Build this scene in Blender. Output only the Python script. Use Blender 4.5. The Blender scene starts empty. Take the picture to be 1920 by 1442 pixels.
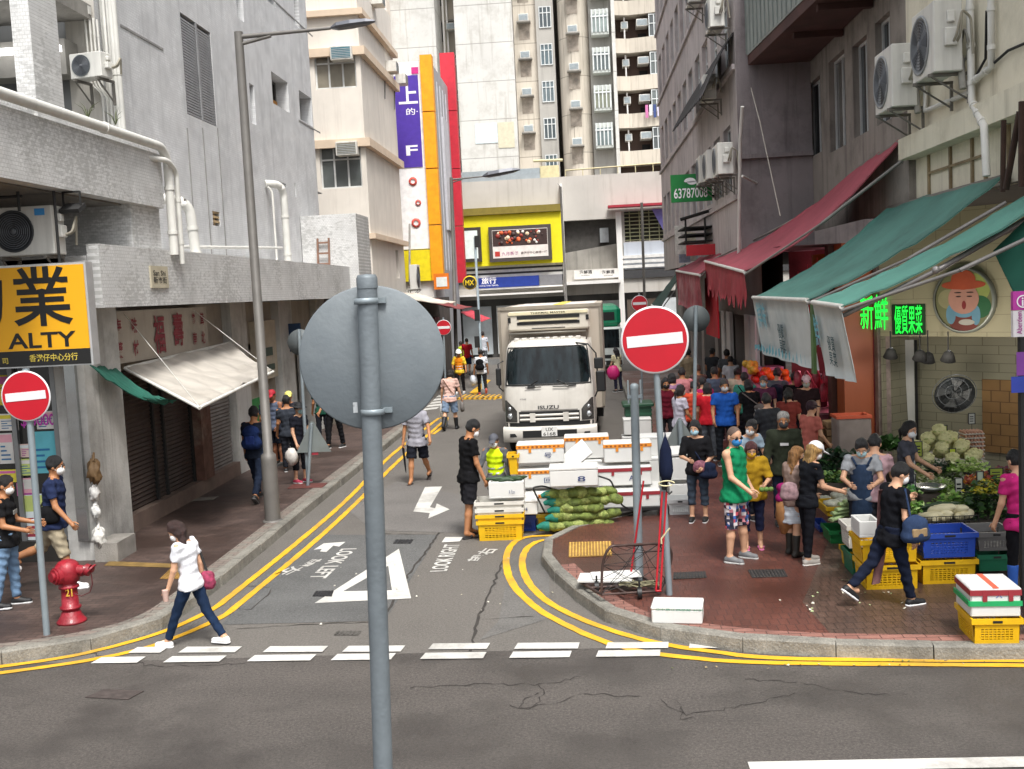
import bpy, math, random
import numpy as np
from mathutils import Vector, Matrix
R = math.radians
rnd = random.Random(7)
S = bpy.context.scene
COL = S.collection
# ---------------------------------------------------------------- camera
FPX, CX, CY, HC = 2000.0, 960.0, 721.0, 3.8      # focal length in px of a 1920 px wide frame, centre, height of the eye
_d = np.array([130., -181., 2000.]); _d /= np.linalg.norm(_d)       # street direction seen from the camera
_u = np.cross(np.array([1, -.05, 0.]), _d); _u /= np.linalg.norm(_u)
if _u[1] > 0: _u = -_u
_r = np.cross(_d, _u)
if _r[0] < 0: _r = -_r
cam = bpy.data.cameras.new('camera'); camo = bpy.data.objects.new('camera', cam); COL.objects.link(camo)
camo.matrix_world = Matrix(((_r[0], -_r[1], -_r[2], 0), (_d[0], -_d[1], -_d[2], 0), (_u[0], -_u[1], -_u[2], HC), (0, 0, 0, 1)))
cam.sensor_width = 36; cam.lens = FPX / 1920 * 36; cam.clip_start = .05; cam.clip_end = 600
S.camera = camo
# ---------------------------------------------------------------- light
SUN_EL, SUN_AZ = 60, 158
w = bpy.data.worlds.new("World"); S.world = w; w.use_nodes = True
wn = w.node_tree; bg = wn.nodes['Background']
sky = wn.nodes.new('ShaderNodeTexSky'); sky.sky_type = 'NISHITA'; sky.sun_disc = False
sky.sun_elevation = R(SUN_EL); sky.sun_rotation = R(SUN_AZ); sky.dust_density = 4; sky.air_density = 1.0; sky.ozone_density = 1
hs = wn.nodes.new('ShaderNodeHueSaturation'); hs.inputs['Saturation'].default_value = .22
wn.links.new(sky.outputs[0], hs.inputs['Color']); wn.links.new(hs.outputs[0], bg.inputs['Color'])
bg.inputs['Strength'].default_value = .14
sl = bpy.data.lights.new('sun', 'SUN'); sl.energy = 2.1; sl.angle = R(15); sl.color = (1, .97, .92)
so = bpy.data.objects.new('sun', sl); COL.objects.link(so)
so.rotation_euler = Vector((math.sin(R(SUN_AZ)) * math.cos(R(SUN_EL)), math.cos(R(SUN_AZ)) * math.cos(R(SUN_EL)), math.sin(R(SUN_EL)))).to_track_quat('Z', 'Y').to_euler()
S.view_settings.view_transform = 'Standard'; S.view_settings.look = 'None'; S.view_settings.gamma = 1
S.view_settings.exposure = .86
S.render.engine = 'CYCLES'; S.cycles.max_bounces = 6; S.cycles.diffuse_bounces = 4; S.cycles.glossy_bounces = 3
S.cycles.transmission_bounces = 4; S.cycles.use_denoising = True; S.cycles.caustics_reflective = False; S.cycles.caustics_refractive = False

# ---------------------------------------------------------------- survey: sight lines measured in the photograph, met with real planes
def _ray(px, py):
    v = np.array([px - CX, py - CY, FPX]); return v @ _r, v @ _d, v @ _u
def G(px, py, z=0.0):
    a, b, c = _ray(px, py); t = (z - HC) / c; return Vector((a * t, b * t, z))
def AX(px, py, X):
    a, b, c = _ray(px, py); t = X / a; return Vector((X, b * t, HC + c * t))
def AY(px, py, Y):
    a, b, c = _ray(px, py); t = Y / b; return Vector((a * t, Y, HC + c * t))
PZ = .14    # pavement height

# ---------------------------------------------------------------- mesh builder
class MB:
    def __init__(s): s.v = []; s.f = []; s.m = []; s.sm = []
    def add(s, vs, fs, m=0, smooth=False):
        b = len(s.v); s.v += [tuple(v) for v in vs]
        for f in fs: s.f.append([b + i for i in f]); s.m.append(m); s.sm.append(smooth)
        return s
    def quad(s, a, b, c, d, m=0): return s.add([a, b, c, d], [(0, 1, 2, 3)], m)
    def poly(s, pts, m=0): return s.add(pts, [tuple(range(len(pts)))], m)
    def box(s, x0, y0, z0, x1, y1, z1, m=0, M=None):
        vs = [Vector((x, y, z)) for z in (z0, z1) for y in (y0, y1) for x in (x0, x1)]
        if M is not None: vs = [M @ v for v in vs]
        return s.add(vs, [(0, 2, 3, 1), (4, 5, 7, 6), (0, 1, 5, 4), (2, 6, 7, 3), (0, 4, 6, 2), (1, 3, 7, 5)], m)
    def cbox(s, c, sz, m=0, M=None):
        return s.box(c[0]-sz[0]/2, c[1]-sz[1]/2, c[2]-sz[2]/2, c[0]+sz[0]/2, c[1]+sz[1]/2, c[2]+sz[2]/2, m, M)
    def rbox(s, x0, y0, z0, x1, y1, z1, b=.01, m=0, M=None):      # box with bevelled edges
        vs = []; 
        for (a, c, z) in ((b, b, z0), (0, 0, z0 + b), (0, 0, z1 - b), (b, b, z1)):
            q = [(x0+a+ (0 if a else b), y0 + c), (x1-a-(0 if a else b), y0 + c), (x1-a, y0+c+(0 if a else b)), (x1-a, y1-c-(0 if a else b)), (x1-a-(0 if a else b), y1-c), (x0+a+(0 if a else b), y1-c), (x0+a, y1-c-(0 if a else b)), (x0+a, y0+c+(0 if a else b))]
            vs += [Vector((x, y, z)) for x, y in q]
        if M is not None: vs = [M @ v for v in vs]
        fs = [tuple(range(7, -1, -1)), tuple(range(24, 32))]
        for k in range(3):
            for i in range(8): fs.append((k*8+i, k*8+(i+1) % 8, k*8+8+(i+1) % 8, k*8+8+i))
        return s.add(vs, fs, m)
    def cyl(s, p0, p1, r0, r1=None, n=12, m=0, caps=True, smooth=True):
        return s.tube([p0, p1], [r0, r0 if r1 is None else r1], n, m, caps, smooth)
    def tube(s, path, rad, n=8, m=0, caps=True, smooth=True):
        P = [Vector(p) for p in path]; k = len(P)
        if not hasattr(rad, '__len__'): rad = [rad] * k
        vs = []; up = None
        for i, p in enumerate(P):
            d = (P[min(i+1, k-1)] - P[max(i-1, 0)])
            d = d.normalized() if d.length > 1e-9 else Vector((0, 0, 1))
            if up is None: up = d.orthogonal().normalized()
            up = (up - d * up.dot(d)); up = up.normalized() if up.length > 1e-6 else d.orthogonal().normalized()
            q = d.cross(up)
            for j in range(n):
                a = 2 * math.pi * j / n; vs.append(p + (up * math.cos(a) + q * math.sin(a)) * rad[i])
        fs = [(i*n+j, i*n+(j+1) % n, (i+1)*n+(j+1) % n, (i+1)*n+j) for i in range(k-1) for j in range(n)]
        s.add(vs, fs, m, smooth)
        if caps: s.add(vs[:n], [tuple(range(n-1, -1, -1))], m); s.add(vs[-n:], [tuple(range(n))], m)
        return s
    def lathe(s, prof, c=(0, 0, 0), n=20, m=0, M=None, smooth=True):
        vs = [Vector((c[0]+r*math.cos(2*math.pi*j/n), c[1]+r*math.sin(2*math.pi*j/n), c[2]+z)) for r, z in prof for j in range(n)]
        if M is not None: vs = [M @ v for v in vs]
        fs = [(i*n+j, i*n+(j+1) % n, (i+1)*n+(j+1) % n, (i+1)*n+j) for i in range(len(prof)-1) for j in range(n)]
        return s.add(vs, fs, m, smooth)
    def ball(s, c, r, n=10, m=0, M=None, wob=0, seed=0):
        r = r if hasattr(r, '__len__') else (r, r, r); q = random.Random(seed); vs = []; k = n // 2
        for i in range(k + 1):
            t = math.pi * i / k
            for j in range(n):
                a = 2 * math.pi * j / n; w_ = 1 + (q.uniform(-wob, wob) if 0 < i < k else 0)
                vs.append(Vector((r[0]*math.sin(t)*math.cos(a)*w_, r[1]*math.sin(t)*math.sin(a)*w_, r[2]*math.cos(t)*w_)))
        if M is not None: vs = [M @ v for v in vs]
        vs = [v + Vector(c) for v in vs]
        return s.add(vs, [(i*n+j, (i+1)*n+j, (i+1)*n+(j+1) % n, i*n+(j+1) % n) for i in range(k) for j in range(n)], m, True)
    def sheet(s, P, th=0.0, m=0, smooth=True):      # P: grid of points; with a thickness it becomes a closed slab
        nu, nv = len(P), len(P[0]); vs = [Vector(p) for row in P for p in row]
        fs = [(i*nv+j, (i+1)*nv+j, (i+1)*nv+j+1, i*nv+j+1) for i in range(nu-1) for j in range(nv-1)]
        if th:
            nrm = (vs[nv] - vs[0]).cross(vs[1] - vs[0]).normalized() * th; k = len(vs)
            vs += [v - nrm for v in vs]; fs += [tuple(k + i for i in reversed(f)) for f in fs[:]]
            ring = [i*nv for i in range(nu)] + [(nu-1)*nv+j for j in range(1, nv)] + [i*nv+nv-1 for i in range(nu-2, -1, -1)] + list(range(nv-2, 0, -1))
            for a, b in zip(ring, ring[1:] + ring[:1]): fs.append((a, b, b + k, a + k))
        return s.add(vs, fs, m, smooth)
    def wall(s, o, ud, vd, W, H, holes=(), depth=.2, m=0, rm=None):   # rectangular wall with openings and their reveals
        o, ud, vd = Vector(o), Vector(ud), Vector(vd); n = vd.cross(ud).normalized() * -1
        us = sorted({0, W} | {min(max(h[i], 0), W) for h in holes for i in (0, 2)}); vs = sorted({0, H} | {min(max(h[i], 0), H) for h in holes for i in (1, 3)})
        for a, b in zip(us, us[1:]):
            for c, d in zip(vs, vs[1:]):
                if b - a < 1e-6 or d - c < 1e-6: continue
                x, y = (a+b)/2, (c+d)/2
                if any(h[0] < x < h[2] and h[1] < y < h[3] for h in holes): continue
                s.quad(o+ud*a+vd*c, o+ud*b+vd*c, o+ud*b+vd*d, o+ud*a+vd*d, m)
        for h in holes:
            c = [o+ud*h[0]+vd*h[1], o+ud*h[2]+vd*h[1], o+ud*h[2]+vd*h[3], o+ud*h[0]+vd*h[3]]
            for i in range(4): s.quad(c[i], c[(i+1) % 4], c[(i+1) % 4]-n*depth, c[i]-n*depth, m if rm is None else rm)
        return s
    def build(s, name, mats, parent=None, M=None):
        me = bpy.data.meshes.new(name); me.from_pydata(s.v, [], s.f)
        if not isinstance(mats, (list, tuple)): mats = [mats]
        for m_ in mats: me.materials.append(m_)
        me.polygons.foreach_set('material_index', s.m); me.polygons.foreach_set('use_smooth', s.sm); me.update()
        o = bpy.data.objects.new(name, me); COL.objects.link(o)
        if parent is not None: o.parent = parent
        if M is not None: o.matrix_basis = M
        return o
def tag(o, label=None, cat=None, group=None, kind=None):
    if label: o['label'] = label
    if cat: o['category'] = cat
    if group: o['group'] = group
    if kind: o['kind'] = kind
    return o
def thing(name, label, cat, loc=(0, 0, 0), rz=0, group=None):
    o = bpy.data.objects.new(name, None); COL.objects.link(o); o.location = loc; o.rotation_euler = (0, 0, rz)
    o.empty_display_size = .1
    return tag(o, label, cat, group)
def struct(o): return tag(o, kind='structure')
def copy_tree(o, label=None, loc=None, rz=None, parent=None):
    c = o.copy(); COL.objects.link(c); c.parent = parent
    for ch in list(o.children): copy_tree(ch, parent=c)
    if label: c['label'] = label
    if loc is not None: c.location = loc
    if rz is not None: c.rotation_euler = (0, 0, rz)
    return c
def TM(loc, rz=0, sc=1): return Matrix.Translation(Vector(loc)) @ Matrix.Rotation(rz, 4, 'Z') @ Matrix.Scale(sc, 4)
def spline(pts, n=6):                 # Catmull-Rom through the points
    P = [Vector(p) for p in pts]; P = [P[0]*2-P[1]] + P + [P[-1]*2-P[-2]]; out = []
    for i in range(1, len(P)-2):
        for k in range(n):
            t = k/n; a, b, c, d = P[i-1:i+3]
            out.append(.5*((2*b)+(c-a)*t+(2*a-5*b+4*c-d)*t*t+(3*b-a-3*c+d)*t*t*t))
    return out + [P[-2]]
# ---------------------------------------------------------------- materials
def lin(h):
    if isinstance(h, str):
        h = h.lstrip('#'); h = h if len(h) == 6 else ''.join(c*2 for c in h); v = [int(h[i:i+2], 16)/255 for i in (0, 2, 4)]
        return tuple(x/12.92 if x <= .04045 else ((x+.055)/1.055)**2.4 for x in v)
    return h
_mats = {}
def MT(col, rough=.7, metal=0., var=.12, scale=4., bump=0., bscale=60., brick=None, streak=0., dirt=0., dcol=None, emit=0., coat=0., ax='xyz', spec=.5, stretch=None, alpha=None, wet=0., sheen=0, crack=0., trans=0., grain=0.):
    key = repr((col, rough, metal, var, scale, bump, bscale, brick, streak, dirt, dcol, emit, coat, ax, spec, stretch, alpha, wet, crack, trans, grain))
    if key in _mats: return _mats[key]
    m = bpy.data.materials.new('surface_%d' % len(_mats)); m.use_nodes = True; nt = m.node_tree; N = nt.nodes; L = nt.links
    b = N['Principled BSDF']; c = lin(col); _mats[key] = m
    b.inputs['Roughness'].default_value = rough; b.inputs['Metallic'].default_value = metal; b.inputs['Coat Weight'].default_value = coat
    b.inputs['Specular IOR Level'].default_value = spec
    m.diffuse_color = (*c, 1)
    tc = N.new('ShaderNodeTexCoord'); src = tc.outputs['Object']
    if ax != 'xyz':
        sp = N.new('ShaderNodeSeparateXYZ'); cb = N.new('ShaderNodeCombineXYZ'); L.new(src, sp.inputs[0])
        for i, a in enumerate(ax): L.new(sp.outputs['xyz'.index(a)], cb.inputs[i])
        src2 = cb.outputs[0]
    else: src2 = src
    def noise(sc, det=4, vec=None, rg=.55):
        n = N.new('ShaderNodeTexNoise'); n.inputs['Scale'].default_value = sc; n.inputs['Detail'].default_value = det; n.inputs['Roughness'].default_value = rg
        L.new(vec or src, n.inputs['Vector']); return n.outputs['Fac']
    def ramp(f, lo, hi, a=0., z=1.):
        r = N.new('ShaderNodeMapRange'); L.new(f, r.inputs[0]); r.inputs[1].default_value = lo; r.inputs[2].default_value = hi
        r.inputs[3].default_value = a; r.inputs[4].default_value = z; return r.outputs[0]
    def mix(f, A, B):
        x = N.new('ShaderNodeMix'); x.data_type = 'RGBA'
        if isinstance(f, float): x.inputs[0].default_value = f
        else: L.new(f, x.inputs[0])
        for i, q in ((6, A), (7, B)):
            if isinstance(q, tuple): x.inputs[i].default_value = (*q[:3], 1)
            else: L.new(q, x.inputs[i])
        return x.outputs[2]
    vec = src
    if stretch:
        mp = N.new('ShaderNodeMapping'); mp.inputs['Scale'].default_value = stretch; L.new(src, mp.inputs[0]); vec = mp.outputs[0]
    out = mix(ramp(noise(scale, 5, vec), .3, .7), tuple(x*(1-var) for x in c), tuple(min(1, x*(1+var)) for x in c))
    hgt = None
    if brick:       # (width, height, mortar, colour2, mortar colour, offset)
        bt = N.new('ShaderNodeTexBrick'); L.new(src2, bt.inputs['Vector']); bt.inputs['Scale'].default_value = 1
        bt.inputs['Brick Width'].default_value = brick[0]; bt.inputs['Row Height'].default_value = brick[1]; bt.inputs['Mortar Size'].default_value = brick[2]
        bt.inputs['Mortar Smooth'].default_value = .3; bt.inputs['Bias'].default_value = -.3; bt.offset = brick[5] if len(brick) > 5 else .5
        L.new(out, bt.inputs['Color1']); bt.inputs['Color2'].default_value = (*lin(brick[3]), 1); bt.inputs['Mortar'].default_value = (*lin(brick[4]), 1)
        out = bt.outputs['Color']; hgt = bt.outputs['Fac']
    if grain:        # aggregate and grit
        out = mix(ramp(noise(42, 3, None, .85), .47, .62, 0, grain), out, tuple(min(1, x*2.1) for x in c)); out = mix(ramp(noise(30, 3, None, .85), .5, .64, 0, grain), out, tuple(x*.3 for x in c))
    if streak:
        mp = N.new('ShaderNodeMapping'); mp.inputs['Scale'].default_value = (2.2, 2.2, .12); L.new(src, mp.inputs[0])
        d = dcol or tuple(x*.35 for x in c)
        f = ramp(noise(1.6, 6, mp.outputs[0], .7), .52, .75, 0, streak); out = mix(f, out, lin(d))
    if dirt:
        d = dcol or tuple(x*.35 for x in c)
        f = ramp(noise(.9, 8, None, .7), .48, .72, 0, dirt); out = mix(f, out, lin(d))
    if wet:         # puddled patches: darker and shinier
        f = ramp(noise(.45, 4, None, .55), .46, .62, 0, wet); out = mix(f, out, tuple(x*.42 for x in c))
        L.new(ramp(f, 0, 1, rough, .18), b.inputs['Roughness'])
    if crack:
        vo = N.new('ShaderNodeTexVoronoi'); vo.feature = 'DISTANCE_TO_EDGE'; vo.inputs['Scale'].default_value = crack; L.new(src, vo.inputs['Vector'])
        f = ramp(vo.outputs['Distance'], .0, .012, .8, 0); k = N.new('ShaderNodeMath'); k.operation = 'MULTIPLY'; L.new(f, k.inputs[0]); L.new(ramp(noise(.5, 3), .5, .6), k.inputs[1])
        out = mix(k.outputs[0], out, tuple(x*.2 for x in c))
    L.new(out, b.inputs['Base Color'])
    if emit:
        L.new(out, b.inputs['Emission Color']); b.inputs['Emission Strength'].default_value = emit
    if bump or hgt:
        bp = N.new('ShaderNodeBump'); bp.inputs['Strength'].default_value = bump or .3; bp.inputs['Distance'].default_value = .02
        h = noise(bscale, 5, vec)
        if hgt:
            k = N.new('ShaderNodeMath'); k.operation = 'SUBTRACT'; L.new(h, k.inputs[0]); L.new(hgt, k.inputs[1]); h = k.outputs[0]
        L.new(h, bp.inputs['Height']); L.new(bp.outputs[0], b.inputs['Normal'])
    if alpha is not None: b.inputs['Alpha'].default_value = alpha
    if trans: b.inputs['Transmission Weight'].default_value = trans
    if sheen: b.inputs['Sheen Weight'].default_value = sheen
    return m
def GLASS(col='#1c2328', rough=.08): return MT(col, rough, 0, .25, 1.2, spec=.8)
CLOTH = lambda c, var=.22: MT(c, .95, 0, var, 9., .7, 16., spec=.15, stretch=(1, 1, .5))
# ---------------------------------------------------------------- lettering
_dgc = {}
def txt(body, o, xd, yd, w, h, mat, parent=None, name='lettering', bold=.012, ext=0.004):
    """Lettering stretched into the w x h rectangle at o spanned by unit vectors xd, yd, raised by ext."""
    k = (body, bold)
    if k not in _dgc:
        c = bpy.data.curves.new('lettering', 'FONT'); c.body = body; c.offset = bold; c.resolution_u = 3
        t = bpy.data.objects.new('lettering', c); COL.objects.link(t)
        dg = bpy.context.evaluated_depsgraph_get(); me = bpy.data.meshes.new_from_object(t.evaluated_get(dg))
        vs = np.array([v.co[:] for v in me.vertices]); fs = [tuple(p.vertices) for p in me.polygons]
        bpy.data.objects.remove(t); bpy.data.curves.remove(c); bpy.data.meshes.remove(me)
        lo, hi = vs[:, :2].min(0), vs[:, :2].max(0); _dgc[k] = ((vs[:, :2]-lo)/np.maximum(hi-lo, 1e-6), fs)
    uv, fs = _dgc[k]; o, xd, yd = Vector(o), Vector(xd).normalized(), Vector(yd).normalized(); n = xd.cross(yd).normalized()
    b = MB(); b.add([o + xd*(u*w) + yd*(v*h) + n*ext for u, v in uv], fs)
    return b.build(name, mat, parent)
# ================================================================ ground
ASPH = MT('#4f4a46', .74, 0, .22, .8, .8, 90., wet=.6, grain=.6, stretch=(.45, 1.6, 1), dirt=.45, dcol='#3a3633')
ASPH2 = MT('#64605b', .82, 0, .2, .9, .6, 90., wet=.16, grain=.35, dirt=.3, dcol='#4c4845')
ASPH3 = MT('#5a5a59', .85, 0, .18, 1.3, .6, 90., grain=.4, wet=.15)
struct(MB().quad((-300, -200, -.03), (300, -200, -.03), (300, 400, -.03), (-300, 400, -.03)).build('ground', ASPH3))
struct(MB().quad((-80, -20, 0), (80, -20, 0), (80, 11.02, 0), (-80, 11.02, 0)).build('main_road', ASPH))
struct(MB().quad((-9, 11.02, 0), (14, 11.02, 0), (14, 140, 0), (-9, 140, 0)).build('side_street', ASPH2))
struct(MB().quad((-60, 56, .004), (60, 56, .004), (60, 60.6, .004), (-60, 60.6, .004)).build('cross_road', ASPH3))
def gpoly(px, name, mat, z): return struct(MB().poly([G(x, y, 0)+Vector((0, 0, z)) for x, y in px]).build(name, mat))
gpoly([(415, 1172), (722, 1164), (822, 1003), (590, 1003), (505, 1068)], 'road_patch', ASPH3, .004)
gpoly([(745, 903), (870, 930), (870, 1000), (700, 995), (650, 955)], 'road_patch', MT('#65625f', .85, 0, .15, 1.2, .5, 90., grain=.35), .004)
gpoly([(1030, 1010), (1030, 1160), (900, 1200), (935, 1165), (958, 1045)], 'road_patch', MT('#62605d', .8, 0, .2, 1.2, .5, 90., wet=.3, grain=.35), .004)
def strip(pts, w, name, mat, z, jag=0., seed=1, closed=False):
    q = random.Random(seed); P = [Vector((p[0], p[1], 0)) for p in pts]; b = MB(); L_, R_ = [], []
    for i, p in enumerate(P):
        d = P[min(i+1, len(P)-1)] - P[max(i-1, 0)]; n = Vector((-d.y, d.x, 0)).normalized()
        L_.append(p + n*(w/2 + q.uniform(-jag, jag)) + Vector((0, 0, z))); R_.append(p - n*(w/2 + q.uniform(-jag, jag)) + Vector((0, 0, z)))
    b.sheet([L_, R_], smooth=False); return struct(b.build(name, mat))
DARK = MT('#35312e', .9, 0, .3, 6., .4)
for k, pts in enumerate([[(822, 1000), (795, 1040), (775, 1065), (745, 1110), (725, 1150)], [(946, 1045), (935, 1070), (922, 1105), (905, 1140), (893, 1165), (888, 1200), (882, 1222)],
                         [(440, 1140), (468, 1145), (500, 1118), (512, 1102), (465, 1100)], [(0+445, 1180), (560, 1172), (722, 1166)], [(905, 1161), (1000, 1157)], [(700, 1002), (822, 1002)]]):
    q = random.Random(k); P = [G(*p) for p in pts]; Q = []
    for a, b in zip(P, P[1:]):
        n = max(2, int((b-a).length/.12)); Q += [a.lerp(b, i/n) + Vector((q.uniform(-.015, .015), q.uniform(-.03, .03), 0)) for i in range(n)]
    strip(Q + [P[-1]], .014 if k > 1 else .03, 'road_crack', DARK, .007, .008, k)
for k, pts in enumerate([[(770, 1290), (850, 1285), (930, 1283), (1000, 1284), (1050, 1278), (1090, 1268)], [(1010, 1285), (1020, 1300), (1000, 1325), (970, 1330), (955, 1322)], [(1010, 1300), (985, 1310), (975, 1330), (1020, 1322), (1060, 1313), (1090, 1302), (1200, 1306)],
                         [(1240, 1313), (1262, 1330), (1290, 1342), (1330, 1335), (1400, 1322), (1490, 1300)], [(1255, 1312), (1280, 1322), (1275, 1350), (1300, 1345)], [(1400, 1275), (1500, 1280), (1600, 1300), (1700, 1303)], [(150, 1222), (290, 1250), (400, 1247), (460, 1244)]]):
    q = random.Random(k+9); P = [G(*p) for p in pts]; Q = []
    for a, b in zip(P, P[1:]):
        n = max(2, int((b-a).length/.06)); Q += [a.lerp(b, i/n) + Vector((q.uniform(-.02, .02), q.uniform(-.035, .035), 0)) for i in range(n)]
    strip(Q + [P[-1]], .010, 'road_crack', DARK, .005, .007, k)
# ---- kerbs and pavements
KL = [(-40, 10.55), (-12, 10.6), (-9, 10.66), (-7.6, 10.76), (-6.5, 10.98), (-5.85, 11.27), (-5.36, 11.68), (-5.12, 12.2), (-5.06, 13), (-5.06, 15), (-5.08, 20), (-5.08, 26), (-5.08, 33)]
KR = [(1.35, 46), (1.35, 30), (1.35, 22), (1.2, 18.3), (1.0, 17.5), (.3, 16.85), (-.35, 16.25), (-.72, 15.5), (-.74, 14.7), (-.56, 13.8), (-.22, 12.7), (.28, 11.6), (1.05, 10.98), (1.95, 10.62), (3.0, 10.44), (4.1, 10.34), (8, 10.26), (40, 10.2)]
kl = [Vector((p[0], p[1], 0)) for p in KL[:2]] + spline([(x, y, 0) for x, y in KL[1:]], 8)[1:]
kr = spline([(x, y, 0) for x, y in KR[:-1]], 8) + [Vector((40, 10, 0))]
def offset(P, d):
    out = []
    for i, p in enumerate(P):
        t = P[min(i+1, len(P)-1)] - P[max(i-1, 0)]; n = Vector((-t.y, t.x, 0)).normalized(); out.append(p + n*d)
    return out
KERB = MT('#7d7a72', .85, 0, .3, 5., .6, 40., dirt=.8, grain=.3)
def resample(P, step):
    out = [P[0]]; acc = 0
    for a, b in zip(P, P[1:]):
        L_ = (b-a).length; t = 0
        while L_ > 0 and acc + (L_ - t) >= step: t += step - acc; out.append(a.lerp(b, t/L_)); acc = 0
        acc += L_ - t
    return out + [P[-1]]
def kerb(P, side, nm):
    P = [p for p in P if abs(p.x) < 26]; Q = resample(P, .92); b = MB(); q = random.Random(3)
    for a, c in zip(Q, Q[1:]):
        d = (c-a); n = Vector((-d.y, d.x, 0)).normalized()*side; e = d.normalized()*.006
        a_, c_ = a+e, c-e; h = .15 + q.uniform(-.006, .006); o = n*q.uniform(-.006, .006)
        pr = [(0, -.02), (0.012, h-.02), (.03, h), (.15, h+.001), (.15, -.02)]
        b.add([p + o + n*u + Vector((0, 0, z)) for p in (a_, c_) for u, z in pr], [(i, (i+1) % 5, 5+(i+1) % 5, 5+i) for i in range(5)] + [(4, 3, 2, 1, 0), (5, 6, 7, 8, 9)])
    return struct(b.build(nm, KERB))
kerb(kl, 1, 'kerb'); kerb(kr, 1, 'kerb')
PAVL = MT('#564640', .62, 0, .3, 2.5, .35, 60., brick=(.2, .1, .006, '#3f3430', '#2b2523'), ax='xyz', wet=.6, dirt=.4, dcol='#2a2220')
PAVR = MT('#61392f', .5, 0, .3, 1.6, .35, 60., brick=(.1, .2, .006, '#54322b', '#3f2824'), ax='xyz', wet=.65, dirt=.3, dcol='#3c2a26')
PAVW = MT('#5a463d', .4, 0, .3, 2., .35, 60., brick=(.1, .2, .006, '#4a3a33', '#2b2522'), ax='xyz', wet=.6)
def pave(P, far, nm, mat):
    b = MB(); top = [p + Vector((0, 0, PZ)) for p in P] + [Vector((x, y, PZ)) for x, y in far]; b.poly(top)
    return struct(b.build(nm, mat))
pave(offset(kl, .148), [(-60, 33), (-60, 10.7)], 'left_pavement', PAVL)
pave(offset(kr, .148), [(60, 10.15), (60, 46)], 'right_pavement', PAVR)
pave([G(x, y, PZ) for x, y in [(1505, 1130), (1560, 1192), (1640, 1198), (1915, 1203), (2400, 1208), (2400, 1000), (1560, 1000)]], [], 'wet_pavement', PAVW).location.z = .004 - PZ + .0
bpy.data.objects['wet_pavement'].location.z = -PZ + .002
EDGE = MT('#77726a', .75, 0, .25, 3., .3, 50., brick=(.22, .11, .006, '#7b6a62', '#4a403c'))
strip([p for p in offset(kl, .26) if -9 < p.x and p.y < 33], .2, 'kerb_paving', EDGE, PZ+.004)
strip([p for p in offset(kr, .25) if p.x < 9 and p.y < 14 ], .2, 'kerb_paving', MT('#8d6459', .6, 0, .25, 3., .3, 50., brick=(.22, .11, .006, '#7a5148', '#4a332e')), PZ+.004)
# ---- painted markings
YEL = MT('#d9a41c', .75, 0, .15, 3., .2, 80., dirt=.8, dcol='#8a7440')
WHT = MT('#c6c4be', .7, 0, .14, 3., .3, 80., dirt=.9, dcol='#7f7c77', grain=.12)
def gline(px, w, mat, nm='painted_line', z=.009, off=0, jag=.006):
    return strip(resample(spline([G(x, y) for x, y in px], 6), .15), w, nm, mat, z, jag)
yl1 = [(-60, 1257), (0, 1251), (130, 1232), (250, 1203), (330, 1176), (400, 1142), (440, 1112), (560, 1016), (650, 938), (735, 853), (822, 785)]
yl2 = [(-60, 1270), (0, 1263), (130, 1245), (250, 1222), (335, 1194), (415, 1158), (460, 1124), (590, 1016), (670, 942), (750, 862), (830, 792)]
gline(yl1, .1, YEL); gline(yl2, .1, YEL)
gline([(1090, 1003), (1035, 1005), (985, 1008), (958, 1024), (949, 1056), (962, 1097), (1005, 1140), (1060, 1172), (1130, 1203), (1200, 1222), (1300, 1235), (1450, 1244), (1920, 1249), (2300, 1253)], .1, YEL)
gline([(1090, 1007), (1050, 1010), (1005, 1017), (981, 1042), (985, 1082), (1018, 1122), (1075, 1155), (1150, 1184), (1230, 1206), (1330, 1222), (1480, 1236), (1920, 1240), (2300, 1244)], .1, YEL)
def dash(x0, x1, y, yy, w=.2, nm='give_way_dash'):
    a, b = G(x0, y), G(x1, yy); q = rnd.uniform(.02, .06)
    return struct(MB().quad(a+Vector((0, -w/2, .013)), b+Vector((q, -w/2, .013)), b+Vector((q+.02, w/2, .013)), a+Vector((.03, w/2, .013))).build(nm, WHT))
for x0, x1 in [(178, 258), (312, 412), (468, 578), (624, 732), (790, 900), (956, 1062), (1117, 1232)]: dash(x0, x1, 1240-(x0-178)*.013, 1240-(x1-178)*.013, .19)
for x0, x1 in [(247, 300), (340, 442), (497, 602), (645, 750), (805, 910), (965, 1077), (1135, 1242), (1290, 1382)]: dash(x0, x1, 1221-(x0-178)*.005 - (4 if x0 > 700 else 0), 1221-(x1-178)*.005 - (4 if x0 > 700 else 0), .19)
struct(MB().quad(G(1405, 1440)+Vector((0, -.09, .009)), Vector((40, 8.1, .009)), Vector((40, 8.28, .009)), G(1405, 1440)+Vector((0, .09, .009))).build('painted_line', WHT))
def gpaint(pts, nm, mat=WHT, z=.009): return struct(MB().poly([G(x, y)+Vector((0, 0, z)) for x, y in pts]).build(nm, mat))
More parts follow.
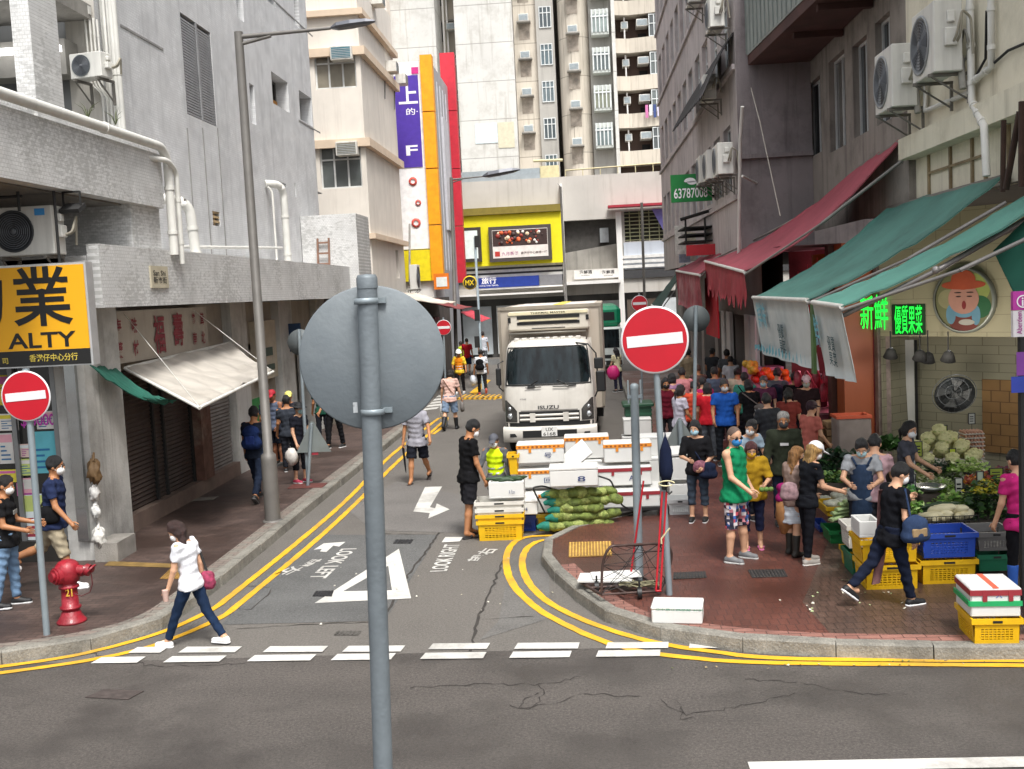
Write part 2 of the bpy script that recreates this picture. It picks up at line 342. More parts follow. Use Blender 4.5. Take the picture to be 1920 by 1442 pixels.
# give-way triangle
o3 = [G(590, 1132), G(771, 1123), G(748, 1030)]
i3 = [G(643, 1110), G(735, 1108), G(728, 1062)]
bb = MB()
for i in range(3):
    j = (i+1) % 3; bb.quad(*[v + Vector((0, 0, .009)) for v in (o3[i], o3[j], i3[j], i3[i])])
struct(bb.build('give_way_triangle', WHT))
gpaint([(797, 914), (829, 913), (806, 952), (816, 954), (819, 945), (843, 956), (803, 973), (806, 963), (775, 960)], 'turn_arrow')
gpaint([(588, 1032), (607, 1020), (648, 1017), (636, 1026), (625, 1024), (612, 1036), (600, 1035), (604, 1030)], 'look_left_arrow')
gpaint([(828, 1018), (835, 1008), (868, 1008), (862, 1016)], 'look_right_arrow')
def ptxt(body, a, b, hpx, nm):      # pavement lettering: baseline from a to b, letter tops towards hpx
    A, B, C = G(*a), G(*b), G(*hpx); xd = (B-A); w = xd.length; xd.normalize(); yd = C-A; yd -= xd*yd.dot(xd); h = yd.length
    b_ = txt(body, A+Vector((0, 0, .005)), xd, yd, w, h, WHT, None, nm, .02, .004)
    return tag(b_, kind='structure')
ptxt('LOOK LEFT', (640, 1030), (578, 1086), (668, 1031), 'look_left_lettering')
ptxt('望左', (580, 1048), (514, 1078), (607, 1050), 'look_left_lettering')
ptxt('LOOK RIGHT', (838, 1072), (863, 1021), (806, 1072), 'look_right_lettering')
ptxt('望右', (905, 1054), (935, 1030), (873, 1053), 'look_right_lettering')
# far yellow hatching and crossing beyond the lorry
for k in range(9): gpaint([(872+k*9, 740), (876+k*9, 740), (856+k*9, 750), (852+k*9, 750)], 'box_hatching', YEL)
gpaint([(850, 747), (960, 744), (960, 747), (848, 750)], 'box_hatching', YEL)
gpaint([(880, 737), (912, 712), (920, 713), (893, 740)], 'box_hatching', YEL)
for k in range(5): gpaint([(812-k*6+10, 742+k*6), (838-k*6+10, 739+k*6), (833-k*6+10, 743+k*6), (807-k*6+10, 746+k*6)], 'crossing_stripe')
gline([(822, 785), (838, 783), (830, 800), (812, 815)], .1, YEL)
struct(MB().quad((1.4, 12, .2), (1.5, 12, .2), (1.5, 12, .2), (1.4, 12, .2)).build('x', DARK)) if 0 else None
# ---- covers, tactile plates, grates, drain
def plate(px, nm, lab, cat, mat, z0=PZ, ribs=0, th=.008, ribm=None, group=None, up=.004):
    P = [G(x, y, z0)+Vector((0, 0, up)) for x, y in px]; b = MB(); T = [p+Vector((0, 0, th)) for p in P]
    b.poly(T); [b.quad(P[i], P[(i+1) % 4], T[(i+1) % 4], T[i]) for i in range(4)]
    t = b.build(nm, mat); tag(t, lab, cat, group)
    if ribs:
        r = MB()
        for k in range(ribs):
            a, c = (k+.25)/ribs, (k+.7)/ribs
            q = [T[0].lerp(T[1], a), T[0].lerp(T[1], c), T[3].lerp(T[2], c), T[3].lerp(T[2], a)]
            m_ = sum(q, Vector())/4; q = [m_+(v-m_)*.95 for v in q]; U = [v+Vector((0, 0, .006)) for v in q]
            r.poly(U); [r.quad(q[i], q[(i+1) % 4], U[(i+1) % 4], U[i]) for i in range(4)]
        r.build('rib', ribm or mat, t)
    return t
TAC = MT('#8f6d35', .75, 0, .2, 8., .3, 60., dirt=.5); TACR = MT('#c29a4a', .75, 0, .2, 8., .3, 60., dirt=.4)
plate([(1066, 1046), (1148, 1043), (1146, 1016), (1067, 1018)], 'tactile_plate', 'yellow ribbed tactile plate set in the red brick pavement by the kerb', 'tactile paving', TAC, ribs=14, ribm=TACR)
IRON = MT('#3a3a3c', .6, .6, .25, 10., .4)
plate([(1262, 1087), (1325, 1084), (1323, 1073), (1263, 1075)], 'drain_grate', 'small dark drain grate beside the two sign poles', 'drain grate', DARK, ribs=11, ribm=IRON)
plate([(1410, 1084), (1477, 1082), (1470, 1069), (1402, 1070)], 'drain_grate', 'dark drain grate in red paving in front of the man in green', 'drain grate', DARK, ribs=11, ribm=IRON)
plate([(160, 1309), (240, 1313), (270, 1297), (195, 1294)], 'manhole_cover', 'dark rectangular cover in the main road asphalt at lower left', 'manhole cover', MT('#4b4340', .8, .2, .3, 12., .4), 0)
plate([(626, 1192), (672, 1192), (677, 1185), (632, 1185)], 'manhole_cover', 'small rectangular cover in side street beside the bare sign pole', 'manhole cover', MT('#55524e', .8, .2, .3, 12., .4), 0, 6)
plate([(586, 1119), (622, 1120), (626, 1109), (592, 1110)], 'manhole_cover', 'dark cover at the left corner of the white triangle', 'manhole cover', IRON, 0, 6)
plate([(737, 1020), (770, 1020), (775, 1013), (742, 1013)], 'manhole_cover', 'dark flat cover behind the tip of the white triangle', 'manhole cover', IRON, 0, 5)
plate([(300, 1086), (345, 1086), (365, 1060), (330, 1058)], 'tactile_plate', 'yellow tactile strip on brown brick paving behind the woman in white', 'tactile paving', TAC, ribs=8)
plate([(195, 1061), (320, 1065), (330, 1058), (205, 1053)], 'tactile_strip', 'worn yellow band in brown paving beside the red hydrant', 'tactile paving', MT('#7d6435', .75, 0, .3, 5., .3, dirt=.7), th=.003)
plate([(570-212, 940), (400, 938), (410, 932), (370, 934)], 'pavement_cover', 'grey cover plate in the left pavement in front of the shutters', 'manhole cover', MT('#77736c', .7, .1, .2))
# ================================================================ left side of the street
TILE = MT('#d2d3d4', .6, 0, .16, 2.2, .25, 90., brick=(.09, .05, .004, '#cbcccd', '#bcbdbe'), ax='yzx', streak=.5, dirt=.45, dcol='#96979a')
TILEF = MT('#cfcfce', .6, 0, .16, 2.2, .25, 90., brick=(.09, .05, .004, '#adadad', '#989898'), ax='xzy', streak=.35, dirt=.5, dcol='#6f6f6d')
def speck(ax): # white mosaic with many missing and stained tiles
    m = MT('#d3d3d2', .6, 0, .12, 3., .3, 70., brick=(.075, .05, .004, '#cacac9', '#b4b4b2'), ax=ax, dirt=.5, dcol='#8c8a86', streak=.2)
    nt = m.node_tree; N, L = nt.nodes, nt.links; b = N['Principled BSDF']; src = b.inputs['Base Color'].links[0].from_socket
    if any(n.name == 'chips' for n in N): return m
    tc = [n for n in N if n.type == 'TEX_COORD'][0]; mp = N.new('ShaderNodeMapping'); mp.name = 'chips'; mp.inputs['Scale'].default_value = (9, 9, 20); L.new(tc.outputs['Object'], mp.inputs[0])
    no = N.new('ShaderNodeTexNoise'); no.inputs['Scale'].default_value = 1; no.inputs['Detail'].default_value = 3; L.new(mp.outputs[0], no.inputs['Vector'])
    n2 = N.new('ShaderNodeTexNoise'); n2.inputs['Scale'].default_value = .8; L.new(tc.outputs['Object'], n2.inputs['Vector'])
    ad = N.new('ShaderNodeMath'); ad.operation = 'ADD'; L.new(no.outputs['Fac'], ad.inputs[0]); L.new(n2.outputs['Fac'], ad.inputs[1])
    r = N.new('ShaderNodeMapRange'); r.inputs[1].default_value = 1.08; r.inputs[2].default_value = 1.16; r.inputs[4].default_value = .45; L.new(ad.outputs[0], r.inputs[0])
    x = N.new('ShaderNodeMix'); x.data_type = 'RGBA'; L.new(r.outputs[0], x.inputs[0]); L.new(src, x.inputs[6]); x.inputs[7].default_value = (.28, .28, .27, 1); L.new(x.outputs[2], b.inputs['Base Color'])
    return m
SPK, SPKF = speck('yzx'), speck('xzy')
CONC = MT('#8f8c86', .85, 0, .15, 2., .35, 30., streak=.6, dirt=.5)
DGL = GLASS('#20282c'); PIPE = MT('#d2d1cb', .5, 0, .08, 4., .1, streak=.3); ALU = MT('#b9bcbe', .4, .6, .06)
DKI = MT('#232323', .8, 0, .2, 5., .3)
def window(parent, o, ud, vd, w_, h_, glass, fmat, nx=2, ny=1, fw=.05, split=None, name='window'):
    """glass pane (the window) with its frame and mullions as a sub-part"""
    o, ud, vd = Vector(o), Vector(ud), Vector(vd); n = ud.cross(vd)
    b = MB(); b.quad(o, o+ud*w_, o+ud*w_+vd*h_, o+vd*h_); p = b.build(name, glass, parent)
    f = MB()
    def bar(u0, v0, u1, v1):
        c = [o+ud*a+vd*b_+n*k for k in (.003, fw*.8) for a, b_ in ((u0, v0), (u1, v0), (u1, v1), (u0, v1))]
        f.add(c, [(3, 2, 1, 0), (4, 5, 6, 7), (0, 1, 5, 4), (1, 2, 6, 5), (2, 3, 7, 6), (3, 0, 4, 7)])
    bar(0, 0, w_, fw); bar(0, h_-fw, w_, h_); bar(0, fw, fw, h_-fw); bar(w_-fw, fw, w_, h_-fw)
    vs = split or [i*h_/ny for i in range(1, ny)]
    for v in vs: bar(fw, v-fw/2, w_-fw, v+fw/2)
    ed = [fw] + [q for v in vs for q in (v-fw/2, v+fw/2)] + [h_-fw]
    for i in range(1, nx):
        for a, c in zip(ed[::2], ed[1::2]): bar(w_*i/nx-fw/2, a, w_*i/nx+fw/2, c)
    f.build('frame', fmat, p); return p
def ac_window(parent, c, ud, n, w_=.62, h_=.42, d=.45, front='#8d9aa0', name='window_air_conditioner', body='#cfcdc6'):
    c, ud, n = Vector(c), Vector(ud), Vector(n); M_ = Matrix.Identity(4)
    M_.col[0] = (*ud, 0); M_.col[1] = (*(-n), 0); M_.col[2] = (0, 0, 1, 0); M_.col[3] = (*c, 1)
    b = MB(); b.rbox(-w_/2, -d, -h_/2, w_/2, .0, h_/2, .015, 0, M_)
    o = b.build(name, MT(body, .6, 0, .15, 5., .1, streak=.5), parent)
    g = MB(); g.box(-w_/2+.05, -d-.006, -h_/2+.05, w_/2-.05, -d-.002, h_/2-.05, 0, M_)
    for k in range(6): z = -h_/2+.07+k*(h_-.14)/6; g.box(-w_/2+.06, -d-.016, z, w_/2-.06, -d-.007, z+.02, 1, M_)
    g.build('grille', [MT(front, .6, 0, .2, 6.), MT('#aab0b2', .6)], o); return o
LT = thing('tiled_building', 'grey tiled building on the left with a tall louvre and pipes down its wall', 'building', (-8.3, 18.7, 0))
def pt(o, parent=LT, **k):       # parent keeping world placement (parents have no rotation)
    o.parent = parent; o.location = o.location - parent.location; return tag(o, **k)
X1 = -8.3; Y0, Y1 = 18.7, 34.2; Z0, Z1 = 4.0, 20.
def hole(px, X, y0, z0): a = AX(px[0], px[1], X); c = AX(px[2], px[3], X); return (a.y-y0, c.z-z0, c.y-y0, a.z-z0)
hp = [(337, 22, 407, 238), (508, 133, 543, 212), (560, 168, 587, 238), (497, -30, 518, 16), (548, -35, 563, 55), (467, 155, 481, 235), (440, -40, 458, 42), (572, 352, 604, 362), (552, 343, 556, 370), (398, 395, 414, 425), (522, 340, 537, 352)]
H = [hole(p, X1, Y0, Z0) for p in hp]
b = MB(); b.wall((X1, Y0, Z0), (0, 1, 0), (0, 0, 1), Y1-Y0, Z1-Z0, H, .45, 0)
b.quad((X1, Y1, Z0), (X1-12, Y1, Z0), (X1-12, Y1, Z1), (X1, Y1, Z1)); b.quad((X1, Y0, Z1), (X1, Y1, Z1), (X1-12, Y1, Z1), (X1-12, Y0, Z1))
pt(b.build('wall', TILE))
# floor-line joints and stepped panel seams
b = MB()
for px in [(225, 48, 305, 92), (500, -3, 585, 60), (560, 225, 600, 250)]:
    a, c = AX(px[0], px[1], X1), AX(px[2], px[3], X1); b.box(X1, a.y, (a.z+c.z)/2-.02, X1+.015, c.y, (a.z+c.z)/2+.02)
for x in (350, 379, 407):
    a = AX(x+.0, 240, X1); b.box(X1+.001, a.y-.02, 4.9, X1+.016, a.y+.02, a.z)
pt(b.build('panel_seam', MT('#8f8e8c', .8, 0, .2, 5., dirt=.5)))
# louvre; the shade between its slats is painted near black on blades and backing
a, c = H[0][0], H[0][2]; zb, zt = Z0+H[0][1], Z0+H[0][3]
b = MB(); b.quad((X1-.3, Y0+a, zb), (X1-.3, Y0+c, zb), (X1-.3, Y0+c, zt), (X1-.3, Y0+a, zt), 1)
ym = Y0+(a+c)/2; n_ = 34
for (u, v) in ((Y0+a+.03, ym-.04), (ym+.04, Y0+c-.03)):
    for k in range(n_):
        z = zb+.05+(zt-zb-.1)*k/n_; b.box(X1-.14, u, z, X1-.02, v, z+.012, 1); b.box(X1-.03, u, z-.03, X1-.005, v, z+.012)
b.box(X1-.16, ym-.04, zb, X1+.01, ym+.04, zt)
pt(b.build('louvre', [MT('#8f9092', .6, .1, .12, 4.), MT('#0c0c0c', .9)]))
for i, (px, h) in enumerate(zip(hp[1:7], H[1:7])):
    o = window(None, (X1-.4, Y0+h[0], Z0+h[1]), (0, 1, 0), (0, 0, 1), h[2]-h[0], h[3]-h[1], GLASS('#2a2a28') if i in (0, 1, 3) else GLASS('#767b7a', .3), MT('#6a6a68', .6), 2 if i in (0, 1, 3) else 1, 1, .05)
    ch = o.children[0]; pt(o)
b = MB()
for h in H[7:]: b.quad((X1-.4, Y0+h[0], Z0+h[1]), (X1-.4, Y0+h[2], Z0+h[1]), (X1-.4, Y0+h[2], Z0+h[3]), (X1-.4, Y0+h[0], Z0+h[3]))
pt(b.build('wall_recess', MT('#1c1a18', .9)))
b = MB(); h = H[9]
for k in range(3):
    z = Z0+h[1]+.08+k*(h[3]-h[1])/3.2; b.box(X1-.1, Y0+h[0], z, X1-.02, Y0+h[2], z+.05)
b.box(X1-.1, Y0+(h[0]+h[2])/2-.03, Z0+h[1], X1-.05, Y0+(h[0]+h[2])/2+.03, Z0+h[3]); pt(b.build('vent_block', MT('#a58f6c', .8, 0, .2)))
h = H[1]; b = MB(); b.box(X1-.39, Y0+h[0]+.5*(h[2]-h[0]), Z0+h[1]+.05, X1-.32, Y0+h[2]-.1, Z0+h[1]+(h[3]-h[1])*.36); pt(b.build('stored_box', MT('#a8742c', .8)))
# front wall above the terrace with a wide opening, recess and columns
b = MB(); b.wall((-24, Y0, 5.0), (1, 0, 0), (0, 0, 1), 15.7, 15, [(24+AY(-300, 0, Y0).x, 1.2, 24+AY(118, 0, Y0).x, 6.1)], .3)
pt(b.build('wall', MT('#b8b4ac', .8, 0, .1, 1.5, .2, 30., streak=.5)))
wz = AY(0, 150, Y0+.25).z
xa, xb = AY(-300, 0, Y0).x, AY(118, 0, Y0).x
o = window(None, (xa, Y0+.25, 6.25), (1, 0, 0), (0, 0, 1), xb-xa, 4.8, GLASS('#6d6f70', .35), MT('#8d9090', .5), 4, 1, .06, [.9, 2.9]); pt(o)
b = MB(); b.box(xa, Y0+.1, 6.25, xb, Y0+.2, 6.75); pt(b.build('window_board', MT('#1f6a3c', .6)))
b = MB(); z_ = AY(20, 104, Y0-.6).z; b.box(xa, Y0-.72, z_, xb+.2, Y0-.62, z_+.1); tube = b.build('fluorescent_tube', MT('#ffffff', .4, emit=2.2)); pt(tube)
b = MB(); b.box(-24, Y0-1.5, 8.9, xb+.5, Y0-.02, 9.15); b.box(-24, Y0-.5, 7.9, xb+.2, Y0-.02, 8.5); pt(b.build('ceiling_beam', CONC))
b = MB(); b.box(-7.56, 14.4, 6.0, -7.3, 15.2, 20); pt(b.build('column', SPKF))
b = MB(); b.box(-8.3, 17.4, 6.0, -7.9, 17.9, 20) if 0 else b.box(-10.6, 17.0, 5.6, -9.9, 17.5, 20); pt(b.build('column', SPKF))
# terrace overhang, corner block and long canopy band
b = MB()
b.box(-24, 10.2, 5.47, -6.88, 10.4, 6.35); b.box(-7.1, 10.4, 5.47, -6.88, 17.6, 6.35); b.box(-24, 10.4, 5.47, -7.1, 16.45, 5.6)
b.box(-7.62, 10.4, 6.1, -7.35, 18.65, 6.75)
pt(b.build('terrace_parapet', SPK))
b = MB(); b.box(-24, 10.4, 5.44, -7.1, 16.4, 5.465); pt(b.build('terrace_soffit', MT('#77736c', .9, 0, .15, 1.2, .3, dirt=.6)))
b = MB(); b.box(-24, 16.46, 3.9, -6.98, 16.7, 6.05); b.box(-7.4, 15.02, 3.86, -7.0, 16.46, 4.6); b.box(-8.2, 16.7, 3.9, -6.98, 17.6, 6.2); pt(b.build('fascia_wall', SPKF))
b = MB(); b.box(-7.06, 15.0, 3.86, -6.88, 32.9, 4.78); b.box(-8.28, 15.0, 4.45, -7.07, 32.9, 4.62); b.box(-8.28, 15.2, 3.88, -7.07, 32.9, 3.93); b.box(-24, 15.0, 3.86, -7.4, 15.2, 4.6)
pt(b.build('canopy', SPK))
b = MB(); b.box(-8.28, 31.7, 3.9, -6.6, 33.6, 6.35); pt(b.build('end_block', SPKF))
# ground floor piers, walls
PIER = MT('#b9b8b4', .75, 0, .12, 1.5, .3, 30., streak=.6, dirt=.6, dcol='#5c5954')
b = MB(); b.box(-7.75, 15.1, PZ, -7.3, 16.35, 3.86); pt(b.build('corner_pier', PIER))
b = MB(); b.box(-24, 15.1, PZ, -7.76, 15.5, .45); b.box(-7.3, 14.96, PZ, -6.95, 15.6, .42, 1); pt(b.build('base_course', [MT('#26231f', .5, 0, .2, 3.), MT('#8a8680', .8, 0, .2, 5., .5)]))
for (y0, y1, m_) in ((22.55, 23.6, 'p'), (26.2, 27.4, 'q'), (30., 31.2, 'q')):
    b = MB(); b.box(-8.2, y0, PZ, -7.55, y1, 3.86); pt(b.build('pier', PIER))
b = MB(); b.wall((-7.75, 16.35, 2.75), (0, 1, 0), (0, 0, 1), 16, 1.1); b.quad((-8.25, 16.35, PZ), (-8.25, 33, PZ), (-8.25, 33, 3.9), (-8.25, 16.35, 3.9)); b.wall((-7.75, 23.6, PZ), (0, 1, 0), (0, 0, 1), 2.6, 2.75)
pt(b.build('shop_wall', MT('#9c958a', .85, 0, .12, 1.5, .3, streak=.5, dirt=.5)))
b = MB(); b.box(-8.2, 16.35, PZ, -7.55, 22.5, PZ+.28); pt(b.build('shop_step', MT('#7c6a60', .8, 0, .2, 2., .4, dirt=.7)))
def shutter(y0, y1, z0, z1, X, mat, parent=LT):
    b = MB(); n = int((z1-z0)/.075)
    for k in range(n):
        z = z0+(z1-z0)*k/n; h_ = (z1-z0)/n
        b.quad((X, y0, z), (X, y1, z), (X+.025, y1, z+h_*.4), (X+.025, y0, z+h_*.4)); b.quad((X+.025, y0, z+h_*.4), (X+.025, y1, z+h_*.4), (X, y1, z+h_), (X, y0, z+h_))
    return pt(b.build('roller_shutter', mat), parent)
shutter(17.0, 20.1, .42, 2.8, -7.72, MT('#4a3f3a', .6, .3, .25, 2., .2, dirt=.6)); shutter(20.75, 22.5, .3, 2.8, -7.72, MT('#8a8682', .5, .4, .2, 2., .2, dirt=.5))
b = MB(); [b.box(-7.72, y, .42, -7.66, y+.07, 2.8) for y in (16.9, 18.3, 18.75, 20.1)]; pt(b.build('shutter_guide', DKI))
b = MB(); b.box(-7.72, 20.2, PZ+.28, -7.5, 20.75, 2.75); pt(b.build('pillar', MT('#6b4c40', .8, 0, .35, 5., .5, dirt=.8, dcol='#b9aca0')))
# drainpipes
def pipe(path, r, parent=LT, mat=PIPE, name='drainpipe', clips=2):
    b = MB(); b.tube(path, r, 12); P = [Vector(p) for p in path]
    for a, c in zip(P, P[1:]):
        if (c-a).length > .7:
            for k in range(clips): q = a.lerp(c, (k+.5)/clips); d = (c-a).normalized(); b.cyl(q-d*.03, q+d*.03, r*1.18, None, 12)
    return pt(b.build(name, mat), parent)
def bend(path, r=.12, n=4):
    P = [Vector(p) for p in path]; out = [P[0]]
    for a, b_, c in zip(P, P[1:], P[2:]):
        d1, d2 = (a-b_).normalized(), (c-b_).normalized(); s, e = b_+d1*r, b_+d2*r
        for k in range(n+1): t = k/n; out.append(s*(1-t)**2 + b_*2*t*(1-t) + e*t*t)
    return out+[P[-1]]
pipe(bend([(-6.83, 9.5, 6.47), (-6.83, 17.5, 6.47), (-6.83, 17.75, 6.3), (-6.83, 17.75, 4.7)]), .075)
pipe(bend([(-6.93, 17.1, 6.25), (-6.75, 17.55, 6.25), (-6.75, 17.9, 6.1), (-6.78, 17.95, 4.55)]), .045)
def ax(x, y, X): return AX(x, y, X)
p_ = AX(322, 372, -7.6); pipe(bend([(-7.9, p_.y, p_.z), (-7.6, p_.y+.1, p_.z), (-7.4, p_.y+.35, p_.z-.12), (-7.35, p_.y+.4, 4.6)], .2), .1)
p_ = AX(530, 345, -7.9); pipe(bend([(-8.3, p_.y-.3, p_.z), (-8.0, p_.y-.1, p_.z), (-7.95, p_.y+.2, p_.z-.15), (-7.95, p_.y+.2, 4.6)], .2), .1)
pipe(bend([(-8.2, p_.y-.4, p_.z-.1), (-8.1, p_.y-.35, p_.z-.2), (-8.1, p_.y-.35, 4.9), (-8.1, 19.6, 4.9)]), .03)
a_, c_ = AX(335, 463, -7.8), AX(528, 465, -7.8)
pipe([(-7.8, a_.y, a_.z), (-7.8, c_.y, c_.z)], .035)
for x in (193, 200, 206, 212): q = AY(x, 10, Y0-.1); pipe([(q.x, Y0-.09, 6.6), (q.x, Y0-.09, 20)], .028 if x < 205 else .05, clips=5)
q = AY(215, 0, Y0); pipe([(X1+.06, Y0+.2, 6.0), (X1+.06, Y0+.2, 20)], .05, clips=5)
for k, x in enumerate((160, 168, 175, 182)): 
    q = AY(x, 60, Y0-.1); z = AY(x, 30+k*3, Y0).z; pipe(bend([(q.x, Y0-.07, z), (q.x, Y0-.07, z-1.2), (q.x+.2, Y0-.07, z-1.35), (q.x+.2, Y0-.07, z-2.0)]), .02)
pipe([(AY(125, 0, Y0).x, Y0-.06, AY(125, 24, Y0).z), (AY(170, 0, Y0).x, Y0-.06, AY(170, 24, Y0).z)], .05); 
b = MB(); q = AY(160, 20, Y0-.1); b.cbox((q.x, Y0-.1, q.z), (.16, .1, .14)); pt(b.build('junction_box', PIPE))
# weeds growing on the terrace edge
for lab, px in (('small dry weed growing on the terrace edge of the grey building', (165, 215)), ('wispy grass tuft at the foot of the white riser pipe', (217, 226))):
    b = MB(); q = AX(px[0], px[1]+8, -7.4)
    for k in range(9):
        a = rnd.uniform(0, 6.28); l = rnd.uniform(.12, .3); b.tube([q, q+Vector((.1*math.cos(a)*l*3, .1*math.sin(a)*l*3, l*.7)), q+Vector((.25*math.cos(a)*l*3, .25*math.sin(a)*l*3, l))], [.006, .005, .001], 4)
    tag(b.build('weed', MT('#4f5638', .9)), lab, 'plant')
# split air conditioners -----------------------------------------------------------
def condenser(label, loc, rz, sz=(.85, .32, .62), bracket=True, group=None, fan='#33363a', body='#d3d2cc', cat='air conditioner'):
    t = thing('air_conditioner', label, cat, loc, rz, group); w_, d, h = sz
    b = MB(); b.rbox(-w_/2, -d/2, 0, w_/2, d/2, h, .012); b.build('casing', MT(body, .55, .1, .06, 3., .05, streak=.35), t)
    b = MB(); r = h*.43; cx = -w_*.13
    M_ = Matrix.Translation((cx, -d/2-.004, h*.5)) @ Matrix.Rotation(R(90), 4, 'X')
    b.lathe([(0, 0), (r, 0), (r, .012), (r*.93, .014), (r*.9, .004)], (0, 0, 0), 28, 0, M_)
    for k in range(7): b.lathe([(r*(.2+.1*k), .012), (r*(.2+.1*k)+.006, .02), (r*(.2+.1*k)+.012, .012)], (0, 0, 0), 24, 1, M_)
    b.lathe([(0, .02), (r*.14, .018), (r*.16, .008)], (0, 0, 0), 14, 1, M_)
    for k in range(5): a = k*1.256; b.quad(*[M_ @ Vector((r*u*math.cos(a+v), r*u*math.sin(a+v), .008)) for u, v in ((.15, 0), (.85, -.25), (.85, .35), (.15, .5))], 2)
    b.build('fan_grille', [MT(fan, .6), MT('#5c6066', .5), MT('#1c1e22', .6)], t)
    b = MB(); b.rbox(w_/2-.002, -.06, h*.35, w_/2+.07, .1, h*.6, .01); b.rbox(w_/2-.001, -.02, h*.68, w_/2+.05, .08, h*.84, .01); b.build('valve_cover', MT(body, .55), t)
    b = MB()
    for k in range(2): b.tube(bend([(w_/2+.05, .05+.05*k, h*.4), (w_/2+.16, .05+.05*k, h*.45), (w_/2+.2, .12, h*.8), (w_/2+.14, d/2+.06, h*.7), (w_/2+.1, d/2+.1, h*.2)], .05), .018, 8)
    b.build('coolant_pipe', MT('#9b9688', .8), t)
    if bracket:
        b = MB()
        for x in (-w_*.36, w_*.36):
            b.box(x-.02, -d/2-.04, -.045, x+.02, d/2+.14, -.002); b.tube([(x, -d/2, -.04), (x, d/2+.12, -.38)], .015, 6); b.box(x-.02, d/2+.1, -.42, x+.02, d/2+.138, -.05)
        b.build('bracket', MT('#77746e', .7, .4), t)
    return t
q = AY(57, 480, 14.3)
t = condenser('big condenser with a round dark fan above the yellow sign', (q.x, 14.3, q.z), 0, (.87, .34, .66))
txt('Midea', (.1, -.175, .56), (1, 0, 0), (0, 0, 1), .16, .05, MT('#e8eef4', .5), t, 'badge_lettering') if 0 else None
b = MB(); b.box(.2, -.178, .53, .34, -.172, .62); b.build('badge', MT('#3c8fd0', .4), t)
q = AY(152, 140, Y0-.9)
condenser('small white condenser in the wall recess beside the grey pipes', (q.x, Y0-.5, q.z), R(-12), (.62, .3, .42), fan='#5d6468')
# floodlight under the terrace
t = thing('floodlight', 'black floodlight hanging under the terrace above the condenser', 'floodlight', (AY(135, 380, 14.4).x, 14.4, AY(135, 392, 14.4).z))
b = MB(); b.box(-.14, -.12, -.02, .14, .12, .04, 0, Matrix.Rotation(R(25), 4, 'X')); b.build('lamp_head', DKI, t)
b = MB(); [b.box(x-.012, -.01, .02, x+.012, .01, .24) for x in (-.12, .12)]; b.box(-.12, -.012, .22, .12, .012, .245); b.build('bracket', DKI, t)
b = MB(); q = AX(78, 355, -7.2); b.tube([(q.x, 13.5, 5.4), (q.x, 13.5, 5.15)], .02, 6); b.tube([(-20, 13.6, 5.35), (-7.2, 13.6, 5.35)], .018, 6); pt(b.build('conduit', DKI))
# ------------------------------------------------ ground floor shopfront (estate agent)
SH = thing('agency_shopfront', 'glazed corner shopfront covered in coloured property notices under the yellow sign', 'shopfront', (-8.5, 15.2, PZ))
b = MB(); b.quad((-16, 15.25, .45), (-7.78, 15.25, .45), (-7.78, 15.25, 3.4), (-16, 15.25, 3.4)); pt(b.build('window', GLASS('#20211f', .1)), SH)
b = MB(); [b.box(x, 15.17, .45, x+.07, 15.245, 3.4) for x in (-7.86, -8.5, -9.6, -10.9)]; b.box(-16, 15.16, 3.4, -7.76, 15.3, 3.85); pt(b.build('frame', MT('#8b8d8e', .35, .7, .1)), SH)
PC = ['#e8d94e', '#d9d7d2', '#d86fae', '#e0c9c0', '#63b6c4', '#e8e5df', '#c9d77f', '#e2a7b4', '#dfe9ea']
papers = [(0, 703, 22, 760), (0, 812, 22, 870), (27, 832, 35, 850), (38, 832, 58, 858), (66, 808, 102, 888), (0, 775, 32, 808), (36, 860, 60, 892), (44, 896, 66, 965), (45, 925, 100, 1035), (0, 880, 30, 905), (70, 770, 106, 805), (33, 905, 44, 930)]
q = random.Random(5)
for k, (x0, y0, x1, y1) in enumerate(papers):
    a, c = AY(x0, y1, 15.22), AY(x1, y0, 15.22); m_ = MB(); m_.box(a.x, 15.226-.001*k, a.z, c.x, 15.236, c.z)
    m_.box(a.x+.01, 15.224-.001*k, c.z-(c.z-a.z)*.3, c.x-.01, 15.2255-.001*k, c.z-.02, 1)
    for j in range(4):
        z = a.z+(c.z-a.z)*(.12+.14*j); m_.box(a.x+.03, 15.224-.001*k, z, a.x+.03+(c.x-a.x-.06)*q.uniform(.4, 1), 15.2255-.001*k, z+(c.z-a.z)*.05, 2)
    pt(m_.build('notice', [MT(PC[k % 9], .8), MT(PC[(k*5+2) % 9], .8), MT(q.choice(['#a03a4a', '#2f6fa0', '#333333', '#b04a9a']), .8)]), SH)
a = AY(40, 803, 15.2); pt(txt('$ 5000', (a.x, 15.205, a.z), (1, 0, 0), (0, 0, 1), AY(102, 780, 15.2).x-a.x, .2, MT('#b73aa8', .7), None, 'price_lettering'), SH)
b = MB(); b.box(-7.745, 15.3, .5, -7.62, 16.3, 3.3) if 0 else b.box(-7.56, 15.02, .45, -7.4, 15.098, 3.5); pt(b.build('mirror_strip', MT('#b9bcbc', .06, 1., .05)), SH)
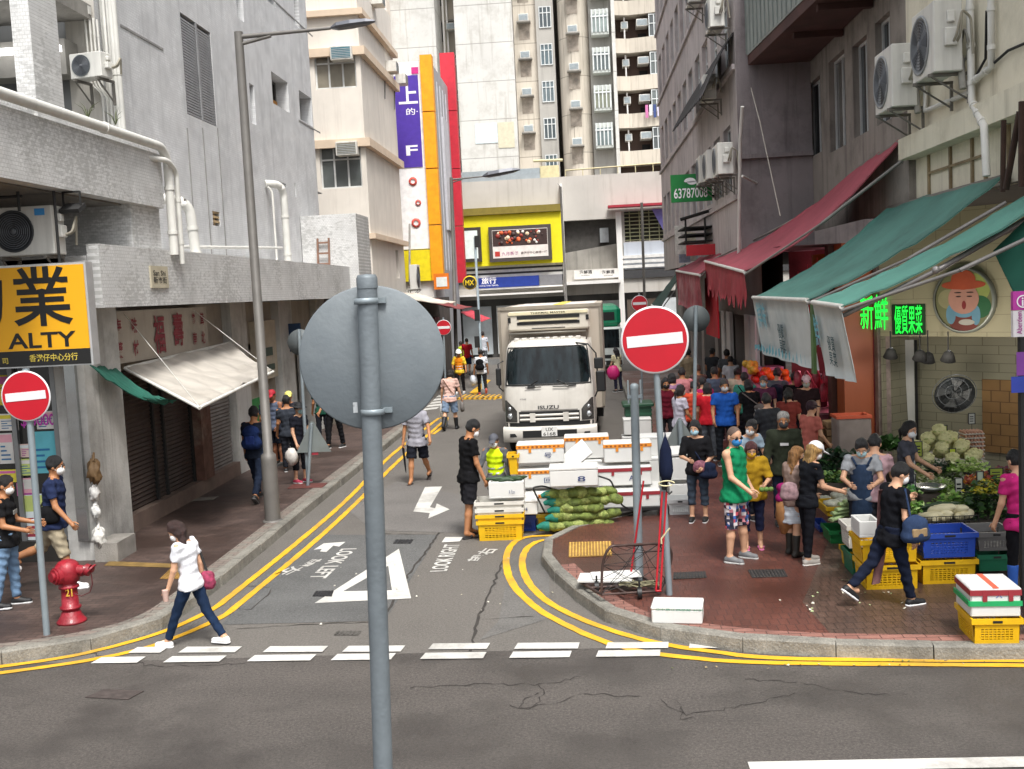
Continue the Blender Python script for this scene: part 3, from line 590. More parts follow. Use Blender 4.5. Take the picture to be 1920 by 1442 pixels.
# plastic sacks hanging on the pier
for lab, px, c_, s in (('crumpled brown paper sack tied to the corner pier', (176, 885), '#7c6140', (.13, .1, .2)), ('white plastic bag tied to the pier below the brown sack', (178, 925), '#d9d7d3', (.1, .08, .12)),
                       ('white plastic bag hanging low on the corner pier', (180, 960), '#dcdcd8', (.09, .08, .12)), ('crumpled white bag at the foot of the corner pier', (185, 1008), '#d4d2cc', (.13, .1, .16))):
    q_ = AY(px[0], px[1], 15.0); b = MB(); b.ball((q_.x, 15.0, q_.z), [v*.7 for v in s[:2]]+[s[2]*.85], 20, wob=.42, seed=len(lab)); b.tube([(q_.x, 15.0, q_.z+s[2]*.8), (q_.x, 15.05, q_.z+s[2]*1.4)], [.03, .015], 6)
    tag(b.build('plastic_bag', MT(c_, .6, 0, .15, 12., .5, 20.)), lab, 'bag')
# yellow sign
SY = 13.9; xr = AY(168, 590, SY).x; zt, zb = AY(168, 490, SY).z, AY(168, 684, SY).z
t = thing('shop_sign', 'big yellow sign with black Chinese characters hanging over the corner shop', 'sign', (xr-1, SY, zb))
b = MB(); b.box(xr-4, SY, zb, xr, SY+.2, zt); pt(b.build('sign_box', MT('#c4c6c6', .4, .5)), t)
b = MB(); bz = zb+(zt-zb)*.165; b.box(xr-3.97, SY-.012, bz, xr-.03, SY-.002, zt-.03); pt(b.build('sign_panel', MT('#e8a90f', .5, 0, .04, 1.)), t)
b = MB(); b.box(xr-3.97, SY-.013, zb+.02, xr-.03, SY-.002, bz-.002); pt(b.build('sign_band', MT('#151515', .5)), t)
BK = MT('#0f0f10', .5)
def px2(x, y, Y): return AY(x, y, Y)
def sg(body, x0, yb, x1, yt, Y, mat, par, bold=.012, nm='lettering', ext=.004):
    a, c = AY(x0, yb, Y), AY(x1, yb, Y); tt = AY(x0, yt, Y)
    return pt(txt(body, (a.x, Y, a.z), (1, 0, 0), (0, 0, 1), c.x-a.x, tt.z-a.z, mat, None, nm, bold, ext), par)
sg('業', 28, 614, 139, 502, SY-.013, BK, t, .014); sg('物', -105, 618, 12, 512, SY-.013, BK, t, .014); sg('ALTY', 16, 655, 145, 626, SY-.013, BK, t, .02)
sg('香港仔中心分行', 56, 679, 147, 665, SY-.014, MT('#c9b44a', .5), t, .01); sg('司', 5, 683, 16, 672, SY-.014, MT('#c9b44a', .5), t, .01)
b = MB(); [b.tube([(xr-x, SY+.1, zt), (xr-x, SY+.1, 5.44)], .02, 6) for x in (.4, 2.2)]; pt(b.build('hanger', DKI), t)
# street name plate
q = AX(283, 540, -6.87); q2 = AX(312, 500, -6.87)
t = thing('street_name_plate', 'small cream street name plate fixed to the tiled canopy edge', 'name plate', (-6.87, q.y, q.z))
b = MB(); b.box(-6.878, q.y, q.z, -6.85, q2.y, q2.z); pt(b.build('plate', MT('#b5ad97', .7, 0, .1)), t)
pt(txt('Sai On Street', (-6.85, q.y+.06, q.z+(q2.z-q.z)*.62), (0, 1, 0), (0, 0, 1), q2.y-q.y-.12, .1, BK, None, 'lettering'), t) if 0 else None
for k, (w0, w1, z0, z1) in enumerate(((.1, .85, .62, .8), (.3, .7, .2, .45))):
    for j in range(5):
        u = w0+(w1-w0)*j/5; L0 = q2.y-q.y; m_ = MB(); 
pt(txt('San Shi\n新市街', (-6.85, q.y+(q2.y-q.y)*.12, q.z+(q2.z-q.z)*.2), (0, 1, 0), (0, 0, 1), (q2.y-q.y)*.76, (q2.z-q.z)*.6, BK, None, 'lettering', .01), t)
# red character board, retractable awning, green cloth
Xs = -7.5
a, c = AX(208, 668, Xs), AX(386, 580, Xs); 
t = thing('shop_sign', 'pale shop board with dark red Chinese characters above the white awning', 'sign', (Xs, a.y, a.z))
b = MB(); b.box(Xs-.1, a.y, 2.95, Xs, c.y, 3.8); pt(b.build('sign_board', MT('#a39b90', .7, 0, .1, 2., .1, streak=.3)), t)
RC = MT('#7e2230', .6, 0, .1); L0 = c.y-a.y
for s_, u, z, w_, h in (('海', .06, 3.42, .22, .26), ('味', .2, 3.42, .22, .26), ('藥', .06, 3.04, .22, .26), ('材', .2, 3.04, .22, .26), ('福', .4, 3.02, .5, .68), ('壽', .6, 3.1, .5, .62), ('參', .82, 3.45, .2, .24), ('茸', .92, 3.45, .2, .24), ('南', .82, 3.08, .2, .24), ('北', .92, 3.08, .2, .24)):
    pt(txt(s_, (Xs+.001, a.y+u*L0-.06, z), (0, 1, 0), (0, 0, 1), w_, h, RC, None, 'lettering', .02, .02), t)
AWW = MT('#b5afa6', .75, 0, .16, 1.5, .12, 12., stretch=(.3, 2.2, .3), dirt=.6, dcol='#7d766c')
def awning(name, label, cat, A, B, C, D, mat, nu=14, nv=10, sag=.08, ribs=0, th=.015, nr=True):
    """cloth slung between back edge A-B and front edge D-C"""
    A, B, C, D = map(Vector, (A, B, C, D)); t = thing(name, label, cat, A)
    P = []
    for i in range(nu+1):
        u = i/nu; row = []
        for j in range(nv+1):
            v = j/nv; p = (A.lerp(B, u)).lerp(D.lerp(C, u), v); s = sag*math.sin(math.pi*v)*(1+.0)+.022*math.sin(u*9+v*14+A.y)*math.sin(u*23-v*5)+.012*math.sin(v*37+u*11) + (ribs*.5*math.sin(u*math.pi*14)*v if ribs else 0); row.append(p-Vector((0, 0, s)))
        P.append(row)
    b = MB(); b.sheet(P, th); pt(b.build('canopy_cloth', mat), t); return t
t = awning('awning', 'dirty white awning pulled out above the closed shutters', 'awning', (-7.48, 17.0, 2.86), (-7.48, 22.2, 3.0), AX(512, 697, -5.9), AX(375, 764, -5.9), AWW, sag=.05, ribs=.05, nu=40)
d_, c_ = AX(375, 764, -5.9), AX(512, 697, -5.9)
b = MB(); b.tube([d_, c_], .03, 8); b.tube([(-7.5, 17.0, 2.84), d_+Vector((0, -.02, -.01))], .028, 8); b.tube([(-7.5, 17.0, 2.86), (-7.5, 22.2, 3.0)], .04, 8); pt(b.build('awning_frame', PIPE), t)
b = MB(); b.tube([c_, (-7.5, c_.y+.4, 3.75)], .008, 4); b.tube([d_, (-7.5, 17.1, 3.75)], .006, 4); pt(b.build('guy_wire', PIPE), t)
t = awning('tarpaulin', 'dark green tarpaulin slung beneath the edge of the white awning', 'tarpaulin', AX(168, 685, -7.25), AX(220, 694, -7.2), AX(330, 752, -6.5), AX(305, 758, -6.7), MT('#1f5a4c', .7, 0, .2, 3., .3, 12.), sag=.12, ribs=.06)
# further walls under the canopy
b = MB(); b.box(-7.95, 24.4, 2.0, -7.6, 26.0, 3.4); b.box(-7.6, 24.6, 2.55, -7.58, 25.6, 2.75, 1); b.box(-7.6, 24.6, 2.2, -7.58, 25.7, 2.34, 1); pt(b.build('notice_board', [MT('#b5ab99', .8, 0, .1, dirt=.4), MT('#3f4f46', .7)]))
b = MB(); b.box(-7.9, 24.0, .3, -7.7, 24.9, 1.6); pt(b.build('green_panel', MT('#2f8a45', .6, 0, .2)))
b = MB(); b.box(-8.2, 31, .14, -7.0, 33, 3.86); pt(b.build('pier', MT('#6e675d', .85, 0, .2)))
# ladder on the canopy end
t = thing('ladder', 'short wooden ladder leaning on the speckled block above the canopy', 'ladder', (AY(607, 500, 31.5).x, 31.5, 4.62))
b = MB(); Ml = Matrix.Rotation(R(-8), 4, 'X')
for x in (-.17, .17): b.box(x-.025, -.03, 0, x+.025, .03, 1.05, 0, Ml)
for k in range(3): b.box(-.16, -.02, .25+k*.32, .16, .02, .3+k*.32, 0, Ml)
b.build('ladder_frame', MT('#7d5f4f', .8, 0, .2), t)
# ------------------------------------------------ cream building
CB = thing('cream_building', 'cream corner building with peach ledges and window air conditioners behind the tiled block', 'building', (-7.8, 40, 0))
CRM = MT('#ddd6cc', .8, 0, .06, 1.2, .15, 40., streak=.3, dcol='#9a8d82'); PCH = MT('#d3bfa8', .75, 0, .08, 2.)
cw = []
for px in ((592, 90, 665, 168), (603, 268, 675, 355)):
    a, c = AY(px[0], px[3], 40), AY(px[2], px[1], 40); cw.append((a.x, a.z, c.x, c.z))
b = MB(); b.wall((-20, 40, 0), (1, 0, 0), (0, 0, 1), 12.2, 16, [(20+h[0], h[1], 20+h[2], h[3]) for h in cw] + [(20+cw[0][0], cw[0][1]+4.4, 20+cw[0][2], cw[0][3]+4.4)], .25)
b.wall((-7.8, 40, 0), (0, 1, 0), (0, 0, 1), 7.4, 16, [(5.2, 4.6, 5.9, 5.8)], .2); b.quad((-20, 40, 16), (-7.8, 40, 16), (-7.8, 47.4, 16), (-20, 47.4, 16)); b.quad((-7.8, 47.4, 0), (-20, 47.4, 0), (-20, 47.4, 16), (-7.8, 47.4, 16))
pt(b.build('wall', CRM), CB)
for k, h in enumerate(cw + [(cw[0][0], cw[0][1]+4.4, cw[0][2], cw[0][3]+4.4)]):
    pt(window(None, (h[0], 40.15, h[1]), (1, 0, 0), (0, 0, 1), h[2]-h[0], h[3]-h[1], GLASS('#5a5f5e' if k else '#857f72', .25), MT('#cfd0ce', .5), 3, 1, .06, [(h[3]-h[1])*.66]), CB)
    if k < 2: pt(ac_window(None, (h[2]-.45, 40.1, h[3]-.22), (1, 0, 0), (0, -1, 0), .8, .5, .5, '#3f7482' if k == 0 else '#7c7668'), CB)
b = MB()
for y_, th in ((12, .22), (84, .3), (257, .3), (437, .2)):
    z = AY(700, y_, 39.8).z; b.box(-20, 39.8, z-th, -7.58, 39.99, z); b.box(-7.79, 39.99, z-th, -7.58, 47.5, z)
pt(b.build('ledge', PCH), CB)
for x_, y_ in ((730, 127), (748, 150), (703, 1)):
    q = AX(x_, y_, -7.7); pt(ac_window(None, (-7.8, q.y, q.z), (0, -1, 0), (1, 0, 0), .7, .45, .45, '#6a6a66'), CB)
b = MB()
for x_, y0_, y1_ in ((722, 140, 185), (740, 160, 205)): a, c = AX(x_, y0_, -7.77), AX(x_, y1_, -7.77); b.tube([a, c], .03, 6)
for x_ in (688, 768): a, c = AX(x_, 420, -7.75), AX(x_, 535, -7.75); b.tube([a, c], .05, 6) if x_ > 700 else None
pt(b.build('waste_pipe', CONC), CB)
t_ = condenser('white condenser on the cream building beside the yellow billboard base', (-7.4, 47.6, 4.1), R(90), (.9, .34, 1.1))
# ================================================================ end of the street
WH = MT('#e6e4e0', .7, 0, .05, .8, .1, streak=.2); WGR = MT('#bdb9b2', .85, 0, .1, .5, .2, streak=.55, dcol='#8d8578')
AB = thing('billboard_building', 'building with a giant white and purple poster and an orange and red column', 'building', (-7.2, 50, 0))
b = MB(); b.box(-18, 50.2, 0, -6.95, 60, 14.4); b.box(-6.94, 51.0, 0, -6.52, 57, 14.6, 1)
pt(b.build('wall', [WH, MT('#a9a9ad', .5, .3, .1, 1., streak=.3)]), AB)
def fr(x0, y0, x1, y1, Y): a, c = AY(x0, y1, Y), AY(x1, y0, Y); return a.x, a.z, c.x, c.z
z0, z1 = 4.6, 14.6
b = MB(); b.box(-14, 50.05, 6.0, -6.98, 50.18, z1); pt(b.build('poster_panel', MT('#f0efee', .6)), AB)
a = AY(700, 318, 50); c = AY(786, 140, 50)
b = MB(); b.box(-11, 50.02, a.z, AY(793, 318, 50).x, 50.045, c.z); pt(b.build('poster_field', MT('#4b2f9e', .6)), AB)
b = MB(); q = AY(776, 134, 50); b.box(q.x-.12, 50.02, q.z-.1, q.x+.2, 50.045, q.z+.2); pt(b.build('poster_mark', MT('#c52a80', .6)), AB)
WP = MT('#f2f0f4', .6)
sg('上', 748, 196, 784, 160, 50.018, WP, AB, .02); sg('的·', 762, 216, 784, 203, 50.018, WP, AB, .01); sg('F', 762, 292, 784, 273, 50.018, WP, AB, .02)
b = MB()
for px in ((774, 340, .2), (784, 380, .14), (780, 418, .22)): 
    q = AY(px[0], px[1], 50); Mx = Matrix.Translation((q.x, 50.03, q.z)) @ Matrix.Rotation(R(90), 4, 'X'); b.lathe([(px[2]*.55, 0), (px[2], 0), (px[2], .02), (px[2]*.55, .02)], (0, 0, 0), 14, 0, Mx)
pt(b.build('poster_mark', MT('#d4574a', .6)), AB)
b = MB(); b.box(-14, 50.0, 4.5, -6.98, 50.14, 5.95); pt(b.build('yellow_panel', MT('#e8d510', .6)), AB)
for k in range(4):
    b = MB(); b.box(-6.97, 49.9, 4.5+k*2.6, -6.42, 50.5, 4.5+k*2.6+2.55); pt(b.build('orange_panel', MT('#f0a00c', .5)), AB)
for k in range(4):
    b = MB(); b.box(-6.85, 56.6, 4.4+k*3, -6.1, 57.2, 4.4+k*3+2.96); pt(b.build('red_panel', MT('#c22436', .5)), AB)
b = MB(); [b.box(-6.518, 52+k*1.1, 5, -6.48, 52.05+k*1.1, 14) for k in range(4)]; b.box(-6.518, 53, 7, -6.4, 55, 12.5); pt(b.build('cladding_rib', MT('#c9c9cf', .5, .2)), AB)
t = thing('shop_sign', 'orange and white box sign low under the orange column', 'sign', (-7, 49.5, 3.6))
b = MB(); b.box(*AY(815, 540, 49.5)[:1], 49.3, AY(815, 543, 49.5).z, AY(843, 540, 49.5).x, 49.5, AY(843, 512, 49.5).z); pt(b.build('sign_frame', MT('#e07818', .5)), t)
b = MB(); b.box(AY(819, 540, 49.3).x, 49.285, AY(819, 538, 49.3).z, AY(839, 540, 49.3).x, 49.299, AY(839, 519, 49.3).z); pt(b.build('sign_face', MT('#dfe5e2', .5)), t)
# podium building
PB = thing('podium_building', 'long pale shop block with a yellow billboard closing the end of the street', 'building', (0, 62, 0))
def P_(x, y, Y=62): return AY(x, y, Y)
zt = P_(1060, 331).z
x0, zA, x1, zB = fr(1060, 343, 1160, 523, 62)[0], P_(1100, 505).z, fr(1060, 343, 1152, 523, 62)[2], P_(1100, 412).z
lx0, lx1 = P_(1170, 400).x, P_(1262, 400).x; lz0, lz1 = P_(1200, 452).z, P_(1200, 395).z
b = MB(); b.wall((-16, 62, 3.4), (1, 0, 0), (0, 0, 1), 40, zt-3.4, [(16+x0, zA-3.4, 16+x1, zB-3.4), (16+lx0, lz0-3.4, 16+lx1, lz1-3.4)], .6)
b.box(-16, 62.6, zt-.2, 24, 75, zt+.0); pt(b.build('wall', WGR), PB)
b = MB(); b.quad((x0, 62.6, zA), (x1, 62.6, zA), (x1, 62.6, zB), (x0, 62.6, zB)); b.quad((x0, 62.4, zA), (x1, 62.4, zA), (x1, 62.4, zA+1.4), (x0, 62.4, zA+1.0), 1); b.box(x0+2.1, 62.3, zA+1.5, x0+2.6, 62.5, zB-.5, 2)
pt(b.build('stair_opening', [MT('#4a4845', .9, 0, .2), MT('#8f8c85', .85, 0, .2, 1., streak=.7), MT('#8b8f92', .5)]), PB)
b = MB(); b.quad((lx0, 62.5, lz0), (lx1, 62.5, lz0), (lx1, 62.5, lz1), (lx0, 62.5, lz1), 1)
for k in range(8): z = lz0+(lz1-lz0)*(k+.3)/8; b.box(lx0, 62.2, z, lx1, 62.3, z+.05)
for k in range(5): x = lx0+(lx1-lx0)*(k+.5)/5; b.box(x, 62.15, lz0, x+.05, 62.199, lz1)
pt(b.build('louvre', [MT('#b0b089', .6, .2), MT('#4a4a42', .8)]), PB)
b = MB(); b.box(lx0-.1, 61.9, lz0-1.6, lx1+2, 61.99, lz0-.05); pt(b.build('spandrel_panel', MT('#c3cad4', .6, 0, .05, 1., streak=.3)), PB)
b = MB()
for k in range(3): z = P_(900, 522-k*9).z; b.box(-8, 61.8, z, P_(1055, 500).x, 61.95, z+.16); b.box(P_(1168, 500).x, 61.8, z+.15, 12, 61.95, z+.32)
pt(b.build('white_band', MT('#dcdbd8', .6)), PB)
b = MB(); z = P_(900, 533).z; b.box(-8, 61.86, z, P_(1055, 500).x, 61.97, P_(900, 497).z); b.box(P_(1168, 500).x, 61.86, z-.1, 12, 61.97, lz0-1.65); pt(b.build('dark_band', MT('#3c3c3e', .7)), PB)
b = MB(); a = P_(868, 498); c = P_(1052, 403); b.box(-8, 61.5, P_(960, 497).z, c.x, 61.8, P_(960, 402).z); yb = pt(b.build('yellow_surround', MT('#e6da14', .6, 0, .04)), PB)
b = MB(); b.box(-8, 61.3, P_(960, 402).z+.01, c.x, 61.97, P_(960, 392).z+.1); pt(b.build('soffit_ledge', MT('#80722e', .8)), PB)
t = thing('billboard', 'wide framed food billboard on the yellow wall behind the lorry', 'billboard', (P_(975, 455).x, 61.3, P_(975, 490).z))
bx0, bz0, bx1, bz1 = P_(917, 455, 61.3).x, P_(975, 489, 61.3).z, P_(1034, 455, 61.3).x, P_(975, 423, 61.3).z
b = MB(); b.box(bx0, 61.2, bz0, bx1, 61.48, bz1); pt(b.build('billboard_frame', MT('#4a4440', .5)), t)
b = MB(); fx0, fz0, fx1, fz1 = bx0+.2, bz0+.2, bx1-.2, bz1-.2; b.box(fx0, 61.18, fz0, fx1, 61.199, fz1); pt(b.build('billboard_face', MT('#e3dcd6', .6)), t)
q = random.Random(4)
b = MB(); b.box(fx0+.02, 61.172, fz0+(fz1-fz0)*.42, fx1-.02, 61.179, fz1-.03, 3)
for k in range(46):
    x, z, r_ = q.uniform(fx0+.2, fx1-.2), q.uniform(fz0+(fz1-fz0)*.42+.14, fz1-.15), q.uniform(.05, .14); Mx = Matrix.Translation((x, 61.17-k*.0004, z)) @ Matrix.Rotation(R(90), 4, 'X')
    b.lathe([(0, .004), (r_, .004), (r_, 0)], (0, 0, 0), 8, q.choice([0, 0, 1, 2, 3, 4]), Mx)
pt(b.build('food_picture', [MT('#c85a2c', .6), MT('#8c2f24', .6), MT('#e2c9a8', .6), MT('#3a2724', .6), MT('#e8e2da', .6)]), t)
pt(txt('火鍋料理  旺角店', (fx0+.5, 61.178, fz0+.12), (1, 0, 0), (0, 0, 1), (fx1-fx0)*.55, .18, MT('#8b6f76', .6), None, 'lettering'), t) if 0 else None
b = MB(); b.box(fx0+.12, 61.17, fz0+.1, fx0+.4, 61.179, fz0+.38); pt(b.build('emblem', MT('#b8342c', .6)), t)
pt(txt('九月茶餐', (fx0+.5, 61.178, fz0+.14), (1, 0, 0), (0, 0, 1), .95, .2, MT('#a86a8c', .6), None, 'lettering'), t)
pt(txt('香港仔中心商場一樓', (fx0+1.6, 61.178, fz0+.16), (1, 0, 0), (0, 0, 1), 1.5, .15, MT('#5c4a48', .6), None, 'lettering'), t)
t = thing('billboard', 'narrow white lightbox left of the food billboard on the yellow wall', 'billboard', (P_(885, 455).x, 61.3, P_(885, 490).z))
b = MB(); b.box(-7.6, 61.2, P_(885, 492).z, P_(902, 455, 61.3).x, 61.48, P_(885, 428).z); pt(b.build('billboard_frame', MT('#3c3632', .5)), t)
b = MB(); b.box(-7.4, 61.17, P_(885, 486).z, P_(896, 455, 61.3).x, 61.199, P_(885, 434).z); pt(b.build('billboard_face', MT('#dfe9e6', .6)), t)
t = thing('shop_sign', 'long blue travel agency sign with white characters behind the lorry', 'sign', (P_(950, 530).x, 61.5, P_(950, 543).z))
a, c = P_(898, 541, 61.4), P_(1010, 516, 61.4); b = MB(); b.box(a.x, 61.4, a.z, c.x, 61.7, c.z); pt(b.build('sign_panel', MT('#1b3486', .5)), t)
b = MB(); b.box(a.x-.05, 61.45, a.z-.1, P_(1055, 530).x, 61.78, a.z-.02); b.box(c.x+.02, 61.5, a.z, P_(1055, 530).x, 61.7, c.z, 1); pt(b.build('sign_frame', [WH, MT('#77777a', .7)]), t)
sg('旅行', 903, 533, 931, 521, 61.39, WP, t, .015); sg('HONG THAI TRAVEL', 899, 538, 935, 535, 61.39, WP, t, .0)
t = thing('shop_sign', 'white box sign with two groups of small black characters below the stair opening', 'sign', (P_(1117, 515).x, 61, P_(1117, 523).z))
a, c = P_(1077, 524, 61), P_(1160, 503, 61); b = MB(); b.box(a.x, 61, a.z, c.x, 61.7, c.z); pt(b.build('sign_panel', MT('#d4d1cc', .6)), t)
sg('海鮮酒', 1087, 514, 1110, 507, 60.99, BK, t, .01); sg('海鮮酒', 1129, 514, 1152, 507, 60.99, BK, t, .01); sg('SEAFOOD REST', 1090, 518, 1106, 516, 60.99, BK, t, 0); sg('SEAFOOD REST', 1132, 518, 1150, 516, 60.99, BK, t, 0)
b = MB(); b.box(P_(1062, 530).x, 60.2, P_(1100, 533).z, P_(1162, 500).x, 62, P_(1100, 527).z); b.box(P_(900, 540).x-2, 60.6, 3.62, P_(1056, 540).x, 62, 3.72); pt(b.build('canopy', WH), PB)
a, c = P_(1140, 390, 61.2), P_(1262, 379, 61.2); b = MB(); b.box(a.x, 60.9, a.z, c.x+1, 61.9, c.z); pt(b.build('red_beam', MT('#a02838', .6)), PB)
b = MB(); b.add([P_(1222, 392, 61.7), P_(1262, 392, 61.7), P_(1262, 466, 61.7)], [(0, 1, 2)]); pt(b.build('blue_triangle', MT('#8a83cf', .6)), PB)
b = MB(); b.box(P_(1158, 500).x, 61.6, 0, P_(1168, 500).x, 61.98, P_(1160, 398).z); b.box(P_(1056, 500).x, 61.6, 0, P_(1061, 500).x, 61.98, P_(1060, 345).z); pt(b.build('white_pier', WH), PB)
# ground floor under the podium
b = MB(); b.quad((-16, 62.5, 0), (24, 62.5, 0), (24, 62.5, 3.5), (-16, 62.5, 3.5)); pt(b.build('shop_wall', MT('#5c5b58', .8, 0, .3, .7)), PB)
for k, (x, c_) in enumerate([(-7, '#c4ccd0'), (-5, '#d8dcda'), (-2.6, '#8c9092'), (.6, '#b9bcba'), (2.6, '#5b5148'), (4.4, '#c9ced0')]):
    b = MB(); b.box(x, 62.2, .2, x+1.7, 62.35, 3.0); pt(b.build('shop_window', MT(c_, .3, 0, .2, 1.2)), PB)
# ductwork on the podium roof
b = MB(); q0, q1 = P_(862, 335, 63), P_(1012, 325, 63)
for k in range(2): b.box(q0.x, 63+k, zt+.05+k*.35, q1.x, 63.8+k, zt+.4+k*.4)
for k in range(8): x = q0.x+k*.6; b.box(x, 62.97, zt+.02, x+.05, 63.85, zt+.44)
pt(b.build('roof_duct', MT('#a9b2b6', .4, .5, .1)), PB)
b = MB(); b.box(P_(1012, 320, 64).x, 64, zt+.1, P_(1048, 320, 64).x, 66, zt+.9); b.tube([P_(1000, 302, 63), P_(1055, 300, 63)], .08, 6); b.tube([(q1.x+1.5, 62.1, zt+.35), (12, 62.1, zt+.6)], .04, 6)
for k in range(9): b.tube([(q1.x+1.5+k, 62.1, zt-.02), (q1.x+1.5+k, 62.1, zt+.36+k*.02)], .03, 5)
pt(b.build('roof_rail', MT('#c9bf98', .7)), PB)
# ------------------------------------------------ tower block
TW = thing('apartment_tower', 'tall white apartment tower with balconies and columns of air conditioners', 'building', (0, 78, 0))
TWH = MT('#c6c5c1', .8, 0, .08, .4, .1, brick=(60., 2.7, .03, '#c2c1bc', '#8f8e8a'), ax='xzy', streak=.8, dirt=.5, dcol='#8f8a80'); TBG = MT('#bfb7aa', .85, 0, .08, .5, .15, brick=(60., 2.7, .03, '#cbc2b4', '#8f887c'), ax='xzy', streak=.75, dcol='#7d7364')
TDK = MT('#6a645c', .85, 0, .3, 1.); TGR = MT('#a3a09a', .8, 0, .1, .5, .1, streak=.5)
def TX(x, Y=78): return AY(x, 160, Y).x
ZB, ZT = 9.5, 40.
def block(x0, x1, Y, mat, name='wall', back=92):
    b = MB(); b.box(TX(x0, Y), Y, ZB, TX(x1, Y), back, ZT); return pt(b.build(name, mat), TW)
block(560, 733, 76.5, MT('#d9cfc4', .8, 0, .06, .5, .1, streak=.3)); block(722, 822, 78, TWH); block(818, 870, 82, TBG, 'recess_wall'); block(858, 966, 78, TWH); block(968, 1022, 79, TBG); block(1010, 1043, 78.6, TGR); block(1041, 1052, 84, TDK, 'recess_wall')
def floors():
    k = 0
    while True:
        z = 10.4+k*2.62
        if z > 38: break
        yield k, z; k += 1
def zpx(y, Y=78): return AY(1000, y, Y).z
# curved beige bay
b = MB(); xa, xb = TX(1050), TX(1112); n = 12; pr = []
for i in range(n+1): t_ = math.pi*(.05+.9*i/n); pr.append(((xa+xb)/2-(xb-xa)/2*math.cos(t_), 79.2-1.3*math.sin(t_)))
for (p, q) in zip(pr, pr[1:]): b.add([(p[0], p[1], ZB), (q[0], q[1], ZB), (q[0], q[1], ZT), (p[0], p[1], ZT)], [(0, 1, 2, 3)], 0, True)
pt(b.build('curved_bay', TBG), TW)
block(1108, 1152, 78.2, TGR, 'bay_wall')
WFR = MT('#c9cdcd', .5)
wy0 = zpx(232); 
def winrow(x0, x1, Y, ztop, h, mats, nx, nm='window', par=TW, z0s=None):
    xa, xb = TX(x0, Y), TX(x1, Y)
    for k, z in floors():
        if z > 34: continue
        zz = ztop+(k-0)*2.62
        pt(window(None, (xa, Y-.03, zz-h), (1, 0, 0), (0, 0, 1), xb-xa, h, mats[k % len(mats)], WFR, nx, 1, .06, [h*.7], nm), par)
winrow(1016, 1039, 78.6, zpx(290), 1.5, [GLASS('#4c5c62'), GLASS('#3a4448'), GLASS('#5d6b70', .3)], 3)
for k, z in floors():
    if z > 32: continue
    zc = zpx(264)+k*2.62; b = MB(); xa, xb = TX(1112), TX(1145); b.box(xa, 77.2, zc-.9, xb, 78.19, zc+.85); o = pt(b.build('bay_window', MT('#b9beb9', .5, 0, .1)), TW)
    f = MB(); f.box(xa+.08, 77.16, zc-.7, xb-.08, 77.2, zc+.5, 0); 
    for j in range(5): x = xa+.08+(xb-xa-.16)*j/4; f.box(x-.04, 77.11, zc-.75, x+.04, 77.165, zc+.85, 1)
    f.box(xa, 77.1, zc+.3, xb, 77.16, zc+.4, 1); f.build('frame', [GLASS(rnd.choice(['#5d6b6c', '#4a5455', '#7b8784', '#6b6f5e'])), WFR], o)
for nm_, xs, Y, y0 in (('a', 985, 79, 238), ('b', 1075, 77.9, 272)):
    for k, z in floors():
        if z > 33: continue
        zc = zpx(y0)+k*2.62; pt(ac_window(None, (TX(xs, Y)+.1, Y+.05, zc), (1, 0, 0), (0, -1, 0), .72, .5, .5), TW)
        b = MB(); b.box(TX(xs, Y)-.4, Y-.62, zc-.36, TX(xs, Y)+.6, Y+.05, zc-.28); b.box(TX(xs, Y)-.3, Y-.01, zc-1.5, TX(xs, Y)+.5, Y-.001, zc-.37, 1); pt(b.build('sill_slab', [CONC, MT('#a0968a', .9, 0, .4, 2., dirt=.9)]), TW)
b = MB(); a, c = AY(892, 270, 77.98), AY(932, 230, 77.98); b.box(a.x, 77.96, a.z, c.x, 77.99, c.z); b.box(c.x+.02, 77.96, a.z-.4, c.x+1.2, 77.99, c.z, 1); pt(b.build('painted_patch', [MT('#c3cfd2', .8, 0, .1), MT('#c3bda6', .8, 0, .1)]), TW)
# recess with pipes and units
b = MB()
for x in (836, 843, 858): b.tube([(TX(x, 81), 81.5, ZB), (TX(x, 81), 81.5, ZT)], .08, 6)
pt(b.build('riser_pipe', WH), TW)
for k, z in floors():
    if z > 33: continue
    zc = zpx(170)+(k-2)*2.62
    b = MB(); b.box(TX(820, 81.8), 81.8, zc-.5, TX(838, 81.8), 81.95, zc+.9); b.box(TX(842, 81.8), 81.5, zc+.9, TX(858, 81.8), 82, zc+1.0, 1); pt(b.build('recess_window', [DKI, CONC]), TW)
    pt(ac_window(None, (TX(852, 81.5), 81.9, zc+.4), (1, 0, 0), (0, -1, 0), .7, .5, .9), TW)
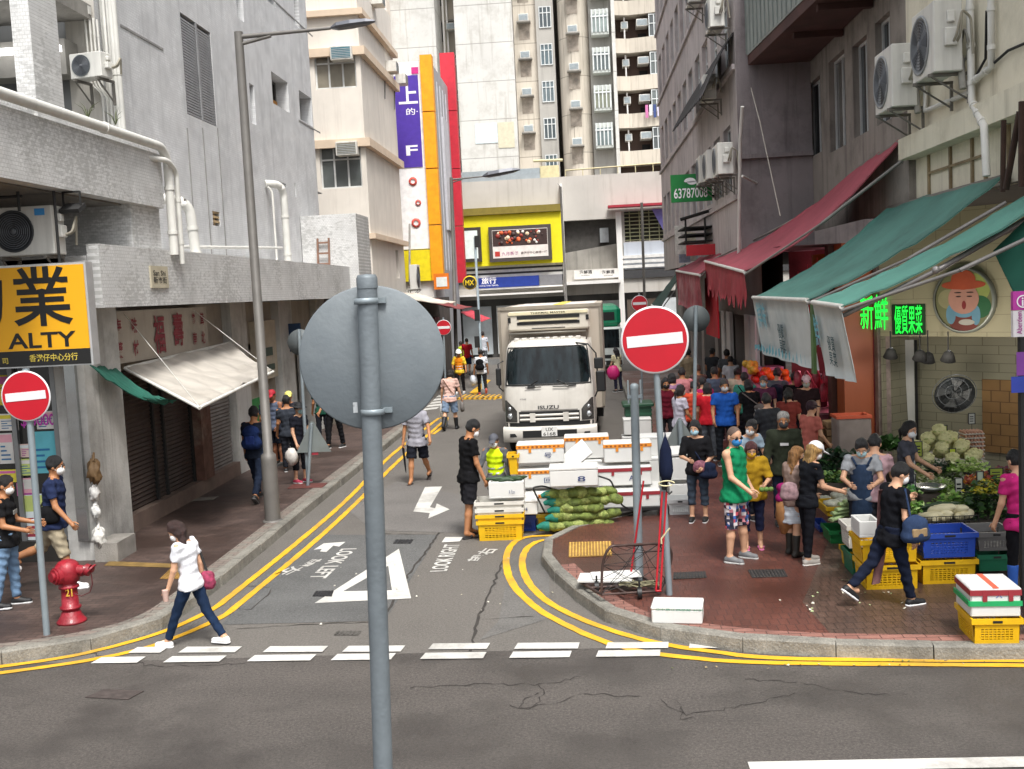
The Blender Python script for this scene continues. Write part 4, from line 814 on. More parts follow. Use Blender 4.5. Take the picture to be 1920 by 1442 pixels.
# balcony wing
Yb = 77.4; bx0, bx1 = TX(1152, Yb), TX(1262, Yb)
b = MB(); b.box(bx0, Yb+1.8, ZB, bx1+4, 92, ZT); pt(b.build('balcony_wall', MT('#5b4a42', .85, 0, .2, 1.)), TW)
b = MB(); b.box(bx0-.05, Yb-.1, ZB, bx0+.2, Yb+1.9, ZT); b.box(bx1, Yb-.2, ZB, bx1+4, Yb+3, ZT); pt(b.build('fin_wall', TWH), TW)
q = random.Random(8)
for k, z in floors():
    if z > 33: continue
    zc = zpx(290)+k*2.62
    b = MB(); xm = bx0+(bx1-bx0)*.28; 
    b.add([(bx0+.2, Yb+.3, zc-1.15), (xm, Yb+.6, zc-1.15), (bx1, Yb-.0, zc-1.15), (bx0+.2, Yb+.3, zc-.15), (xm, Yb+.6, zc-.15), (bx1, Yb, zc-.15), (bx0+.2, Yb+1.79, zc-1.15), (bx1, Yb+1.79, zc-1.15)], [(0, 1, 4, 3), (1, 2, 5, 4), (0, 6, 7, 2, 1)])
    pt(b.build('balcony', TBG), TW)
    ww = (bx1-bx0)*.36; hh = 1.55
    o = pt(window(None, (bx1-ww-.05, Yb+.35, zc-.15), (1, 0, 0), (0, 0, 1), ww, hh, GLASS(q.choice(['#4a4f50', '#5f6665', '#383b3c']), .2), WFR, 4, 1, .06, [.9]), TW)
    pt(ac_window(None, (bx0+(bx1-bx0)*.52, Yb+1.7, zc+.9), (1, 0, 0), (0, -1, 0), .8, .5, 1.2), TW)
    pt(ac_window(None, (bx0+(bx1-bx0)*.22, Yb+1.7, zc+.85), (1, 0, 0), (0, -1, 0), .5, .5, .9), TW)
    b = MB(); b.box(bx0+(bx1-bx0)*.46, Yb+1.74, zc-.1, bx0+(bx1-bx0)*.6, Yb+1.79, zc+.4); b.tube([(bx0+.9, Yb+.9, zc-.15), (bx0+.9, Yb+.9, zc+1.4)], .06, 6, 1); pt(b.build('balcony_door', [DKI, WH]), TW)
# washing on one balcony
zc = zpx(232)
b = MB()
for k, c_ in enumerate(range(7)): x = bx1-2.0+k*.28; b.box(x, Yb+.05, zc-.2+q.uniform(0, .2), x+.2, Yb+.1, zc+.75, k % 4)
tag(b.build('washing', [MT('#b96f9c', .9), MT('#d8d8dc', .9), MT('#3b4a7a', .9), MT('#c8c2d8', .9)]), 'row of pink white and blue washing hanging on a tower balcony', 'washing')
b = MB(); q_ = P_(1060, 300, 70); b.box(TX(968), 74, 9.6, TX(1045), 78.5, 10.9); b.add([(TX(968), 73, 10.9), (TX(1050), 73, 10.3), (TX(1050), 79, 11.6), (TX(968), 79, 12.0)], [(0, 1, 2, 3)]); pt(b.build('lean_to_roof', MT('#6f675a', .9, 0, .35, 2., dirt=.8)), TW)
# ================================================================ right side of the street
CRW = MT('#e3ddc9', .85, 0, .07, .9, .2, 30., streak=.45, dirt=.45, dcol='#8d8570'); GRC = MT('#8a837c', .9, 0, .15, 1., .35, 25., streak=.7, dirt=.6, dcol='#3c3734')
MAU = MT('#857d7e', .9, 0, .12, 1.2, .25, 25., streak=.6, dirt=.6, dcol='#463e40')
NB = thing('cream_corner_building', 'cream stained corner building with two brackets of condensers above the green awnings', 'building', (5.5, 14, 4.9))
def pn(o, par, **k): return pt(o, par, **k)
ZL = 5.96
b = MB(); b.wall((5.5, 18.35, ZL), (0, -1, 0), (0, 0, 1), 10.35, 12, [(1.2, 2.6, 2.3, 6), (3.0, 3.1, 5.2, 6)], .2)
b.quad((5.62, 18.35, 4.85), (5.62, 8, 4.85), (5.62, 8, ZL), (5.62, 18.35, ZL)); b.quad((5.5, 8, ZL), (30, 8, ZL), (30, 8, 18), (5.5, 8, 18)); b.quad((5.5, 8, 18), (5.5, 18.35, 18), (30, 18.35, 18), (30, 8, 18))
pn(b.build('wall', CRW), NB)
b = MB(); b.box(5.34, 8, ZL-.32, 5.62, 18.35, ZL+.02); pn(b.build('ledge', CRW), NB)
pn(window(None, (5.62, 17.15, ZL+2.6), (0, -1, 0), (0, 0, 1), 1.1, 3.4, GLASS('#5f6f70'), WFR, 2, 2, .05), NB); pn(window(None, (5.62, 15.35, ZL+3.1), (0, -1, 0), (0, 0, 1), 2.2, 2.9, GLASS('#5b8590'), WFR, 4, 1, .05), NB)
b = MB()
for y in (17.6, 16.6, 15.7, 15.2, 14.4): b.box(5.585, y, 4.9, 5.617, y+.07, ZL-.33)
b.box(5.58, 15.2, 5.32, 5.584, 17.6, 5.36); pn(b.build('rusty_batten', MT('#8f7f63', .9, 0, .3, 4., dirt=.8, dcol='#4f3826')), NB)
pipe([AX(1818, -20, 5.4), AX(1822, 190, 5.4), AX(1845, 236, 5.3), AX(1850, 330, 5.3)], .05, NB, PIPE, 'drainpipe', 3)
pipe([AX(1858, -20, 5.42), AX(1859, 125, 5.42), AX(1822, 155, 5.42)], .045, NB, PIPE, 'drainpipe', 2)
pipe([AX(1735, 160, 5.42), AX(1735, 208, 5.42), AX(1822, 172, 5.42)], .035, NB, PIPE, 'drainpipe', 1)
pipe([AX(1850, 20, 5.45), AX(1848, 110, 5.45), AX(1826, 150, 5.45)], .018, NB, DKI, 'cable', 1)
pipe([AX(1862, 120, 5.45), AX(1890, 95, 5.45), AX(1925, 80, 5.45)], .018, NB, DKI, 'cable', 1)
q_ = AX(1900, 290, 5.2)
b = MB(); b.tube([AX(1880, 360, 5.2), AX(1882, 225, 5.2)], .035, 4); b.tube([AX(1886, 355, 5.15), AX(1912, 210, 5.15)], .04, 4); b.tube([AX(1915, 350, 5.15), AX(1916, 190, 5.15)], .04, 4); pn(b.build('rusty_post', MT('#3d2a22', .9, 0, .3, 5., dirt=.5)), NB)
def cond_r(label, x, y, X, sz, rz=R(-90)):
    q = AX(x, y, X); return condenser(label, (X, q.y, q.z), rz, sz, fan='#8f9294')
cond_r('upper white condenser on a bracket at the cream wall beside the pipe', 1757, 146, 5.1, (.95, .38, .95))
cond_r('lower white condenser on a bracket where cream and grey walls meet', 1680, 208, 5.1, (.95, .38, .95))
for lab, x, y in (('coil of grey hose hanging by the upper condenser', 1800, 85), ('coil of grey hose hanging beside the lower condenser', 1716, 140)):
    q = AX(x, y, 5.3); b = MB(); n = 40; b.tube([(5.36+.01*math.sin(i), q.y+.14*math.cos(i*.5)*(1+.1*math.sin(i*.31)), q.z+.2*math.sin(i*.5)) for i in range(n)], .018, 6); b.tube([(5.3, q.y, q.z-.15), (5.3, q.y-.1, q.z-.6)], .05, 6, 0)
    tag(b.build('hose_coil', MT('#8f8d86', .8, 0, .2, 8.)), lab, 'hose')
# grey building
GB = thing('grey_tenement', 'stained grey tenement with an overhanging balcony above the red awning', 'building', (5.5, 22, 4.9))
Hs = []
for px in ((1513, 162, 1541, 292), (1553, 118, 1587, 280), (1598, 88, 1629, 255), (1640, 45, 1672, 232)):
    a, c = AX(px[0], px[1], 5.5), AX(px[2], px[3], 5.5); Hs.append((25.6-a.y, c.z-4.85+.1, 25.6-c.y, a.z-4.85))
b = MB(); b.wall((5.5, 25.6, 4.85), (0, -1, 0), (0, 0, 1), 7.25, 12, Hs, .22); b.quad((3.8, 25.6, 4.4), (5.5, 25.6, 4.4), (5.5, 25.6, 17), (3.8, 25.6, 17), 1)
b.box(3.8, 25.45, 6.6, 5.49, 25.59, 6.7, 1); b.quad((5.5, 18.35, 16.85), (5.5, 25.6, 16.85), (30, 25.6, 16.85), (30, 18.35, 16.85)); b.quad((5.5, 18.34, 4.85), (5.62, 18.34, 4.85), (5.62, 18.34, 17), (5.5, 18.34, 17))
pn(b.build('wall', [GRC, MAU]), GB)
for k, h in enumerate(Hs):
    pn(window(None, (5.66, 25.6-h[0], 4.85+h[1]), (0, -1, 0), (0, 0, 1), h[2]-h[0], h[3]-h[1], GLASS('#33373a' if k != 1 else '#5a5a58'), MT('#b7b9b9', .5), 2, 1, .05), GB)
b = MB(); q0, q1, q2, q3 = (4.04, 25.5), (4.5, 18.4), (5.48, 18.4), (5.48, 25.5); z0, z1 = 8.72, 11
def prism(b, pts, z0, z1, m=0):
    n = len(pts); vs = [(x, y, z) for z in (z0, z1) for x, y in pts]; b.add(vs, [tuple(range(n-1, -1, -1)), tuple(range(n, 2*n))] + [(i, (i+1) % n, n+(i+1) % n, n+i) for i in range(n)], m)
prism(b, [q0, q3, q2, q1], z0+.22, z1); pn(b.build('balcony', MT('#8b918d', .75, 0, .12, 1.5, .25, 30., streak=.8, dirt=.3, dcol='#4b4b48')), GB)
b = MB(); prism(b, [(4.06, 25.48), (5.47, 25.48), (5.47, 18.42), (4.52, 18.42)], z0, z0+.22); [b.box(4.5, y, z0-.12, 5.48, y+.15, z0-.002) for y in (20.2, 22.4)]; pn(b.build('balcony_soffit', MT('#4a302c', .9, 0, .25, 1.5, .3, dirt=.5)), GB)
b = MB()
for k in range(20):
    t_ = k/20; x, y = 4.04+.46*t_-.012, 25.5-7.1*t_; b.box(x-.006, y-.06, z0+.26, x+.011, y, z1)
pn(b.build('balcony_rib', MT('#7f8783', .8, 0, .15, streak=.6)), GB)
b = MB(); b.tube([AX(1385, 480, 3.7), AX(1388, 260, 3.7), AX(1392, 200, 3.7)], .04, 6); b.tube([AX(1392, 330, 3.7), AX(1470, 370, 5.3)], .03, 6); pn(b.build('drainpipe', PIPE), GB)
b = MB(); b.tube([AX(1408, 165, 3.9), AX(1425, 230, 3.9), AX(1463, 405, 3.9)], .012, 5); pn(b.build('cable', MT('#9b958c', .8)), GB)
# farther tenement
FB = thing('pink_tenement', 'pinkish grey tenement with window rows and a dark corrugated hood', 'building', (3.8, 35, 4.5))
FM = MT('#b3abaa', .85, 0, .1, 1., .2, 25., streak=.6, dirt=.4, dcol='#5d5656')
hl = []; 
for r_ in range(4):
    for k in range(11): hl.append((.9+k*2.0, 1.6+r_*3.0, 2.2+k*2.0, 3.2+r_*3.0))
b = MB(); b.wall((3.8, 49, 4.4), (0, -1, 0), (0, 0, 1), 23.4, 13, hl, .18); b.quad((3.8, 49, 17.4), (3.8, 25.6, 17.4), (20, 25.6, 17.4), (20, 49, 17.4)); b.quad((3.8, 49, 4.4), (20, 49, 4.4), (20, 49, 17.4), (3.8, 49, 17.4)); pn(b.build('wall', FM), FB)
for k, h in enumerate(hl):
    if k % 11 == 10 and False: continue
    pn(window(None, (3.95, 49-h[0], 4.4+h[1]), (0, -1, 0), (0, 0, 1), h[2]-h[0], h[3]-h[1], GLASS(['#55585c', '#a88f90', '#3f4346', '#8d9499'][(k*7) % 4], .2), WFR, 2, 1, .05, [1.05]), FB)
b = MB(); [b.box(3.72, 25.7, 4.4+z, 3.79, 49, 4.4+z+.12) for z in (1.3, 4.3, 7.3, 10.3)]; pn(b.build('string_course', FM), FB)
HD = MT('#2b2a2c', .8, .2, .2, 6., .3); b = MB(); P = []
for i in range(41):
    u = i/40; y = 25.75+8.2*u; P.append([Vector((3.78-.75*v, y, 9.55+.1*u-(1.15+.25*(1-u))*v**1.2 + .035*math.sin(i*2.6))) for v in [j/5 for j in range(6)]])
b.sheet(P, .02); pn(b.build('corrugated_hood', HD), FB)
def cond_f(label, x, y, sz, X=3.45): q = AX(x, y, X); return condenser(label, (X, q.y, q.z), R(-90), sz, fan='#9a9c9c')
cond_f('white condenser near the top edge above the corrugated hood', 1341, 58, (.9, .34, .75)); cond_f('white condenser fixed under the dark corrugated hood', 1328, 190, (.85, .32, .6))
cond_f('front condenser of the white row above the green phone sign', 1356, 330, (.95, .36, .72)); cond_f('middle condenser of the white row above the green phone sign', 1336, 338, (.95, .36, .72)); cond_f('rear condenser of the white row above the green phone sign', 1322, 345, (.95, .36, .72))
cond_f('small condenser high on the pinkish tenement at the top edge', 1300, 10, (.85, .32, .6))
# ground floors of the right side: shop recess, ceiling, back walls
RB = thing('market_shopfronts', 'row of dark open shopfronts below the right hand tenements', 'shopfront', (5.5, 25, PZ))
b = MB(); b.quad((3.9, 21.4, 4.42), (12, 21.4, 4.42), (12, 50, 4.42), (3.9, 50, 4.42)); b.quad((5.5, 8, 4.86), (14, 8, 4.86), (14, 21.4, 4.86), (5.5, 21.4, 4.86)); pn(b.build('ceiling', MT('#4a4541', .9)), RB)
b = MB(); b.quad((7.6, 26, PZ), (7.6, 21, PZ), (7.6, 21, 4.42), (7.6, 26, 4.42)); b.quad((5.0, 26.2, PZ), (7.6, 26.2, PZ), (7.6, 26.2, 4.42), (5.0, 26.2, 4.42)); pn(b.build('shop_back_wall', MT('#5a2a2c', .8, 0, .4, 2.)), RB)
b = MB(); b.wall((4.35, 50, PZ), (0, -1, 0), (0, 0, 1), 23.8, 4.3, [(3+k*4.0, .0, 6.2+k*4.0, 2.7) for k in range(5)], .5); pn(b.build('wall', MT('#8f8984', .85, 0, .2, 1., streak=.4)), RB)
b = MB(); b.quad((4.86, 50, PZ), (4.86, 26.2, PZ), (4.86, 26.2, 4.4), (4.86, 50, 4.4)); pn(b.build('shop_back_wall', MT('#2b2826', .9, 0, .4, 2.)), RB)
for k, y in enumerate((26.5, 27.5, 31, 32.2)):
    b = MB(); b.box(4.2, y, PZ, 4.3, y+.75, 2.9); pn(b.build('door_leaf', MT('#d6d5d3', .6, 0, .06)), RB)
b = MB(); b.box(4.95, 20.75, PZ, 5.5, 21.35, 4.4, 0); pn(b.build('pillar', MT('#a5552f', .5, 0, .1, 1.5, streak=.2)), RB)
b = MB(); b.box(4.85, 21.4, PZ, 5.1, 21.7, 4.4); b.box(5.52, 20.5, PZ, 5.75, 20.74, 4.4, 1); pn(b.build('pillar', [MT('#4b2a22', .6), MT('#8f8079', .8, 0, .3, 6., dirt=.8, dcol='#4a3f3a')]), RB)
# small poster and lamps in the red shop
b = MB(); b.cyl((5.3, 24.2, 3.3), (5.3, 24.2, 3.9), .62, .62, 28); q = AX(1580, 455, 5.35)
tag(b.build('gold_drum_lamp', MT('#9a6a2a', .35, .5, .1)), 'large gold drum shaped light over the red awninged shop', 'lamp').location = (.2, -1.2, .35)
for k in range(3):
    q = AX(1500+k*18, 655-k*6, 4.7); t = thing('market_lamp', ['left', 'middle', 'right'][k] + 'most of the three red plastic lamps above the meat stall', 'lamp', (4.7, q.y, q.z+.7), group='red lamps over the meat stall')
    b = MB(); b.lathe([(.02, .2), (.06, .16), (.15, 0), (.14, 0), (.05, .14)], (0, 0, 0), 14); b.tube([(0, 0, .2), (0, 0, 1.0)], .008, 5); b.build('lamp_shade', MT('#b02032', .5), t); b = MB(); b.ball((0, 0, .05), .05, 8); b.build('bulb', MT('#ffb0a8', .5, emit=6), t)
pl = bpy.data.lights.new('market_light', 'POINT'); pl.energy = 90; pl.color = (1, .35, .45); pl.shadow_soft_size = .3; po = bpy.data.objects.new('market_light', pl); COL.objects.link(po); po.location = (5.6, 23.5, 2.6)
b = MB(); b.quad((5.52, 26.2, 2.5), (5.52, 21.4, 2.5), (5.52, 21.4, 3.4), (5.52, 26.2, 3.4)); pn(b.build('fascia_board', MT('#8c1f2a', .6, 0, .2, 1.)), RB)
# ------------------------------------------------ corner fruit shop on the chamfer
FS = thing('greengrocer_shop', 'cream tiled corner greengrocer front with green lit characters and a round sign', 'shop', (6.4, 19.3, PZ))
A0, A1 = Vector((5.55, 20.4, 0)), Vector((9.2, 16.05, 0)); ud = (A1-A0).normalized(); Lc = (A1-A0).length; nn = Vector((ud.y, -ud.x, 0)) * 1  # faces the corner
if nn.dot(Vector((-1, -1, 0))) < 0: nn = -nn
def onp(px, py, off=0):       # point of the shop plane hit by a sight line
    a, b_, c = _ray(px, py); p0 = A0+nn*off; t = (p0.dot(nn))/(a*nn.x+b_*nn.y); return Vector((a*t, b_*t, HC+c*t))
bt = MT('#8e8b76', .6, 0, .08, 1.5, .2, 40., brick=(.4, .16, .006, '#878470', '#67634f'), ax='xzy')
b = MB(); b.wall(A0+Vector((0, 0, 2.62)), ud, (0, 0, 1), Lc, 2.24); pn(b.build('sign_wall', MT('#a39c80', .6, 0, .08, 1.5, .15, 40., brick=(.6, .3, .005, '#9e977b', '#827c66'), ax='xzy')), FS)
b = MB(); b.wall(A0-nn*.9+Vector((0, 0, PZ)), ud, (0, 0, 1), Lc, 2.7); b.quad(A0+Vector((0, 0, 2.62)), A0+ud*Lc+Vector((0, 0, 2.62)), A0+ud*Lc-nn*.9+Vector((0, 0, 2.62)), A0-nn*.9+Vector((0, 0, 2.62))); b.quad(A0+Vector((0, 0, PZ)), A0-nn*.9+Vector((0, 0, PZ)), A0-nn*.9+Vector((0, 0, 2.62)), A0+Vector((0, 0, 2.62))); pn(b.build('back_wall', bt), FS)
b = MB(); q0 = onp(1645, 800, -.85); q1 = onp(1703, 800, -.85); b.quad(*[v for v in (Vector((q0.x, q0.y, PZ)), Vector((q1.x, q1.y, PZ)), Vector((q1.x, q1.y, 2.55)), Vector((q0.x, q0.y, 2.55)))]); pn(b.build('olive_door', MT('#4c4a3a', .6, 0, .15, 1.)), FS)
q0, q1 = onp(1706, 800, -.8), onp(1716, 800, -.8)
b = MB(); b.quad(Vector((q0.x, q0.y, PZ)), Vector((q1.x, q1.y, PZ)), Vector((q1.x, q1.y, 2.5)), Vector((q0.x-.08, q0.y+.05, 2.5))); pn(b.build('plastic_curtain', MT('#d5d6d2', .4, 0, .05)), FS)
q0, q1 = onp(1717, 800, -.78), onp(1722, 800, -.78); b = MB(); b.quad(Vector((q0.x, q0.y, PZ)), Vector((q1.x, q1.y, PZ)), Vector((q1.x, q1.y, 2.5)), Vector((q0.x, q0.y, 2.5))); pn(b.build('dark_post', DKI), FS)
q0, q1 = onp(1842, 800, -.8), onp(1960, 800, -.8); z0, z1 = onp(1880, 850, -.8).z, onp(1880, 712, -.8).z
b = MB(); b.quad(Vector((q0.x, q0.y, z0)), Vector((q1.x, q1.y, z0)), Vector((q1.x, q1.y, z1)), Vector((q0.x, q0.y, z1))); pn(b.build('cardboard_screen', MT('#8a6a40', .7, 0, .15, 2.5, .3, brick=(.22, .2, .008, '#805f38', '#5a4026'), ax='xzy')), FS)
GLW = MT('#19d63a', .5, 0, .02, emit=1.1); GDK = MT('#123a1c', .6)
def ps(body, x0, yb, x1, yt, mat, bold=.015, ext=.01, name='lettering', off=.0):
    a, c = onp(x0, yb, off), onp(x1, yb, off); tp = onp((x0+x1)/2, yt, off).z-onp((x0+x1)/2, yb, off).z; W_ = math.hypot(c.x-a.x, c.y-a.y)
    return pn(txt(body, a, ud, (0, 0, 1), W_, tp, mat, None, name, bold, ext), FS)
ps('新鮮', 1616, 618, 1668, 552, GLW, .004, .04); ps('優質果菜', 1680, 626, 1732, 572, GLW, .004, .04)
b = MB(); q0, q1 = onp(1674, 628, 0), onp(1736, 570, 0)
b.quad(Vector((q0.x, q0.y, q0.z))+nn*.02, Vector((q1.x, q1.y, q0.z))+nn*.02, Vector((q1.x, q1.y, q1.z))+nn*.02, Vector((q0.x, q0.y, q1.z))+nn*.02); pn(b.build('letter_backing', GDK), FS)
qc = onp(1811, 563, .0); rr = 60*qc.y/2000
Mr = Matrix.Translation(qc) @ Matrix(((ud.x, 0, nn.x, 0), (ud.y, 0, nn.y, 0), (0, 1, 0, 0), (0, 0, 0, 1)))
b = MB(); b.lathe([(rr*.93, .1), (rr, .1), (rr, 0)], (0, 0, 0), 40, 0, Mr); t = pn(b.build('round_sign', MT('#8b8f86', .4, .4)), FS)
b = MB(); b.lathe([(0, .07), (rr*.93, .07)], (0, 0, 0), 40, 0, Mr)
def disc2(cx, cy, rx, ry, m, z, y0=-9):       # cartoon shapes, sign units: 1 = sign radius
    n = 26; pts = [(cx+rx*math.cos(2*math.pi*i/n), cy+ry*math.sin(2*math.pi*i/n)) for i in range(n)]
    pts = [(x, max(y, y0)) for x, y in pts]; b.add([Mr @ Vector((x*rr, y*rr, .07+z)) for x, y in pts], [tuple(range(n))], m)
disc2(.35, .35, .5, .45, 1, .002); disc2(-.5, .05, .35, .3, 2, .002); disc2(.52, -.2, .36, .34, 3, .003)
disc2(0, -.62, .5, .33, 4, .004); disc2(-.42, -.42, .16, .3, 5, .005); disc2(.4, -.45, .14, .3, 5, .005); disc2(0, -.4, .3, .12, 5, .006); disc2(0, .05, .5, .46, 6, .008); disc2(0, .47, .72, .14, 7, .010); disc2(0, .62, .4, .3, 7, .011)
disc2(-.16, .12, .09, .02, 8, .012); disc2(.2, .12, .09, .02, 8, .012); disc2(-.18, .24, .12, .018, 8, .012); disc2(.22, .24, .12, .018, 8, .012); disc2(.02, -.14, .07, .13, 9, .012); disc2(.1, -.66, .26, .09, 10, .012)
b.build('sign_picture', [MT('#6f6f4c', .6), MT('#8f9a52', .6), MT('#8f8a66', .6), MT('#1f5a34', .6), MT('#6a2a20', .6), MT('#5f8ba0', .6), MT('#b08070', .6), MT('#a5482a', .6), MT('#2a1a18', .6), MT('#7a1f22', .6), MT('#a8a49a', .6)], t).location = -t.matrix_basis.translation if False else (0, 0, 0)
# lamps and clutter hanging under the sign wall
def spot(label, x, y, lit, off=.5):
    q = onp(x, y, off); t = thing('work_lamp', label, 'lamp', q); b = MB()
    b.lathe([(.03, .12), (.08, .08), (.13, -.06), (.12, -.06), (.06, .06)], (0, 0, 0), 14, 0, Matrix.Rotation(R(20), 4, 'X')); b.tube([(0, 0, .1), (0, 0, max(.15, 2.75-q.z))], .012, 5); b.build('lamp_shade', DKI, t)
    b = MB(); b.ball((0, 0, -.02), .06, 10); b.build('bulb', MT('#ffffff', .5, emit=20 if lit else 4), t); return t
spot('bright white work lamp glowing under the left of the sign wall', 1670, 664, True); spot('black work lamp in the middle under the sign wall', 1725, 668, False); spot('large black work lamp under the round sign', 1778, 670, True, .6); spot('black bulky lamp beside the glowing one under the sign wall', 1740, 672, False, .3)
for x, e in ((1650, 13), (1760, 20), (1870, 18)):
    q = onp(x, 690, 1.3); q.z = 2.45; pl = bpy.data.lights.new('shop_light', 'POINT'); pl.energy = e; pl.color = (1, .93, .82); pl.shadow_soft_size = .15; po = bpy.data.objects.new('shop_light', pl); COL.objects.link(po); po.location = q  # stand in for the lamps, set over the goods; one added to brighten them
q = onp(1789, 738, .6); t = thing('wall_fan', 'dark round electric fan tilted down inside the corner shop', 'fan', q)
Mf = Matrix.Rotation(math.atan2(ud.y, ud.x), 4, 'Z') @ Matrix.Rotation(R(58), 4, 'X') @ Matrix.Rotation(R(14), 4, 'Y')
b = MB(); [b.lathe([(r_, z_), (r_+.008, z_+.006), (r_+.016, z_)], (0, 0, 0), 30, 0, Mf) for r_, z_ in ((.42, 0), (.3, .05), (.15, .075))]
for k in range(20): a = k*.314; b.tube([Mf @ Vector((.42*math.cos(a), .42*math.sin(a), 0)), Mf @ Vector((.05*math.cos(a), .05*math.sin(a), .085))], .003, 4)
b.build('fan_guard', MT('#33373a', .5, .3), t)
b = MB(); 
for k in range(4): a = k*1.57; b.quad(*[Mf @ Vector((.37*u*math.cos(a+v), .37*u*math.sin(a+v), .0+.04*w_)) for u, v, w_ in ((.15, 0, 0), (.95, -.35, 0), (.95, .45, 1), (.15, .5, 1))])
b.lathe([(0, -.03), (.4, -.03), (.4, -.035)], (0, 0, 0), 26, 0, Mf); b.build('fan_blade', MT('#15181a', .5), t)
b = MB(); b.ball(Mf @ Vector((.02, 0, -.14)), .1, 12); b.tube([Mf @ Vector((.02, 0, -.14)), Vector((.25, .35, .0)), Vector((.3, .55, .15))], .025, 6); b.build('motor', MT('#dddddb', .4), t); t.scale = (.84, .84, .84)
# canopies ------------------------------------------------------------------------
GRN = MT('#4f8277', .75, 0, .18, 1.8, .12, 14., dirt=.8, dcol='#33504c', stretch=(1, 1, 1)); GRN2 = MT('#5b9587', .7, 0, .12, 1.5, .12, 14., dirt=.2, dcol='#35665c')
RED = MT('#9f4653', .75, 0, .12, 2., .12, 14., dirt=.35, dcol='#6a1f28'); CAN = MT('#c5cbc9', .8, 0, .08, 2.5, .2, 12., dirt=.5, dcol='#8fa0a2')
def awn(label, B0, B1, F1, F0, mat, sag=.12, nu=10, val=None, barm=PIPE):
    t = awning('awning', label, 'awning', B0, B1, F1, F0, mat, nu, 14, sag)
    b = MB(); b.tube([Vector(F0), Vector(F1)], .035, 8); pn(b.build('front_bar', barm), t); b = MB(); b.tube([Vector(B0)+Vector((0, 0, -.03)), Vector(B1)+Vector((0, 0, -.03))], .05, 8); pn(b.build('roller', MT('#77736c', .6, .3)), t)
    for i, (f, bk) in enumerate(((F0, B0), (F1, B1))):
        f, bk = Vector(f), Vector(bk); el = f.lerp(bk, .5)+Vector((0, (.3 if i == 0 else -.3), -.25)); b = MB(); b.tube([f-Vector((0, 0, .05)), el], .022, 6); b.tube([el, bk-Vector((0, 0, .35))], .028, 6); pn(b.build('folding_arm', MT('#8d8a86', .5, .4)), t)
    return t
def valance(t, a, b_, ha, hb, mat, name='valance', n=26, amp=.03, fringe=0., lean=0.):
    a, b_ = Vector(a), Vector(b_); P = []; q = random.Random(11)
    for i in range(n+1):
        u = i/n; h = ha+(hb-ha)*u + (q.uniform(-fringe, fringe) if fringe else 0)
        P.append([a.lerp(b_, u)+Vector((amp*math.sin(u*19+v*2)*v + lean*v, 0, -h*v)) for v in [j/5 for j in range(6)]])
    m = MB(); m.sheet(P, .006); return pn(m.build(name, mat), t)
F0, F1 = AX(1412, 558, 3.2), AX(1514, 563, 3.2)
t = awn('large green awning with a white printed valance over the vegetable stall', AX(1668, 388, 5.5), AX(1886, 328, 5.5), F1, F0, GRN, .16)
v = valance(t, F0-Vector((0, 0, .03)), F1-Vector((0, 0, .03)), 1.02, .98, CAN, lean=.12)
def vprint(par, F0, F1, specs, H_=1.0):
    L_ = (F1-F0).length; xd = (F1-F0).normalized()
    for body, u, z, w_, h_, mt_ in specs:
        o = txt(body, F0+xd*(u*L_)+Vector((-.05+.12*(-z/H_), 0, z)), xd, Vector((-.12, 0, 1)), w_, h_, mt_, None, 'lettering', .01, .012); pn(o, par)
BLP, DKP = MT('#6fb0bf', .8), MT('#36555c', .8)
vprint(t, F0, F1, [('鮮味', .12, -.55, .9, .48, BLP), ('優質\n果菜', .5, -.9, .55, .5, DKP)])
b = MB(); q = random.Random(3)
for k in range(16): u = k/16; p = F0.lerp(F1, u)+Vector((.06, 0, -.99+.02*u)); b.quad(p, p.lerp(F1, .06), p.lerp(F1, .06)+Vector((-.01, 0, q.uniform(.04, .16))), p+Vector((-.01, 0, q.uniform(.04, .16))))
pn(b.build('print_band', BLP), t).location += Vector((-.05, 0, 0))
F0, F1 = AX(1524, 567, 3.2), AX(1578, 575, 3.2)
t = awn('nearer narrow green awning with bright cloth and a grey folding arm', AX(1926, 366, 5.5), AX(2010, 348, 5.5), F1, F0, GRN2, .1)
v = valance(t, F0-Vector((0, 0, .03)), F1-Vector((0, 0, .03)), .98, .92, CAN, n=14, lean=.14)
vprint(t, F0, F1, [('鮮', .08, -.6, .3, .45, BLP), ('優質\n果菜', .5, -.8, .42, .4, DKP)])
b = MB(); b.box(3.19, F0.y-.02, F0.z-1.0, 3.23, F0.y+.15, F0.z-.03); pn(b.build('valance_gap', MT('#4d6a3a', .8, 0, .3, 3., dirt=.4)), t)
b = MB(); b.tube([AX(1580, 592, 3.25), AX(1755, 508, 4.2)], .03, 8); b.tube([AX(1755, 508, 4.2), AX(1935, 405, 5.4)], .035, 8); b.ball(AX(1755, 506, 4.18), .05, 8); pn(b.build('folding_arm', MT('#9a9694', .45, .4)), t)
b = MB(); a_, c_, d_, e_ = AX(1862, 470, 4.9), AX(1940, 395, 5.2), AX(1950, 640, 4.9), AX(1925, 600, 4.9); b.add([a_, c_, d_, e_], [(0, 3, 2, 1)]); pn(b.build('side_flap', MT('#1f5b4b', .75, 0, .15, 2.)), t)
F0, F1 = AX(1322, 490, 3.2), AX(1396, 510, 3.2)
t = awn('long red awning reaching far out with a ragged red fringe', AX(1612, 312, 5.5), AX(1693, 260, 5.5), F1, F0, RED, .3)
valance(t, F0-Vector((0, 0, .03)), F1-Vector((0, 0, .03)), .75, .6, MT('#9b2c38', .8, 0, .25, 3., .2), 'fringe', 60, .04, .16)
F0, F1 = AX(1268, 508, 3.0), AX(1312, 516, 3.0)
t = awn('smaller red awning behind the long one with a stained valance', AX(1388, 420, 5.2), AX(1413, 392, 5.2), F1, F0, RED, .15)
